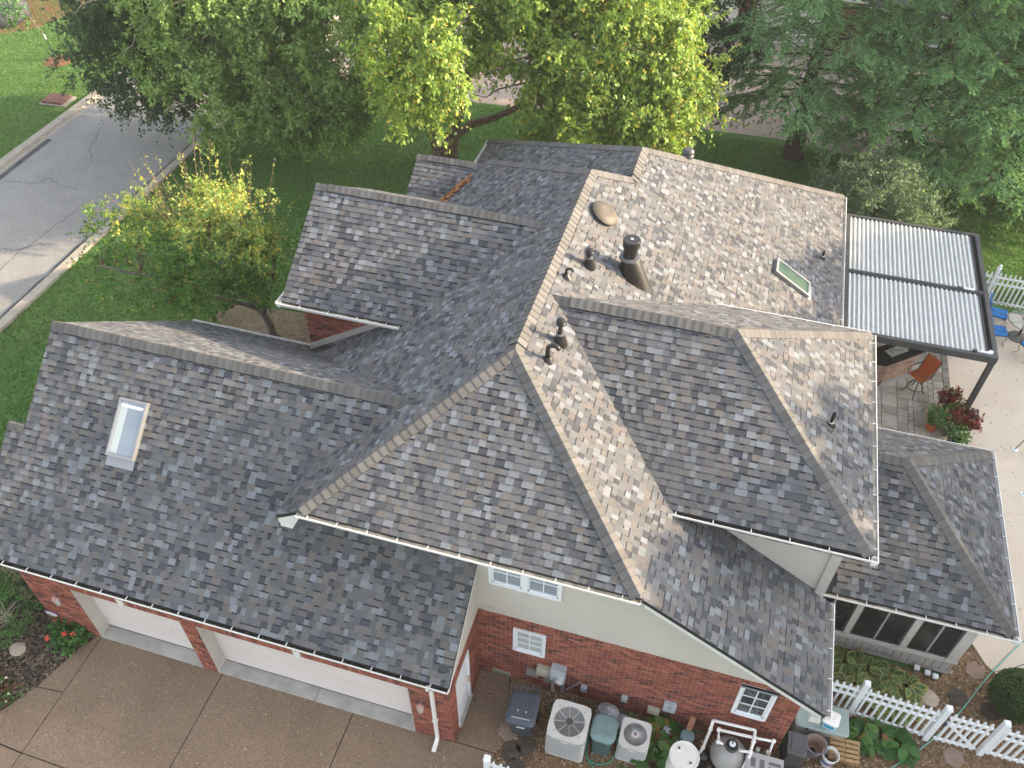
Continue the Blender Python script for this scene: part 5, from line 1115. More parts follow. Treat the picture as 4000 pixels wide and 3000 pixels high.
# ---------------------------------------------------------------- picket fences
def picket_fence(name, label, segs, z0=0.0, hp=1.32, hpost=1.5, cap='flat', cat='fence', gate=False, sp=.148, group=None, posts=None):
    t = thing(name, label, cat, group, (segs[0][0], segs[0][1], 0)); O = Vector((segs[0][0], segs[0][1], 0))
    for p in (posts if posts is not None else segs):
        q = Vector((p[0], p[1], 0))-O; MB().box(q.x-.06, q.x+.06, q.y-.06, q.y+.06, 0, hpost).build('post', 'vinyl', t, bevel=.005)
        if cap == 'flat': MB().box(q.x-.07, q.x+.07, q.y-.07, q.y+.07, hpost-.0, hpost+.02).prism([(q.x-.055, q.y-.055, hpost+.02), (q.x+.055, q.y-.055, hpost+.02), (q.x+.055, q.y+.055, hpost+.02), (q.x-.055, q.y+.055, hpost+.02)], (0, 0, .035)).build('post_cap', 'vinyl', t, bevel=.015)
        else: MB().lathe([(.08, 0), (.08, .02), (.035, .03), (.06, .07), (.065, .1), (.04, .14), (0, .17)], (q.x, q.y, hpost), 14).build('post_cap', 'vinyl', t, smooth='auto')
    for i in range(len(segs)-1):
        a, b = Vector((*segs[i], 0))-O, Vector((*segs[i+1], 0))-O; d = (b-a); L = d.length; d.normalize(); n_ = Vector((-d.y, d.x, 0))
        for z in (hp-.17, hp-.42, .16): mb = MB(); mb.obox(a+d*.06-n_*.022+Vector((0, 0, z-.035)), d*(L-.12), n_*.044, (0, 0, .07)); mb.build('rail', 'vinyl', t, bevel=.004)
        m = max(1, round((L-.12)/sp)); s = (L-.12)/m
        for k in range(m):
            c = a+d*(.06+s*(k+.5)); w = .0215; mb = MB(); mb.obox(c-d*w-n_*w+Vector((0, 0, .08)), d*2*w, n_*2*w, (0, 0, hp-.10)); z = hp-.02
            b0 = [c-d*w-n_*w, c+d*w-n_*w, c+d*w+n_*w, c-d*w+n_*w]; ap = c+Vector((0, 0, hp+.045))
            for e in range(4): mb.poly([b0[e]+Vector((0, 0, z)), b0[(e+1) % 4]+Vector((0, 0, z)), ap])
            mb.build('picket', 'vinyl', t)
    return t
picket_fence('picket_fence', 'white vinyl picket fence between the house corner and the garden gate', [(7.1, 3.08), (8.22, 3.08), (9.85, 3.0)], posts=[(8.22, 3.08), (9.85, 3.0)])
gt = picket_fence('garden_gate', 'white picket gate with a diagonal brace', [(9.93, 3.0), (10.9, 3.0)], posts=[], cat='gate')
mb = MB(); mb.obox((.1, -.045, .9), (.75, 0, -.72), (0, .03, 0), (.04, 0, .05)); mb.build('brace', 'vinyl', gt); MB().box(-.02, .06, -.06, -.02, .85, .98).build('latch', 'ac_dark', gt)
picket_fence('picket_fence', 'white vinyl picket fence right of the garden gate', [(10.97, 3.0), (12.3, 2.97), (13.9, 2.95)], posts=[(10.97, 3.0), (12.3, 2.97), (13.9, 2.95)])
picket_fence('picket_fence', 'white picket fence across the lawn behind the blue chairs', [(11.2, 19.25), (12.42, 19.25), (14.8, 19.2), (17.2, 19.15)], cap='ball', posts=[(12.42, 19.25), (14.8, 19.2), (17.2, 19.15)])
picket_fence('picket_fence', 'short white picket fence end at the bottom edge by the driveway', [(0.95, -.6), (2.6, -.6)], posts=[(0.95, -.6), (2.6, -.6)], hpost=1.3, hp=1.2)
# ---------------------------------------------------------------- bins and machines by the brick wall
def loft(mb, secs, col=None):
    """secs: list of (list of xyz) rings with equal counts"""
    b = len(mb.v); n = len(secs[0])
    for s in secs: mb.v += [tuple(p) for p in s]
    for i in range(len(secs)-1):
        for k in range(n): mb.face([b+i*n+k, b+i*n+(k+1) % n, b+(i+1)*n+(k+1) % n, b+(i+1)*n+k], col)
    mb.face([b+k for k in range(n)][::-1], col); mb.face([b+(len(secs)-1)*n+k for k in range(n)], col); return mb
def rrect(cx, cy, w, h, r, z, n=4):
    out = []
    for (sx, sy, a0) in ((1, 1, 0), (-1, 1, 90), (-1, -1, 180), (1, -1, 270)):
        for i in range(n+1):
            a = rad(a0+90*i/n); out.append((cx+sx*(w/2-r)+r*math.cos(a), cy+sy*(h/2-r)+r*math.sin(a), z))
    return out
t = thing('trash_cart', 'dark navy wheeled trash cart with closed lid', 'trash bin', loc=(1.33, .74, 0)); t.rotation_euler = (0, 0, rad(4))
loft(MB(), [rrect(0, .04, .46, .46, .06, .05), rrect(0, .03, .52, .56, .07, .5), rrect(0, .0, .58, .68, .08, .93), rrect(0, -.01, .62, .72, .08, .95), rrect(0, -.01, .62, .72, .08, 1.0)]).build('body', 'bin_navy', t, smooth='auto')
loft(MB(), [rrect(0, -.02, .64, .76, .1, 1.0), rrect(0, -.02, .64, .76, .1, 1.03), rrect(0, -.04, .52, .62, .1, 1.085), rrect(0, -.04, .46, .56, .08, 1.09)]).build('lid', 'bin_navy', t, smooth='auto')
mb = MB(); mb.prism([(-.23, -.36, 1.052), (.23, -.36, 1.052), (.19, -.27, 1.088), (-.19, -.27, 1.088)], (0, 0, .012)); mb.build('lid_label', 'heater', t)
for x in (-.1, .08): MB().box(x, x+.02, -.14, -.11, 1.09, 1.10).build('rivet', 'vinyl', t)
MB().tube([(-.28, .36, .97), (-.28, .44, 1.0), (-.2, .46, 1.0), (.2, .46, 1.0), (.28, .44, 1.0), (.28, .36, .97)], .018, 8).build('handle', 'bin_navy', t)
for x in (-.1, .1): MB().tube([(x, .36, .98), (x, .46, 1.0)], .014, 6).build('handle_strut', 'bin_navy', t)
for s in (-1, 1): MB().lathe([(0, -.03), (.12, -.03), (.125, 0), (.12, .03), (0, .03)], (.29*s, .24, .125), 16, axis=(1, 0, 0)).build('wheel', 'black_rubber', t, smooth='auto')
MB().box(-.09, .09, -.29, -.265, .62, .66).build('sticker', 'vinyl', t)
def ac_unit(cx, cy, w, h, label, style):
    t = thing('air_conditioner', label, 'air conditioner', loc=(cx, cy, 0)); r = .09 if style else .07
    loft(MB(), [rrect(0, 0, w+.02, w+.02, r, .0), rrect(0, 0, w+.02, w+.02, r, .05)]).build('base_pan', 'ac_white', t); loft(MB(), [rrect(0, 0, w-.05, w-.05, r, .05), rrect(0, 0, w-.05, w-.05, r, h-.08)]).build('coil', 'ac_dark', t)
    gm = MB(); nr = int((h-.14)/.032)
    for k in range(nr): gm.tube([Vector(p) for p in rrect(0, 0, w-.005, w-.005, r, .07+k*.032, 3)] + [Vector(rrect(0, 0, w-.005, w-.005, r, .07+k*.032, 3)[0])], .0055, 4, caps=False)
    gm.build('wire_guard', 'ac_wire', t, kind='stuff')
    for i in range(5):
        for sx, sy in ((0, -1), (0, 1), (-1, 0), (1, 0)):
            o_ = (i-2)*w*.2; x, y = (o_, sy*(w/2+.004)) if sx == 0 else (sx*(w/2+.004), o_); MB().tube([(x, y, .05), (x, y, h-.06)], .005, 4).build('guard_rod', 'ac_wire', t)
    R = w*.40; nn = 32; ring = [(R*math.cos(2*math.pi*i/nn), R*math.sin(2*math.pi*i/nn)) for i in range(nn)]; outer = []
    for i in range(nn):
        a = 2*math.pi*i/nn; c, s = math.cos(a), math.sin(a); k = 1/max(abs(c), abs(s)); e = .5*w+.005; d_ = min(k, 1.30)*e; outer.append((c*d_, s*d_))
    top = MB()
    for i in range(nn):
        j = (i+1) % nn; top.poly([(*ring[i], h-.02), (*outer[i], h-.005), (*outer[j], h-.005), (*ring[j], h-.02)][::-1]); top.poly([(*outer[i], h-.005), (*outer[j], h-.005), (*outer[j], h-.09), (*outer[i], h-.09)][::-1]); top.poly([(*ring[i], h-.02), (*ring[j], h-.02), (*ring[j], h-.12), (*ring[i], h-.12)])
    top.build('top_panel', 'ac_white', t, smooth='auto'); MB().lathe([(0, h-.2), (R, h-.2), (R, h-.19), (0, h-.19)], (0, 0, 0), 28).build('fan_well', 'fan_well', t)
    for k in range(4):
        a = k*math.pi/2+.6; c, s = math.cos(a), math.sin(a); mb = MB(); mb.poly([(c*.04-s*.03, s*.04+c*.03, h-.13), (c*R*.92-s*.12, s*R*.92+c*.12, h-.11), (c*R*.95+s*.05, s*R*.95-c*.05, h-.16), (c*.05+s*.04, s*.05-c*.04, h-.15)]); mb.build('fan_blade', 'ac_fan', t)
    if style:
        for k in range(8): a = k*math.pi/4+.2; MB().tube([(.05*math.cos(a), .05*math.sin(a), h-.03), (R*math.cos(a), R*math.sin(a), h-.016)], .006, 4).build('grille_spoke', 'ac_white', t)
        g_ = MB()
        for k in range(17): q = .07+(R-.07)*k/16; g_.tube([(q*math.cos(i*math.pi/14), q*math.sin(i*math.pi/14), h-.024) for i in range(29)], .0026, 3, caps=False)
        g_.build('grille_rings', 'ac_wire', t, kind='stuff'); MB().lathe([(0, h-.035), (.075, h-.035), (.075, h-.018), (.06, h-.012), (0, h-.012)], (0, 0, 0), 18).build('fan_hub', 'bronze_metal', t)
        for sx, sy in ((1, 1), (-1, -1), (1, -1), (-1, 1)): MB().lathe([(0, 0), (.013, 0), (.01, .008), (0, .01)], (sx*w*.33, sy*w*.33, h-.01), 8).build('screw', 'galv', t)
    else:
        g_ = MB()
        for k in range(84): a = k*2*math.pi/84; g_.tube([(.07*math.cos(a), .07*math.sin(a), h-.02), (R*math.cos(a), R*math.sin(a), h-.016)], .0022, 3, caps=False)
        g_.build('grille_rods', 'ac_wire', t, kind='stuff'); MB().lathe([(0, h-.03), (.075, h-.03), (.075, h-.014), (0, h-.012)], (0, 0, 0), 18).build('fan_hub', 'ac_white', t); MB().lathe([(0, h-.012), (.042, h-.012), (.038, h-.007), (0, h-.006)], (0, 0, 0), 14).build('hub_badge', 'blue_print', t)
    MB().box(-.07, .07, -w/2-.012, -w/2-.006, h-.17, h-.14).build('name_plate', 'vinyl', t); return t
ac_unit(2.34, .76, .82, .95, 'large white air conditioner with spoked fan grille beside the dark cart', True); ac_unit(3.73, .97, .62, .76, 'smaller white air conditioner with radial fan grille right of the green bin', False)
t = thing('garbage_can', 'grey-green garbage can with pale moulded lid', 'trash bin', loc=(3.08, .83, 0))
loft(MB(), [rrect(0, 0, .38, .40, .1, 0), rrect(0, 0, .44, .46, .12, .5), rrect(0, 0, .48, .52, .13, .84), rrect(0, 0, .52, .56, .14, .86)]).build('body', 'bin_green', t, smooth='auto')
loft(MB(), [rrect(0, 0, .54, .60, .16, .86), rrect(0, 0, .54, .60, .16, .92), rrect(0, 0, .46, .52, .15, .98), rrect(0, 0, .36, .42, .13, .99)]).build('lid', 'bin_lid', t, smooth='auto')
for s in (-1, 1): loft(MB(), [rrect(.12*s, .05, .15, .20, .04, .985), rrect(.12*s, .05, .15, .20, .04, 1.0), rrect(.12*s, .05, .12, .17, .04, 1.002)]).build('grip_recess', 'bin_lid', t, smooth='auto')
loft(MB(), [rrect(0, -.16, .34, .11, .04, .985), rrect(0, -.16, .32, .10, .04, 1.002)]).build('lid_panel', 'bin_lid', t, smooth='auto')
MB().tube([(.25, -.03, .8), (.31, -.02, .82), (.31, .08, .82), (.25, .1, .8)], .015, 6).build('handle', 'black_rubber', t)
def bag(loc, s, seed, lab):
    r = np.random.default_rng(seed); mb = MB(); n, m = 14, 10; secs = []
    for j in range(m):
        a = math.pi*(j+.5)/m; rr = math.sin(a)**.7; secs.append([(s*rr*math.cos(2*math.pi*i/n)*r.uniform(.82, 1.1), s*rr*math.sin(2*math.pi*i/n)*r.uniform(.82, 1.1), s*.95*(1-math.cos(a))*r.uniform(.95, 1.05)+(s*.12 if j == m-1 else 0)) for i in range(n)])
    loft(mb, secs); t = thing('plastic_bag', lab, 'bag', loc=loc); mb.build('bag_body', 'bag', t, smooth=False); MB().lathe([(.02, s*1.8), (.05, s*2.02), (.03, s*2.1)], (0, 0, 0), 7).build('knot', 'bag', t)
bag((3.08, 1.42, 0), .27, 3, 'larger clear grey plastic bag behind the green garbage can'); bag((3.42, 1.36, 0), .21, 5, 'smaller grey plastic bag beside the small air conditioner')
t = thing('white_drum', 'upright white plastic drum with two bungs', 'drum', loc=(4.77, .72, 0)); MB().lathe([(.28, 0), (.30, .03), (.30, .3), (.305, .32), (.305, .36), (.30, .38), (.30, .86), (.31, .9), (.31, .97), (.295, .985), (.285, .955), (0, .955)], (0, 0, 0), 36).build('body', 'tank_white', t, smooth='auto')
for x, y in ((-.13, .13), (.14, -.11)): MB().lathe([(.055, .955), (.055, .975), (.035, .975), (.035, .96), (0, .96)], (x, y, 0), 14).build('bung', 'pvc', t); MB().lathe([(0, .962), (.03, .962), (.03, .966), (0, .967)], (x, y, 0), 12).build('plug', 'heater_slot', t)
t = thing('pool_filter', 'grey spherical sand filter with black valve head', 'pool filter', loc=(5.68, 1.2, 0)); MB().lathe([(.27, 0), (.27, .1), (.2, .14)], (0, 0, 0), 24).build('base', 'black_rubber', t, smooth='auto')
MB().lathe([(.2*0+.37*math.sin(math.pi*i/14), .52-.40*math.cos(math.pi*i/14)) for i in range(15)], (0, 0, 0), 32).build('tank', 'filter_grey', t, smooth=True); MB().lathe([(.12, .88), (.13, .91), (.13, 1.0), (.11, 1.02), (.07, 1.02), (.07, 1.05), (0, 1.055)], (0, 0, 0), 20).build('valve_head', 'black_pipe', t, smooth='auto')
MB().lathe([(.05, 1.05), (.065, 1.05), (.065, 1.06), (.05, 1.06)], (0, 0, 0), 18).build('gauge_ring', 'vinyl', t); MB().tube([(0, 0, 1.06), (.0, .12, 1.13)], .014, 6).build('valve_lever', 'black_pipe', t)
mb = MB(); c = [(-.11, .36, .42), (.11, .36, .42), (.11, .30, .60)]; mb.prism([(-.12, -.372, .48), (.12, -.372, .48), (.115, -.35, .62), (-.115, -.35, .62)], (0, -.006, 0)); mb.build('data_label', 'heater', t)
pp = thing('pool_pipes', 'white plastic pool plumbing looped round the sand filter', 'pipes', loc=(5.68, 1.2, 0))
for pts in ([(-.62, -.18, .25), (-.52, .0, .5), (-.45, .28, .85), (-.45, .36, 1.1)], [(-.45, .36, 1.1), (.42, .40, 1.1)], [(-.18, -.02, .97), (-.28, .0, .97), (-.3, .24, 1.0), (.38, .28, 1.0)], [(.15, -.05, .95), (.38, -.02, .95), (.42, .2, .98), (.42, .40, 1.1)], [(.38, .28, 1.0), (.82, .34, .95), (.78, .1, .6), (.72, .05, .5)], [(.4, -.02, .92), (.28, -.35, .5), (.22, -.5, .2)]):
    MB().tube(pts, .033, 10).build('pipe', 'pvc', pp, smooth=True)
    for p in pts[1:-1]: MB().lathe([(0, -.05), (.044, -.045), (.048, 0), (.044, .045), (0, .05)], p, 10).build('elbow', 'pvc', pp, smooth=True)
t = thing('pool_pump', 'black pool pump between the drum and the sand filter', 'pump', loc=(5.2, 1.02, 0)); MB().lathe([(.13, 0), (.15, .03), (.15, .34), (.13, .38), (.1, .4), (.05, .42), (0, .42)], (0, .12, 0), 18).build('strainer', 'black_pipe', t, smooth='auto'); MB().lathe([(0, -.25), (.09, -.24), (.1, -.1), (.1, .2), (0, .22)], (0, -.2, .18), 16, axis=(0, 1, 0)).build('motor', 'black_pipe', t, smooth='auto'); MB().tube([(0, .1, .3), (0, .35, .32), (-.05, .45, .2)], .03, 8).build('pipe', 'pvc', t)
t = thing('pool_heater', 'boxy grey pool heater with slotted top', 'heater', loc=(6.38, .9, 0)); MB().box(-.36, .36, -.33, .34, 0, .8).build('cabinet', 'heater', t, bevel=.02); MB().box(-.38, .38, -.35, .36, .8, .85).build('top', 'heater', t, bevel=.015)
for x0, x1, y0, y1 in ((-.28, -.18, .05, .24), (-.1, .0, .05, .24), (.08, .33, .06, .13), (.08, .33, .17, .24), (-.28, -.2, -.06, .0), (-.28, -.2, -.16, -.1)): MB().box(x0, x1, y0, y1, .848, .853).build('slot', 'heater_slot', t)
for x in (-.16, .04): MB().tube([(x, .3, .5), (x, .42, .75), (x, .42, .9)], .04, 10).build('flue_stub', 'filter_grey', t)
t = thing('gas_meter', 'rusty and pale blue gas regulator against the brick wall', 'gas meter', loc=(4.82, 1.48, 0)); MB().lathe([(0, 0), (.13, .0), (.14, .08), (.13, .2), (0, .22)], (0, -.1, .28), 14, sx=1.1).build('body', 'bin_lid', t, smooth='auto'); mb = MB(); mb.obox((-.06, 0, .45), (.12, 0, 0), (0, .06, .0), (.03, .12, .38)); mb.build('regulator', 'rust', t, bevel=.01); MB().tube([(0, .05, .0), (0, .05, .5)], .025, 8).build('riser', 'rust', t); MB().lathe([(0, 0), (.1, .01), (.09, .05), (.03, .07), (0, .08)], (-.42, -.02, .25), 14).build('regulator_dome', 'grey_paint', t, smooth='auto'); MB().tube([(-.4, -.02, .25), (-.2, .0, .22), (0, 0, .3)], .018, 6).build('pipe', 'galv', t)
# ---------------------------------------------------------------- things at the house corner
t = thing('storage_box', 'low deck box with grey-green lid behind the house corner', 'storage box', loc=(7.52, 2.5, 0)); t.rotation_euler = (0, 0, rad(2)); MB().box(-.5, .5, -.24, .26, 0, .62).build('box_body', 'box_side', t, bevel=.02); loft(MB(), [rrect(0, 0, 1.1, .62, .06, .62), rrect(0, 0, 1.12, .64, .07, .67), rrect(0, 0, 1.06, .58, .06, .7)]).build('lid', 'teal_lid', t, smooth='auto'); MB().box(-.33, -.27, -.33, -.3, .6, .67).build('latch', 'black_rubber', t)
t = thing('square_bucket', 'square white-lidded bucket with blue base on the deck box', 'bucket', loc=(7.66, 2.40, .701)); t.rotation_euler = (0, 0, rad(-12)); loft(MB(), [rrect(0, 0, .27, .27, .05, 0), rrect(0, 0, .3, .3, .05, .2)]).build('body', 'blue_plastic', t, smooth='auto'); loft(MB(), [rrect(0, 0, .33, .33, .06, .2), rrect(0, 0, .33, .33, .06, .24), rrect(0, 0, .29, .29, .06, .25)]).build('lid', 'tank_white', t, smooth='auto'); MB().tube([(-.17, -.05, .16), (-.1, -.2, .1), (.1, -.2, .1), (.17, -.05, .16)], .007, 5).build('bail', 'vinyl', t)
for dx in (-.03, .02): MB().box(dx, dx+.03, -.02, .0, .25, .2525).build('lettering', 'heater', t)
t = thing('dark_cabinet', 'dark grey cabinet under the gutter end', 'cabinet', loc=(7.03, 1.72, 0)); MB().box(-.17, .17, -.22, .22, .1, .72).build('cabinet', 'dark_cabinet', t, bevel=.01); MB().box(-.20, .20, -.25, .25, .72, .76).build('lid', 'dark_cabinet', t, bevel=.01); MB().box(-.13, .13, -.17, .15, .76, .772).build('lid_panel', 'dark_cabinet', t, bevel=.005); MB().box(-.2, .2, -.25, .25, .0, .1).build('plinth', 'dark_stone', t)
t = thing('glazed_pot', 'empty grey glazed pot with pale inside', 'plant pot', loc=(7.47, 1.98, 0)); MB().lathe([(.13, 0), (.19, .2), (.22, .4), (.235, .42), (.235, .46), (.21, .46)], (0, 0, .02), 26, caps=False).build('pot', 'pot_glaze', t, smooth='auto'); MB().lathe([(.21, .46), (.19, .36), (.13, .1), (0, .1)], (0, 0, .02), 26, caps=False).build('inside', 'pot_inside', t, smooth='auto'); MB().lathe([(0, .1), (.07, .102), (0, .104)], (.0, .0, .02), 14).build('drain', 'soil', t)
t = thing('white_bucket', 'open white bucket with blue printed band', 'bucket', loc=(7.80, 1.87, 0)); MB().lathe([(.13, 0), (.165, .38), (.175, .38), (.175, .40), (.16, .40), (.125, .02), (0, .02)], (0, 0, 0), 26).build('body', 'tank_white', t, smooth='auto'); MB().lathe([(.1405, .1), (.1555, .26)], (0, 0, 0), 26, caps=False).build('printed_band', 'blue_print', t, smooth=True); MB().lathe([(0, .06), (.128, .06)], (0, 0, 0), 18).build('green_water', 'hose_old', t)
t = thing('wooden_crate', 'slatted wooden crate beside the white bucket', 'crate', loc=(8.08, 2.2, 0)); t.rotation_euler = (rad(20), 0, rad(3))
for k in range(5):
    for x0, x1 in ((-.30, -.02), (.02, .30)): MB().box(x0, x1, -.22+k*.095, -.15+k*.095, .33, .345).build('slat', 'crate_wood', t)
for x in (-.31, -.015, .285): MB().box(x, x+.03, -.23, .24, .29, .329).build('bearer', 'crate_wood', t)
for k in range(3):
    for x0, x1 in ((-.30, -.02), (.02, .30)): MB().box(x0, x1, -.245, -.231, .06+k*.09, .13+k*.09).build('slat', 'crate_wood', t)
for x in (-.31, .28): MB().box(x, x+.03, -.23, -.2, .0, .29).box(x, x+.03, .2, .23, .0, .29).build('corner_post', 'crate_wood', t)
# stepping stones, rocks, hoses
def hexstone(x, y, r_, rz, m, lab, cat='stepping stone', z=.0, grp='hexagonal stepping stones'):
    t = thing('stepping_stone', lab, cat, grp, (x, y, z)); n = 6; mb = MB(); mb.prism([(r_*math.cos(rz+k*math.pi/3), r_*math.sin(rz+k*math.pi/3), -.02) for k in range(n)], (0, 0, .05)); mb.build('stone', m, t, bevel=.008)
for x, y, m, lab in ((11.05, 4.98, 'hex_stone', 'tan hexagonal stepping stone at the patio edge by the green hose'), (10.62, 4.2, 'dark_stone', 'dark hexagonal stepping stone left of the hose behind the fence'), (10.44, 2.75, 'hex_stone', 'pink-tan hexagonal stepping stone in front of the gate'), (11.3, 4.05, 'dark_stone', 'dark stepping stone half under the clipped round shrub'),
                     (1.05, .57, 'hex_stone', 'tan stepping stone at the driveway edge by the dark cart'), (1.24, .16, 'dark_stone', 'dark mossy stepping stone in front of the dark cart'), (1.42, -.16, 'dark_stone', 'dark mossy stepping stone nearest the bottom edge'), (1.5, .36, 'dark_stone', 'dark stepping stone partly under the dark cart')): hexstone(x, y, .235, random.uniform(0, 1), m, lab)
def rock(x, y, s, m, lab, seed, sz=.5):
    r = np.random.default_rng(seed); mb = MB(); secs = []
    for j in range(6): a = math.pi*(j+.5)/6; secs.append([(s*math.sin(a)*math.cos(2*math.pi*i/9)*r.uniform(.8, 1.15), s*math.sin(a)*math.sin(2*math.pi*i/9)*r.uniform(.7, 1.05), s*sz*(1-math.cos(a))*.5-.02) for i in range(9)])
    loft(mb, secs); t = thing('rock', lab, 'rock', loc=(x, y, 0)); mb.build('stone', m, t)
rock(9.98, 4.0, .24, 'pale_stone', 'pale flat stone lying behind the picket fence', 4, .3); rock(-10.55, -.85, .2, 'pale_stone', 'pale rock under the green shrub in the mulch bed', 6); rock(7.35, 1.42, .16, 'pale_stone', 'pale stone on the gravel below the dark cabinet', 8, .4); rock(9.2, 1.9, .2, 'pale_stone', 'weathered flat stone on the gravel by the hostas', 9, .2)
t = thing('garden_hose', 'faded green garden hose running from patio through the gate', 'hose', loc=(0, 0, 0))
H = [(13.2, 7.0), (12.25, 6.13), (11.59, 5.28), (11.22, 4.76), (10.88, 4.21), (10.53, 3.68), (10.14, 3.17), (9.71, 2.68), (9.16, 2.14), (8.5, 1.4)]
def smooth_path(P, z, n=6):
    out = []; 
    for i in range(len(P)-1):
        p0, p1, p2, p3 = [Vector(P[max(0, min(len(P)-1, k))]) for k in (i-1, i, i+1, i+2)]
        for k in range(n): q = k/n; out.append(.5*((2*p1)+(p2-p0)*q+(2*p0-5*p1+4*p2-p3)*q*q+(3*p1-p0-3*p2+p3)*q**3))
    out.append(Vector(P[-1])); return [Vector((p.x, p.y, p.z if len(p) > 2 else z)) for p in out]
MB().tube(smooth_path(H, .02), .0155, 8).build('hose', 'hose_old', t, smooth=True)
t = thing('garden_hose', 'bright green hose coiled round the foot of the green garbage can', 'hose', loc=(0, 0, 0))
H = [(1.75, 1.35), (2.0, 1.25), (2.6, 1.3), (2.75, 1.1), (2.78, .75), (2.84, .5), (3.08, .42), (3.34, .55), (3.42, .85), (3.36, 1.15)]; MB().tube(smooth_path(H, .02), .014, 8).build('hose', 'hose', t, smooth=True)
H = [(2.8, .95), (2.80, .6), (2.95, .38), (3.2, .22), (3.5, .12), (3.9, -.1)]; MB().tube(smooth_path(H, .035), .014, 8).build('hose', 'hose', t, smooth=True)
for i, (x, y, m) in enumerate(((9.72, 4.62, 'vinyl'), (9.95, 4.56, 'vinyl'), (10.12, 4.52, 'vinyl'))):
    t = thing('landscape_light', ['leftmost of three small white box lights at the sunroom wall', 'middle one of three small white box lights at the sunroom wall', 'rightmost of three small white box lights at the sunroom wall'][i], 'light', 'small white box lights', (x, y, 0)); MB().box(-.06, .06, -.05, .05, .06, .16).build('head', 'vinyl', t, bevel=.01); MB().box(-.05, .05, -.04, .06, 0, .06).build('housing', 'black_rubber', t)
t = thing('hose_reel', 'blue and black coil of hose at the sunroom corner', 'hose reel', loc=(10.62, 5.45, 0))
for k in range(4): MB().tube([(.04*k-.06, .16*math.cos(i*.45)*(1-.1*k), .22+.16*math.sin(i*.45)*(1-.1*k)) for i in range(15)], .014, 6).build('coil', 'blue_plastic', t, smooth=True)
MB().box(-.1, .1, -.12, .12, 0, .12).build('stand', 'black_rubber', t)
t = thing('utility_cover', 'brown raised utility box on a concrete pad in the far lawn', 'utility box', loc=(-27.0, 22.55, -.06)); t.rotation_euler = (0, 0, rad(5)); MB().box(-.6, .7, -.5, .45, 0, .06).build('pad', 'kerb', t); MB().box(-.5, .5, -.42, .38, .06, .16).build('cover', 'cover_brown', t, bevel=.01)
t = thing('covered_mound', 'dark tarp-covered mound on mulch at the far left corner', 'tarp', loc=(-36.4, 29.6, -.06))
mb = MB(); r = np.random.default_rng(3); secs = [[(2.2*q*math.cos(k*math.pi/8)*r.uniform(.9, 1.1), 1.7*q*math.sin(k*math.pi/8)*r.uniform(.9, 1.1), z*r.uniform(.92, 1.08)) for k in range(16)] for q, z in ((1, .01), (.97, .5), (.85, .85), (.5, 1.05), (.1, 1.1))]; loft(mb, secs); mb.build('tarp', 'tarp', t, smooth=True)
sheet('red_mulch_bed', [(-40, 26), (-36, 26.8), (-33.4, 28.6), (-32.6, 30.6), (-32.4, 33), (-40, 33)], -.05, 'red_mulch')
# ---------------------------------------------------------------- plants in beds and pots
G1 = [((.08, .20, .05), 5), ((.11, .25, .06), 3), ((.055, .14, .04), 3)]
GYL = [((.08, .19, .05), 4), ((.14, .25, .06), 3), ((.45, .36, .08), 1), ((.3, .15, .05), .6)]
HOSTA = [((.10, .19, .075), 4), ((.13, .23, .085), 3)]
i = 0
for x, y, lab in ((7.55, 4.25, 'leftmost variegated hosta below the sunroom wall'), (8.05, 4.18, 'second variegated hosta from the left below the sunroom wall'), (8.55, 4.22, 'third variegated hosta from the left below the sunroom wall'), (9.05, 4.12, 'fourth variegated hosta from the left below the sunroom wall'), (9.45, 4.0, 'rightmost variegated hosta beside the small white lights'), (8.3, 3.75, 'variegated hosta close behind the left fence panel'), (8.9, 3.65, 'variegated hosta close behind the middle of the fence'), (9.35, 3.55, 'variegated hosta behind the fence beside the gate post')):
    small_plant('hosta', lab, (x, y, 0), 'hosta', 50+i, .42, .42, 70, .27, -.56, HOSTA, 'variegated hostas'); i += 1
for x, y, lab in ((8.45, 2.55, 'broad-leaved green hosta right of the crate'), (8.85, 2.68, 'broad-leaved hosta with yellowing leaves before the fence'), (9.3, 2.6, 'hosta with yellow and brown leaves left of the gate'), (4.2, 1.15, 'green hosta between small air conditioner and drum'), (4.22, .72, 'browning hosta in front beside the white drum'), (4.35, 1.45, 'dark hosta against the brick by the breaker box')):
    small_plant('hosta', lab, (x, y, 0), 'hosta', 70+i, .40, .40, 52, .27, .66, GYL if i % 2 else G1, 'plain green hostas'); i += 1
small_plant('weed', 'small green weed in front of the small air conditioner', (3.62, .42, 0), 'hosta', 91, .12, .12, 14, .13, .3, G1); small_plant('weed', 'leafy green weed behind the small air conditioner', (3.55, 1.5, 0), 'hosta', 92, .2, .3, 24, .16, .45, G1)
small_plant('geranium', 'green geranium with coral flowers beside the garage pier', (-9.58, -.18, 0), 'bush', 95, .46, .34, 900, .10, .95, G1, flowers=((.82, .16, .12), 9, .12, 1.05))
small_plant('begonia_bed', 'low begonias with white flowers and bronze leaves in the mulch', (-10.35, -2.05, 0), 'bush', 96, .6, .26, 1100, .08, .8, [((.06, .15, .04), 4), ((.16, .07, .04), 3)], flowers=((.75, .74, .66), 22, .06, 1.0))
broadleaf('shrub', 'dark green open shrub in the mulch bed left of the garage', (-11.0, -.35, 0), [([(-11.0, -.35, 0), (-10.95, -.4, .4), (-10.8, -.5, .8)], .03, .015)], [((-11.0, -.5, .85), (.7, .85, .75)), ((-11.3, -1.3, .7), (.5, .5, .6))], 149, 36, G1, 97, 'twig_pale', .06, .28, .1, limbs=18, cat='shrub', lim_r=.015)
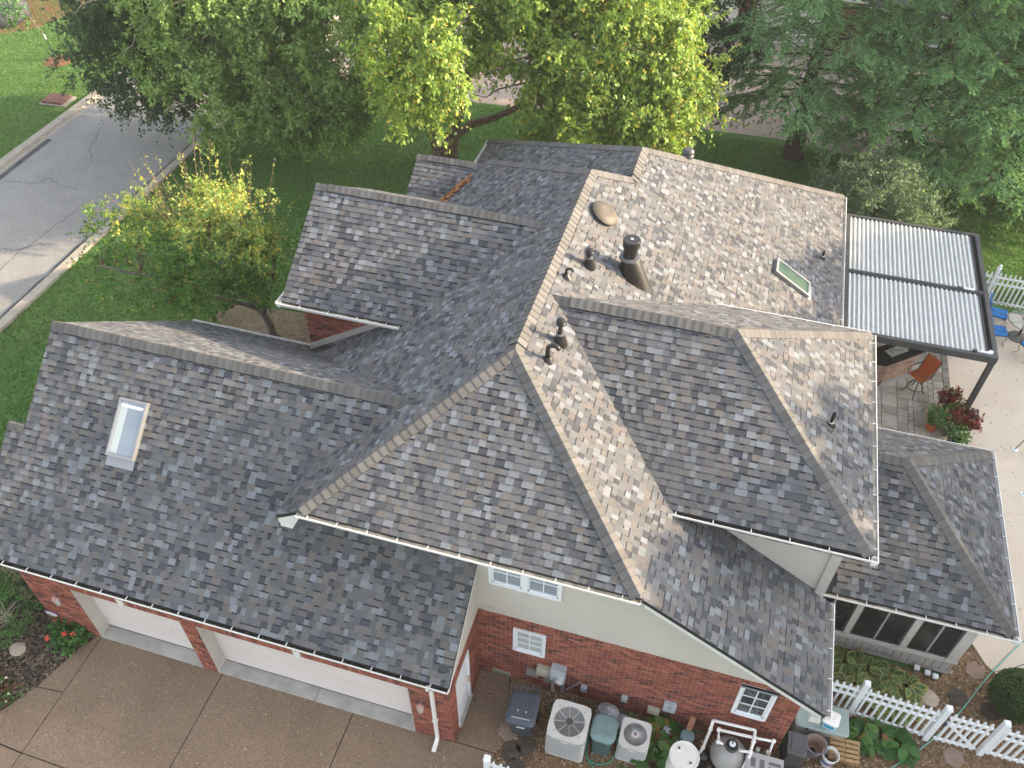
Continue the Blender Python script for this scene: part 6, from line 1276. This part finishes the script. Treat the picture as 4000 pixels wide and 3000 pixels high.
broadleaf('shrub', 'dark fern-like shrub at the far garage corner', (-10.9, .55, 0), [([(-10.9, .55, 0), (-10.9, .55, .4)], .03, .012)], [((-10.9, .45, .45), (.45, .45, .4))], 50, 30, [((.03, .07, .025), 1)], 98, 'twig', .06, .25, .1, limbs=8, cat='shrub', lim_r=.01)
broadleaf('shrub', 'bright green shrub cut off by the left picture edge', (-12.1, .2, 0), [([(-12.1, .2, 0), (-12.1, .2, .6)], .03, .015)], [((-11.85, .3, 1.0), (.62, .65, .85))], 80, 36, [((.10, .24, .04), 1), ((.07, .18, .035), 1)], 99, 'twig', .07, .3, .1, limbs=8, cat='shrub', lim_r=.012)
# clipped round shrub
r = np.random.default_rng(5); t = thing('boxwood', 'clipped round evergreen shrub at the patio edge', 'shrub', loc=(11.72, 4.32, 0)); n = 15000; d = nrm(r.normal(size=(n, 3))); rr = .575*(.84+.16*r.random(n)**.5)*(1+.05*np.sin(d[:, 0]*7+1)*np.cos(d[:, 1]*6)); P = d*rr[:, None]*np.array([1, 1, .95]) + np.array([0, 0, .52]); P = P[P[:, 2] > .03]; n = len(P); d = nrm(P-np.array([0, 0, .52]))
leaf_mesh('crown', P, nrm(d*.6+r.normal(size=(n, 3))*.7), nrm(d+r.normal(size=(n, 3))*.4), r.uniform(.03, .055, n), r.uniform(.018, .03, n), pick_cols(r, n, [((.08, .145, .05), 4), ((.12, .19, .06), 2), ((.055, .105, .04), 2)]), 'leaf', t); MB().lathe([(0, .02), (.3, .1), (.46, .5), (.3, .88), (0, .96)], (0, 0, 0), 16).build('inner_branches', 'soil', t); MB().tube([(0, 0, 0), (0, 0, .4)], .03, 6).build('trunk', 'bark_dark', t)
# pots by the pergola post
def potted(loc, label, r_, h, pm, pal, seed, ph, pr, ln, flowers=None, wf=.6):
    t = thing('potted_plant', label, 'potted plant', 'flower pots by the pergola post', loc); MB().lathe([(r_*.65, 0), (r_*.9, h*.8), (r_, h*.82), (r_, h), (r_*.88, h), (r_*.85, h*.9)], (0, 0, 0), 22).build('pot', pm, t, smooth='auto'); MB().lathe([(0, h*.9), (r_*.86, h*.9)], (0, 0, 0), 18).build('soil', 'soil', t)
    r = np.random.default_rng(seed); cp, cd = clusters(r, [((0, 0, h+ph*.45), (pr, pr, ph*.55))], 46, .35); P, D, Nn, L_, ci = spray_leaves(r, cp, cd, 16, pr*.4, ln, .12, .9, 4); leaf_mesh('foliage', P, D, Nn, L_, L_*wf, pick_cols(r, len(P), pal), 'leaf', t)
    if flowers:
        fc, nf, fs = flowers
        for k in range(nf):
            d = nrm(r.normal(size=(1, 3))+np.array([0, 0, .6]))[0]; c = np.array([0, 0, h+ph*.45])+d*np.array([pr, pr, ph*.6]); m = 9; pd = nrm(r.normal(size=(m, 3))+d); leaf_mesh('flower', c+pd*.004, pd, nrm(r.normal(size=(m, 3))), np.full(m, fs*.5), np.full(m, fs*.4), np.tile(fc, (m, 1))*r.uniform(.8, 1.2, (m, 1)), 'petal', t)
RED = [((.20, .035, .03), 4), ((.13, .025, .025), 3), ((.10, .07, .03), 1)]
potted((10.44, 12.66, .01), 'terracotta pot with pink-flowered bushy plant on the pavers', .2, .32, 'terracotta', G1, 61, .5, .34, .08, ((.66, .30, .22), 22, .07))
potted((11.18, 12.75, 0), 'dark pot overflowing with deep red coleus by the post', .24, .4, 'dark_stone', RED, 62, .42, .36, .12, wf=.75)
potted((11.0, 12.22, 0), 'cobalt blue pot with green and white flowers by the sunroom eave', .2, .34, 'cobalt', G1, 63, .36, .34, .08, ((.75, .72, .55), 26, .05))
potted((11.02, 13.22, 0), 'small terracotta pot with lime green foliage near the post', .15, .3, 'terracotta', [((.14, .24, .05), 3), ((.3, .3, .1), 1)], 64, .3, .22, .09)
potted((10.92, 13.62, 0), 'pot of red coleus and spiky grass behind the lime plant', .18, .34, 'cobalt', RED+[((.2, .22, .09), 2)], 65, .42, .32, .11)
t = thing('planter_box', 'grey planter box behind the corner post of the pergola', 'planter', loc=(11.58, 13.42, 0)); MB().box(-.13, .16, -.22, .24, 0, .2).build('box', 'slab_grey', t, bevel=.012); MB().box(-.15, .18, -.24, .26, .2, .225).build('lid', 'slab_grey', t, bevel=.008)
# ---------------------------------------------------------------- trees
BIRCH = [((0.239, 0.355, 0.070), 5), ((0.312, 0.413, 0.085), 3), ((0.184, 0.284, 0.062), 3), ((0.545, 0.445, 0.093), .7)]
BIRCHD = [((0.216, 0.330, 0.093), 5), ((0.266, 0.378, 0.113), 3), ((0.151, 0.245, 0.072), 3)]
broadleaf('birch_tree', 'tall multi-trunk birch with sunlit yellow-green crown behind the roof', (-8.5, 23.1, -.06),
          [([(-8.5, 23.1, -.06), (-9.0, 23.0, 1.3), (-9.5, 22.6, 4.0), (-9.8, 22.2, 8.0), (-9.6, 22.0, 11)], .3, .08), ([(-8.2, 23.1, -.06), (-7.9, 23.1, 1.5), (-7.4, 23.2, 3.2), (-6.6, 23.4, 7), (-6, 23.5, 11)], .32, .08), ([(-8.0, 23.1, .9), (-7.2, 23.05, 1.6), (-6.1, 23.0, 2.15), (-4.8, 22.9, 3.0), (-3.4, 22.6, 5.2), (-2.4, 22.4, 8)], .2, .07)],
          [((-8.9, 21.6, 5.6), (2.3, 2.0, 2.6)), ((-9.0, 22.2, 7.6), (2.2, 2.0, 1.4)), ((-2.0, 22.4, 6.7), (3.0, 2.4, 3.0)), ((-3.6, 23.0, 8.4), (3.0, 2.2, 1.6)), ((-4.9, 21.2, 6.5), (1.7, 1.3, 1.7)), ((-0.8, 21.8, 5.6), (3.0, 1.8, 2.9)), ((-2.8, 19.6, 4.3), (1.4, 1.1, 1.3)), ((-7.1, 18.3, 6.2), (2.0, 1.5, 2.1)), ((-5.0, 23.6, 7.6), (2.2, 1.6, 2.4)), ((0.3, 21.4, 5.2), (1.8, 1.5, 1.9))],
          2600, 72, BIRCH, 101, 'bark_birch', .155, .85, .5, limbs=90, lim_r=.055,
          extra=[(-5.2+.35*k*random.uniform(.8, 1.2), 21.2+random.uniform(-.5, .8), 2.0+random.uniform(-.5, .9)) for k in range(16)]+[(-11.0+random.uniform(-.4, .8), 21.4, 3.0+random.uniform(-.4, 1.2)) for k in range(10)])
broadleaf('hornbeam_tree', 'large green tree at upper left between road and birch with pale bare branches', (-15.6, 23.6, -.06),
          [([(-15.6, 23.6, -.06), (-15.7, 23.5, 2), (-16.2, 23.2, 4.4), (-17.0, 22.6, 7.0), (-17.2, 22.2, 10)], .36, .09), ([(-15.6, 23.4, 2.2), (-14.4, 22.8, 5), (-13.4, 22.4, 8.5)], .2, .07)],
          [((-15.0, 21.8, 4.2), (2.9, 2.3, 3.6)), ((-18.2, 18.9, 4.8), (1.7, 1.3, 1.3)), ((-15.7, 18.8, 3.7), (1.2, 1.0, 1.5)), ((-16.6, 20.6, 7.4), (3.6, 2.4, 2.4)), ((-13.2, 20.4, 5.0), (2.1, 1.8, 3.6)), ((-12.4, 20.2, 2.9), (1.5, 1.3, 1.6)), ((-11.3, 20.6, 5.2), (1.4, 1.3, 2.2))],
          1700, 66, BIRCHD, 102, 'bark_grey', .155, .8, .42, limbs=70, lim_r=.05, twigmat='twig_pale')
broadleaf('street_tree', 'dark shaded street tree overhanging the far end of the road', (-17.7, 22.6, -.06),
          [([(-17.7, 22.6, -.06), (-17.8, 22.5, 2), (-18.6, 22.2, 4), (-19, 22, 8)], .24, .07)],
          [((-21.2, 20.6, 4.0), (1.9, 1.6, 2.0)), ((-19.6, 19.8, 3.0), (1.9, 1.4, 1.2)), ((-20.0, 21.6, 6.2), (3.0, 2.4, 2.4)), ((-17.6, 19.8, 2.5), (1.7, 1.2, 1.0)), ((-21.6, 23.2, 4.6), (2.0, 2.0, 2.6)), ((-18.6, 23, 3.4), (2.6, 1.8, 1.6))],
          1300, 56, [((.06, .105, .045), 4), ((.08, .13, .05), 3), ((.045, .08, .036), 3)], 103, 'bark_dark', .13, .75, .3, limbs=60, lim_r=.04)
# the small tree by the front walk: upright reddish shoots, yellowing top with sunlight painted into its leaf colours
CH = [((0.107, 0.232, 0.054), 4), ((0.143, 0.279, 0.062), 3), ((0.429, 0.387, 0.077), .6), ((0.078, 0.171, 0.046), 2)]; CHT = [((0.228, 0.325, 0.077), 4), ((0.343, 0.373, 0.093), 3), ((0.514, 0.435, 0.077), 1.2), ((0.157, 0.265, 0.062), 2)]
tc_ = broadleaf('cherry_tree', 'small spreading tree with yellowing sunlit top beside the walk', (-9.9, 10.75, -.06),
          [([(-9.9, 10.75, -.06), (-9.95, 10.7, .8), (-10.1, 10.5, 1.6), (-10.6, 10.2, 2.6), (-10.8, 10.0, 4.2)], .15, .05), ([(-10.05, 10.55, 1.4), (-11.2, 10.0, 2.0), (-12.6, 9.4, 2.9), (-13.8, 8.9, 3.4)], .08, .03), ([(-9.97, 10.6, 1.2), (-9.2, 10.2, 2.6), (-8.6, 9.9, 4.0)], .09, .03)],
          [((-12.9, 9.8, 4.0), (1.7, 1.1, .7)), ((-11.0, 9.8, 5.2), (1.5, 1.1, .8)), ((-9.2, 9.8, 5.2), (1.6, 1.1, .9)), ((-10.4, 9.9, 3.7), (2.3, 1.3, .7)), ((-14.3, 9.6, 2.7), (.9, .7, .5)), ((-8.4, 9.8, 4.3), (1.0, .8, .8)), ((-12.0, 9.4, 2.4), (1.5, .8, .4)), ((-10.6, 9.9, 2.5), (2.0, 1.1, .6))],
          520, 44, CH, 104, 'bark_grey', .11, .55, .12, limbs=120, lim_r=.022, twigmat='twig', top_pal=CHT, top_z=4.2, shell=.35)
r = np.random.default_rng(12); mb = MB(); Ps, Ds = [], []
for k in range(60):      # upright shoots
    a = r.uniform(0, 6.28); q = math.sqrt(r.random()); b0 = np.array([-.4+2.1*q*math.cos(a), -.9+1.1*q*math.sin(a), 4.7+.5*r.random()]); d = np.array([math.cos(a)*.5*q, math.sin(a)*.5*q, 1]) + r.normal(0, .12, 3); L = r.uniform(.7, 2.0)*(1.15-.35*q); e = b0+d*L
    mb.tube([tuple(b0), tuple(b0+d*L*.5+r.normal(0, .05, 3)), tuple(e)], [.011, .008, .003], 4, caps=False); m = int(26*r.uniform(.3, 1.3)); u = r.random(m); Ps.append(b0+d*(u*L)[:, None]+r.normal(0, .035, (m, 3))); Ds.append(nrm(r.normal(size=(m, 3))+np.array([0, 0, .1])))
mb.build('shoots', 'twig', tc_); P = np.vstack(Ps); D = np.vstack(Ds); n = len(P); L_ = r.uniform(.06, .11, n); leaf_mesh('shoot_leaves', P, D, nrm(r.normal(size=(n, 3))*.7+np.array([0, 0, .8])), L_, L_*.5, pick_cols(r, n, CHT), 'leaf', tc_)
# pale bare branches in the leaning tree
th = bpy.data.objects['hornbeam_tree']; mb = MB(); rb = np.random.default_rng(31); B0 = Vector((-15.6, 23.6, -.06))
for a, b, r0 in (((-15.6, 20.9, 6.4), (-18.6, 19.3, 6.9), .075), ((-18.6, 19.3, 6.9), (-20.4, 18.7, 6.6), .035), ((-16.6, 20.4, 6.6), (-18.6, 18.8, 5.9), .05), ((-18.0, 19.2, 6.1), (-18.9, 18.4, 4.9), .025), ((-15.4, 20.6, 6.0), (-16.4, 19.6, 5.2), .05), ((-19.6, 18.9, 6.7), (-21, 18.9, 6.0), .02), ((-19.3, 19, 6.8), (-20.6, 18.4, 7.0), .02), ((-14.2, 20.6, 5.2), (-15.0, 19.9, 4.2), .04)): limb(mb, Vector(a)-B0, Vector(b)-B0, r0, r0*.4, rb, 7, .06, 7)
mb.build('bare_branches', 'twig_pale', th, smooth=True)
broadleaf('small_tree', 'slim dark tree with rounded leaves beside the tan driveway', (-.2, 26.9, -.06), [([(-.2, 26.9, -.06), (-.15, 26.9, 1.2), (.1, 26.8, 3), (.3, 26.6, 6)], .17, .06)], [((.9, 26.0, 3.6), (1.5, 1.2, 1.9)), ((.5, 26.4, 6.2), (2.2, 1.8, 2.2)), ((1.9, 26.4, 5.4), (1.4, 1.2, 1.8))], 330, 52, [((.028, .062, .028), 4), ((.04, .085, .035), 3)], 105, 'bark_grey', .12, .6, .4, limbs=26, lim_r=.03, wfac=.85)
CY_ = [((0.168, 0.328, 0.130), 4), ((0.216, 0.401, 0.157), 3), ((0.131, 0.256, 0.110), 3), ((0.275, 0.374, 0.122), 1)]; CY2 = [((0.150, 0.283, 0.113), 4), ((0.188, 0.338, 0.130), 3), ((0.117, 0.221, 0.099), 3)]
conifer('cypress_tree', 'feathery dark conifer with open branches over the tan driveway', (5.6, 27.4, -.06), 13, 2.0, 4.3, 201, CY2, nb=78, nsp=28, nlf=32, group='feathery conifers', trunk_r=.34)
conifer('cypress_tree', 'bright green feathery conifer right of the open-branched one', (9.9, 27.4, -.06), 11, 1.2, 4.2, 202, CY_, nb=84, nsp=30, nlf=36, group='feathery conifers', trunk_r=.36)
conifer('cypress_tree', 'soft green feathery conifer at the right picture edge', (13.9, 27.0, -.06), 11, 0.9, 4.2, 203, CY_, nb=78, nsp=30, nlf=36, group='feathery conifers')
conifer('cypress_tree', 'tall conifer trunk in front of the neighbour windows', (12.0, 31.5, -.06), 15, 5.0, 3.6, 204, CY2, nb=60, nsp=26, nlf=30, group='feathery conifers', trunk_r=.36)
conifer('cypress_tree', 'far conifer in the upper right corner', (16.8, 33.0, -.06), 15, 1.5, 4.2, 205, CY2, nb=60, nsp=26, nlf=30, group='feathery conifers')
broadleaf('round_shrub', 'large grey-green rounded shrub behind the pergola', (8.7, 22.2, -.06), [([(8.7, 22.2, -.06), (8.7, 22.2, .5), (8.6, 22.1, 1.2)], .1, .04), ([(8.75, 22.2, .2), (9.4, 22.0, 1.1)], .07, .03)], [((8.1, 21.9, 1.7), (1.7, 1.4, 1.45)), ((9.3, 21.8, 1.5), (1.6, 1.4, 1.3)), ((8.5, 21.6, 2.2), (1.4, 1.2, 1.2)), ((7.1, 21.9, 1.3), (1.0, 1.0, 1.0))], 900, 56, [((.15, .22, .13), 4), ((.19, .27, .16), 3), ((.10, .16, .09), 3)], 106, 'bark_dark', .085, .38, .05, limbs=40, cat='shrub', lim_r=.02, wfac=.5, spread=.8)
broadleaf('young_tree', 'thin staked young tree in a round mulch ring on the far lawn', (-29.7, 26.1, -.06), [([(-29.7, 26.1, -.06), (-29.8, 26.0, 1.2), (-30.1, 25.8, 2.4), (-30.4, 25.7, 3.4)], .035, .012)], [((-31.2, 25.4, 2.9), (1.0, .8, .9)), ((-30.3, 25.5, 2.0), (.6, .5, .4))], 46, 22, [((.10, .22, .06), 3), ((.07, .17, .05), 2)], 107, 'bark_grey', .12, .4, .3, limbs=12, lim_r=.012, wfac=.8)
ty = bpy.data.objects['young_tree']; MB().tube([(.06, -.02, 0), (-.05, -.1, 1.25)], .028, 6).build('stake', 'stake_green', ty); MB().tube([(-.05, -.1, 1.1), (-.06, -.11, 1.3)], .035, 6).build('tie', 'vinyl', ty)
t = MB().lathe([(0, .05), (.5, .045), (.72, .0), (.72, -.02)], (-29.6, 26.1, -.055), 28).build('mulch_ring', 'red_mulch'); tag(t, kind='structure')
broadleaf('small_bush', 'sparse bush between the brick gable wall and the walk', (-8.3, 9.0, -.03), [([(-8.3, 9.0, -.03), (-8.3, 9, .6)], .025, .01)], [((-8.3, 8.9, .8), (.6, .4, .5)), ((-7.4, 8.8, .7), (.5, .4, .45))], 40, 18, G1, 108, 'twig', .09, .3, .2, limbs=20, cat='shrub', lim_r=.012, wfac=.6)
# tall trees on the sunny side, beyond the right edge of the picture
SH = [((.05, .10, .03), 1), ((.07, .13, .035), 1)]
k = 0
for x, y, hh, rr in ((33, -9, 15.5, 5.2), (34, -1, 15.2, 5.0), (33, 6.6, 15.9, 4.8), (34, 13.6, 16.3, 4.8), (33, 21.8, 13.2, 4.0), (31, 36.5, 15, 5.2), (30, 46, 17, 6.5), (36, 56, 18, 6), (35, -18, 15, 5.5), (39, -13, 16.5, 5), (39.5, -5, 16.5, 5), (39, 3, 16.8, 5), (40, 10.5, 18.6, 5), (39.5, 16.4, 17.9, 4.2)):
    broadleaf('oak_tree', ['first', 'second', 'third', 'fourth', 'fifth', 'sixth', 'seventh', 'eighth', 'ninth', 'tenth', 'eleventh', 'twelfth', 'thirteenth', 'fourteenth'][k]+' tall broadleaf tree of the row beyond the right picture edge', (x, y, -.06), [([(x, y, -.06), (x, y+.1, hh*.3), (x+.2, y, hh*.75)], .35, .1)], [((x, y, hh*.62), (rr, rr, hh*.30)), ((x+1, y+1, hh*.42), (rr*1.05, rr*1.05, hh*.36)), ((x-.5, y-1, hh*.82), (rr*.62, rr*.62, hh*.2))], 520, 40, SH, 300+k, 'bark_dark', .45, 1.1, .3, group='tall trees beyond the right edge', limbs=24, lim_r=.06, wfac=.75, shell=.25); k += 1
# ---------------------------------------------------------------- the neighbour's house
nb = thing('neighbour_house', 'neighbour brick house with white garage doors half hidden by conifers', 'house', loc=(6, 39.5, 0))
def nbx(name, m, *bs, par=nb, bev=0):
    mb = MB()
    for b in bs: mb.box(b[0]-6, b[1]-6, b[2]-39.5, b[3]-39.5, b[4], b[5])
    return mb.build(name, m, par, bevel=bev)
nbx('wall', 'nb_brick', (-4, 8, 38.7, 46, -.5, 2.6)); nbx('wall', 'nb_brick', (8, 24, 39.7, 48, -.6, 2.0))
for x0, x1 in ((-1.4, 2.0), (2.9, 6.1)):
    gdo = nbx('garage_door', 'tank_white', (x0, x1, 38.6, 38.7, -.2, 2.0))
    for q in range(4): nbx('door_section', 'tank_white', (x0+.05, x1-.05, 38.57, 38.6, -.15+q*.53, .34+q*.53), par=gdo)
for x0, x1 in ((9.55, 10.95), (11.5, 12.1), (14.5, 15.9)):
    w = nbx('window', 'vinyl', (x0-.08, x1+.08, 39.62, 39.7, .28, .38), (x0-.08, x1+.08, 39.62, 39.7, 1.62, 1.72), (x0-.08, x0, 39.62, 39.7, .38, 1.62), (x1, x1+.08, 39.62, 39.7, .38, 1.62)); nc = max(2, round((x1-x0)/.3))
    for i in range(nc):
        for j in range(4): nbx('pane', 'blind', (x0+(x1-x0)*i/nc+.012, x0+(x1-x0)*(i+1)/nc-.012, 39.66, 39.67, .38+.31*j+.012, .38+.31*(j+1)-.012), par=w)
    nbx('muntin_backing', 'vinyl', (x0, x1, 39.672, 39.69, .38, 1.62), par=w)
nbx('gutter', 'gutter', (8, 24, 39.15, 39.25, 1.9, 2.02)); nbx('soffit', 'trim', (8, 24, 39.25, 39.7, 1.9, 1.94)); nbx('gutter', 'gutter', (-4.2, 8, 38.2, 38.3, 2.5, 2.62))
for (x0, x1, y0, z0, y1, z1) in ((8, 24, 39.2, 2.02, 44, 4.6), (-4.2, 8, 38.25, 2.62, 42.5, 5.0)):
    mb = MB(); mb.prism([(x0-6, y0-39.5, z0), (x1-6, y0-39.5, z0), (x1-6, y1-39.5, z1), (x0-6, y1-39.5, z1)], (0, 0, .08)); rf = mb.build('roof', 'nb_roof', nb)
    mb = MB(); mb.prism([(x0-6, y1-39.5, z1), (x1-6, y1-39.5, z1), (x1-6, 2*y1-y0-39.5, z0), (x0-6, 2*y1-y0-39.5, z0)], (0, 0, .08)); mb.build('roof', 'nb_roof', nb)
# ---------------------------------------------------------------- light morning haze over the whole place
hm = bpy.data.materials.new('haze'); hm.use_nodes = True; hn = hm.node_tree.nodes
for n_ in list(hn):
    if n_.type != 'OUTPUT_MATERIAL': hn.remove(n_)
pv = hn.new('ShaderNodeVolumePrincipled'); pv.inputs['Color'].default_value = (.93, .95, .97, 1); pv.inputs['Density'].default_value = 0.00045; pv.inputs['Anisotropy'].default_value = 0.2
hm.node_tree.links.new(pv.outputs[0], [n_ for n_ in hn if n_.type == 'OUTPUT_MATERIAL'][0].inputs['Volume']); MATS['haze'] = hm
hz = MB().box(-262, 262, -162, 342, -1.1, 24).build('haze', 'haze'); hz['kind'] = 'stuff'
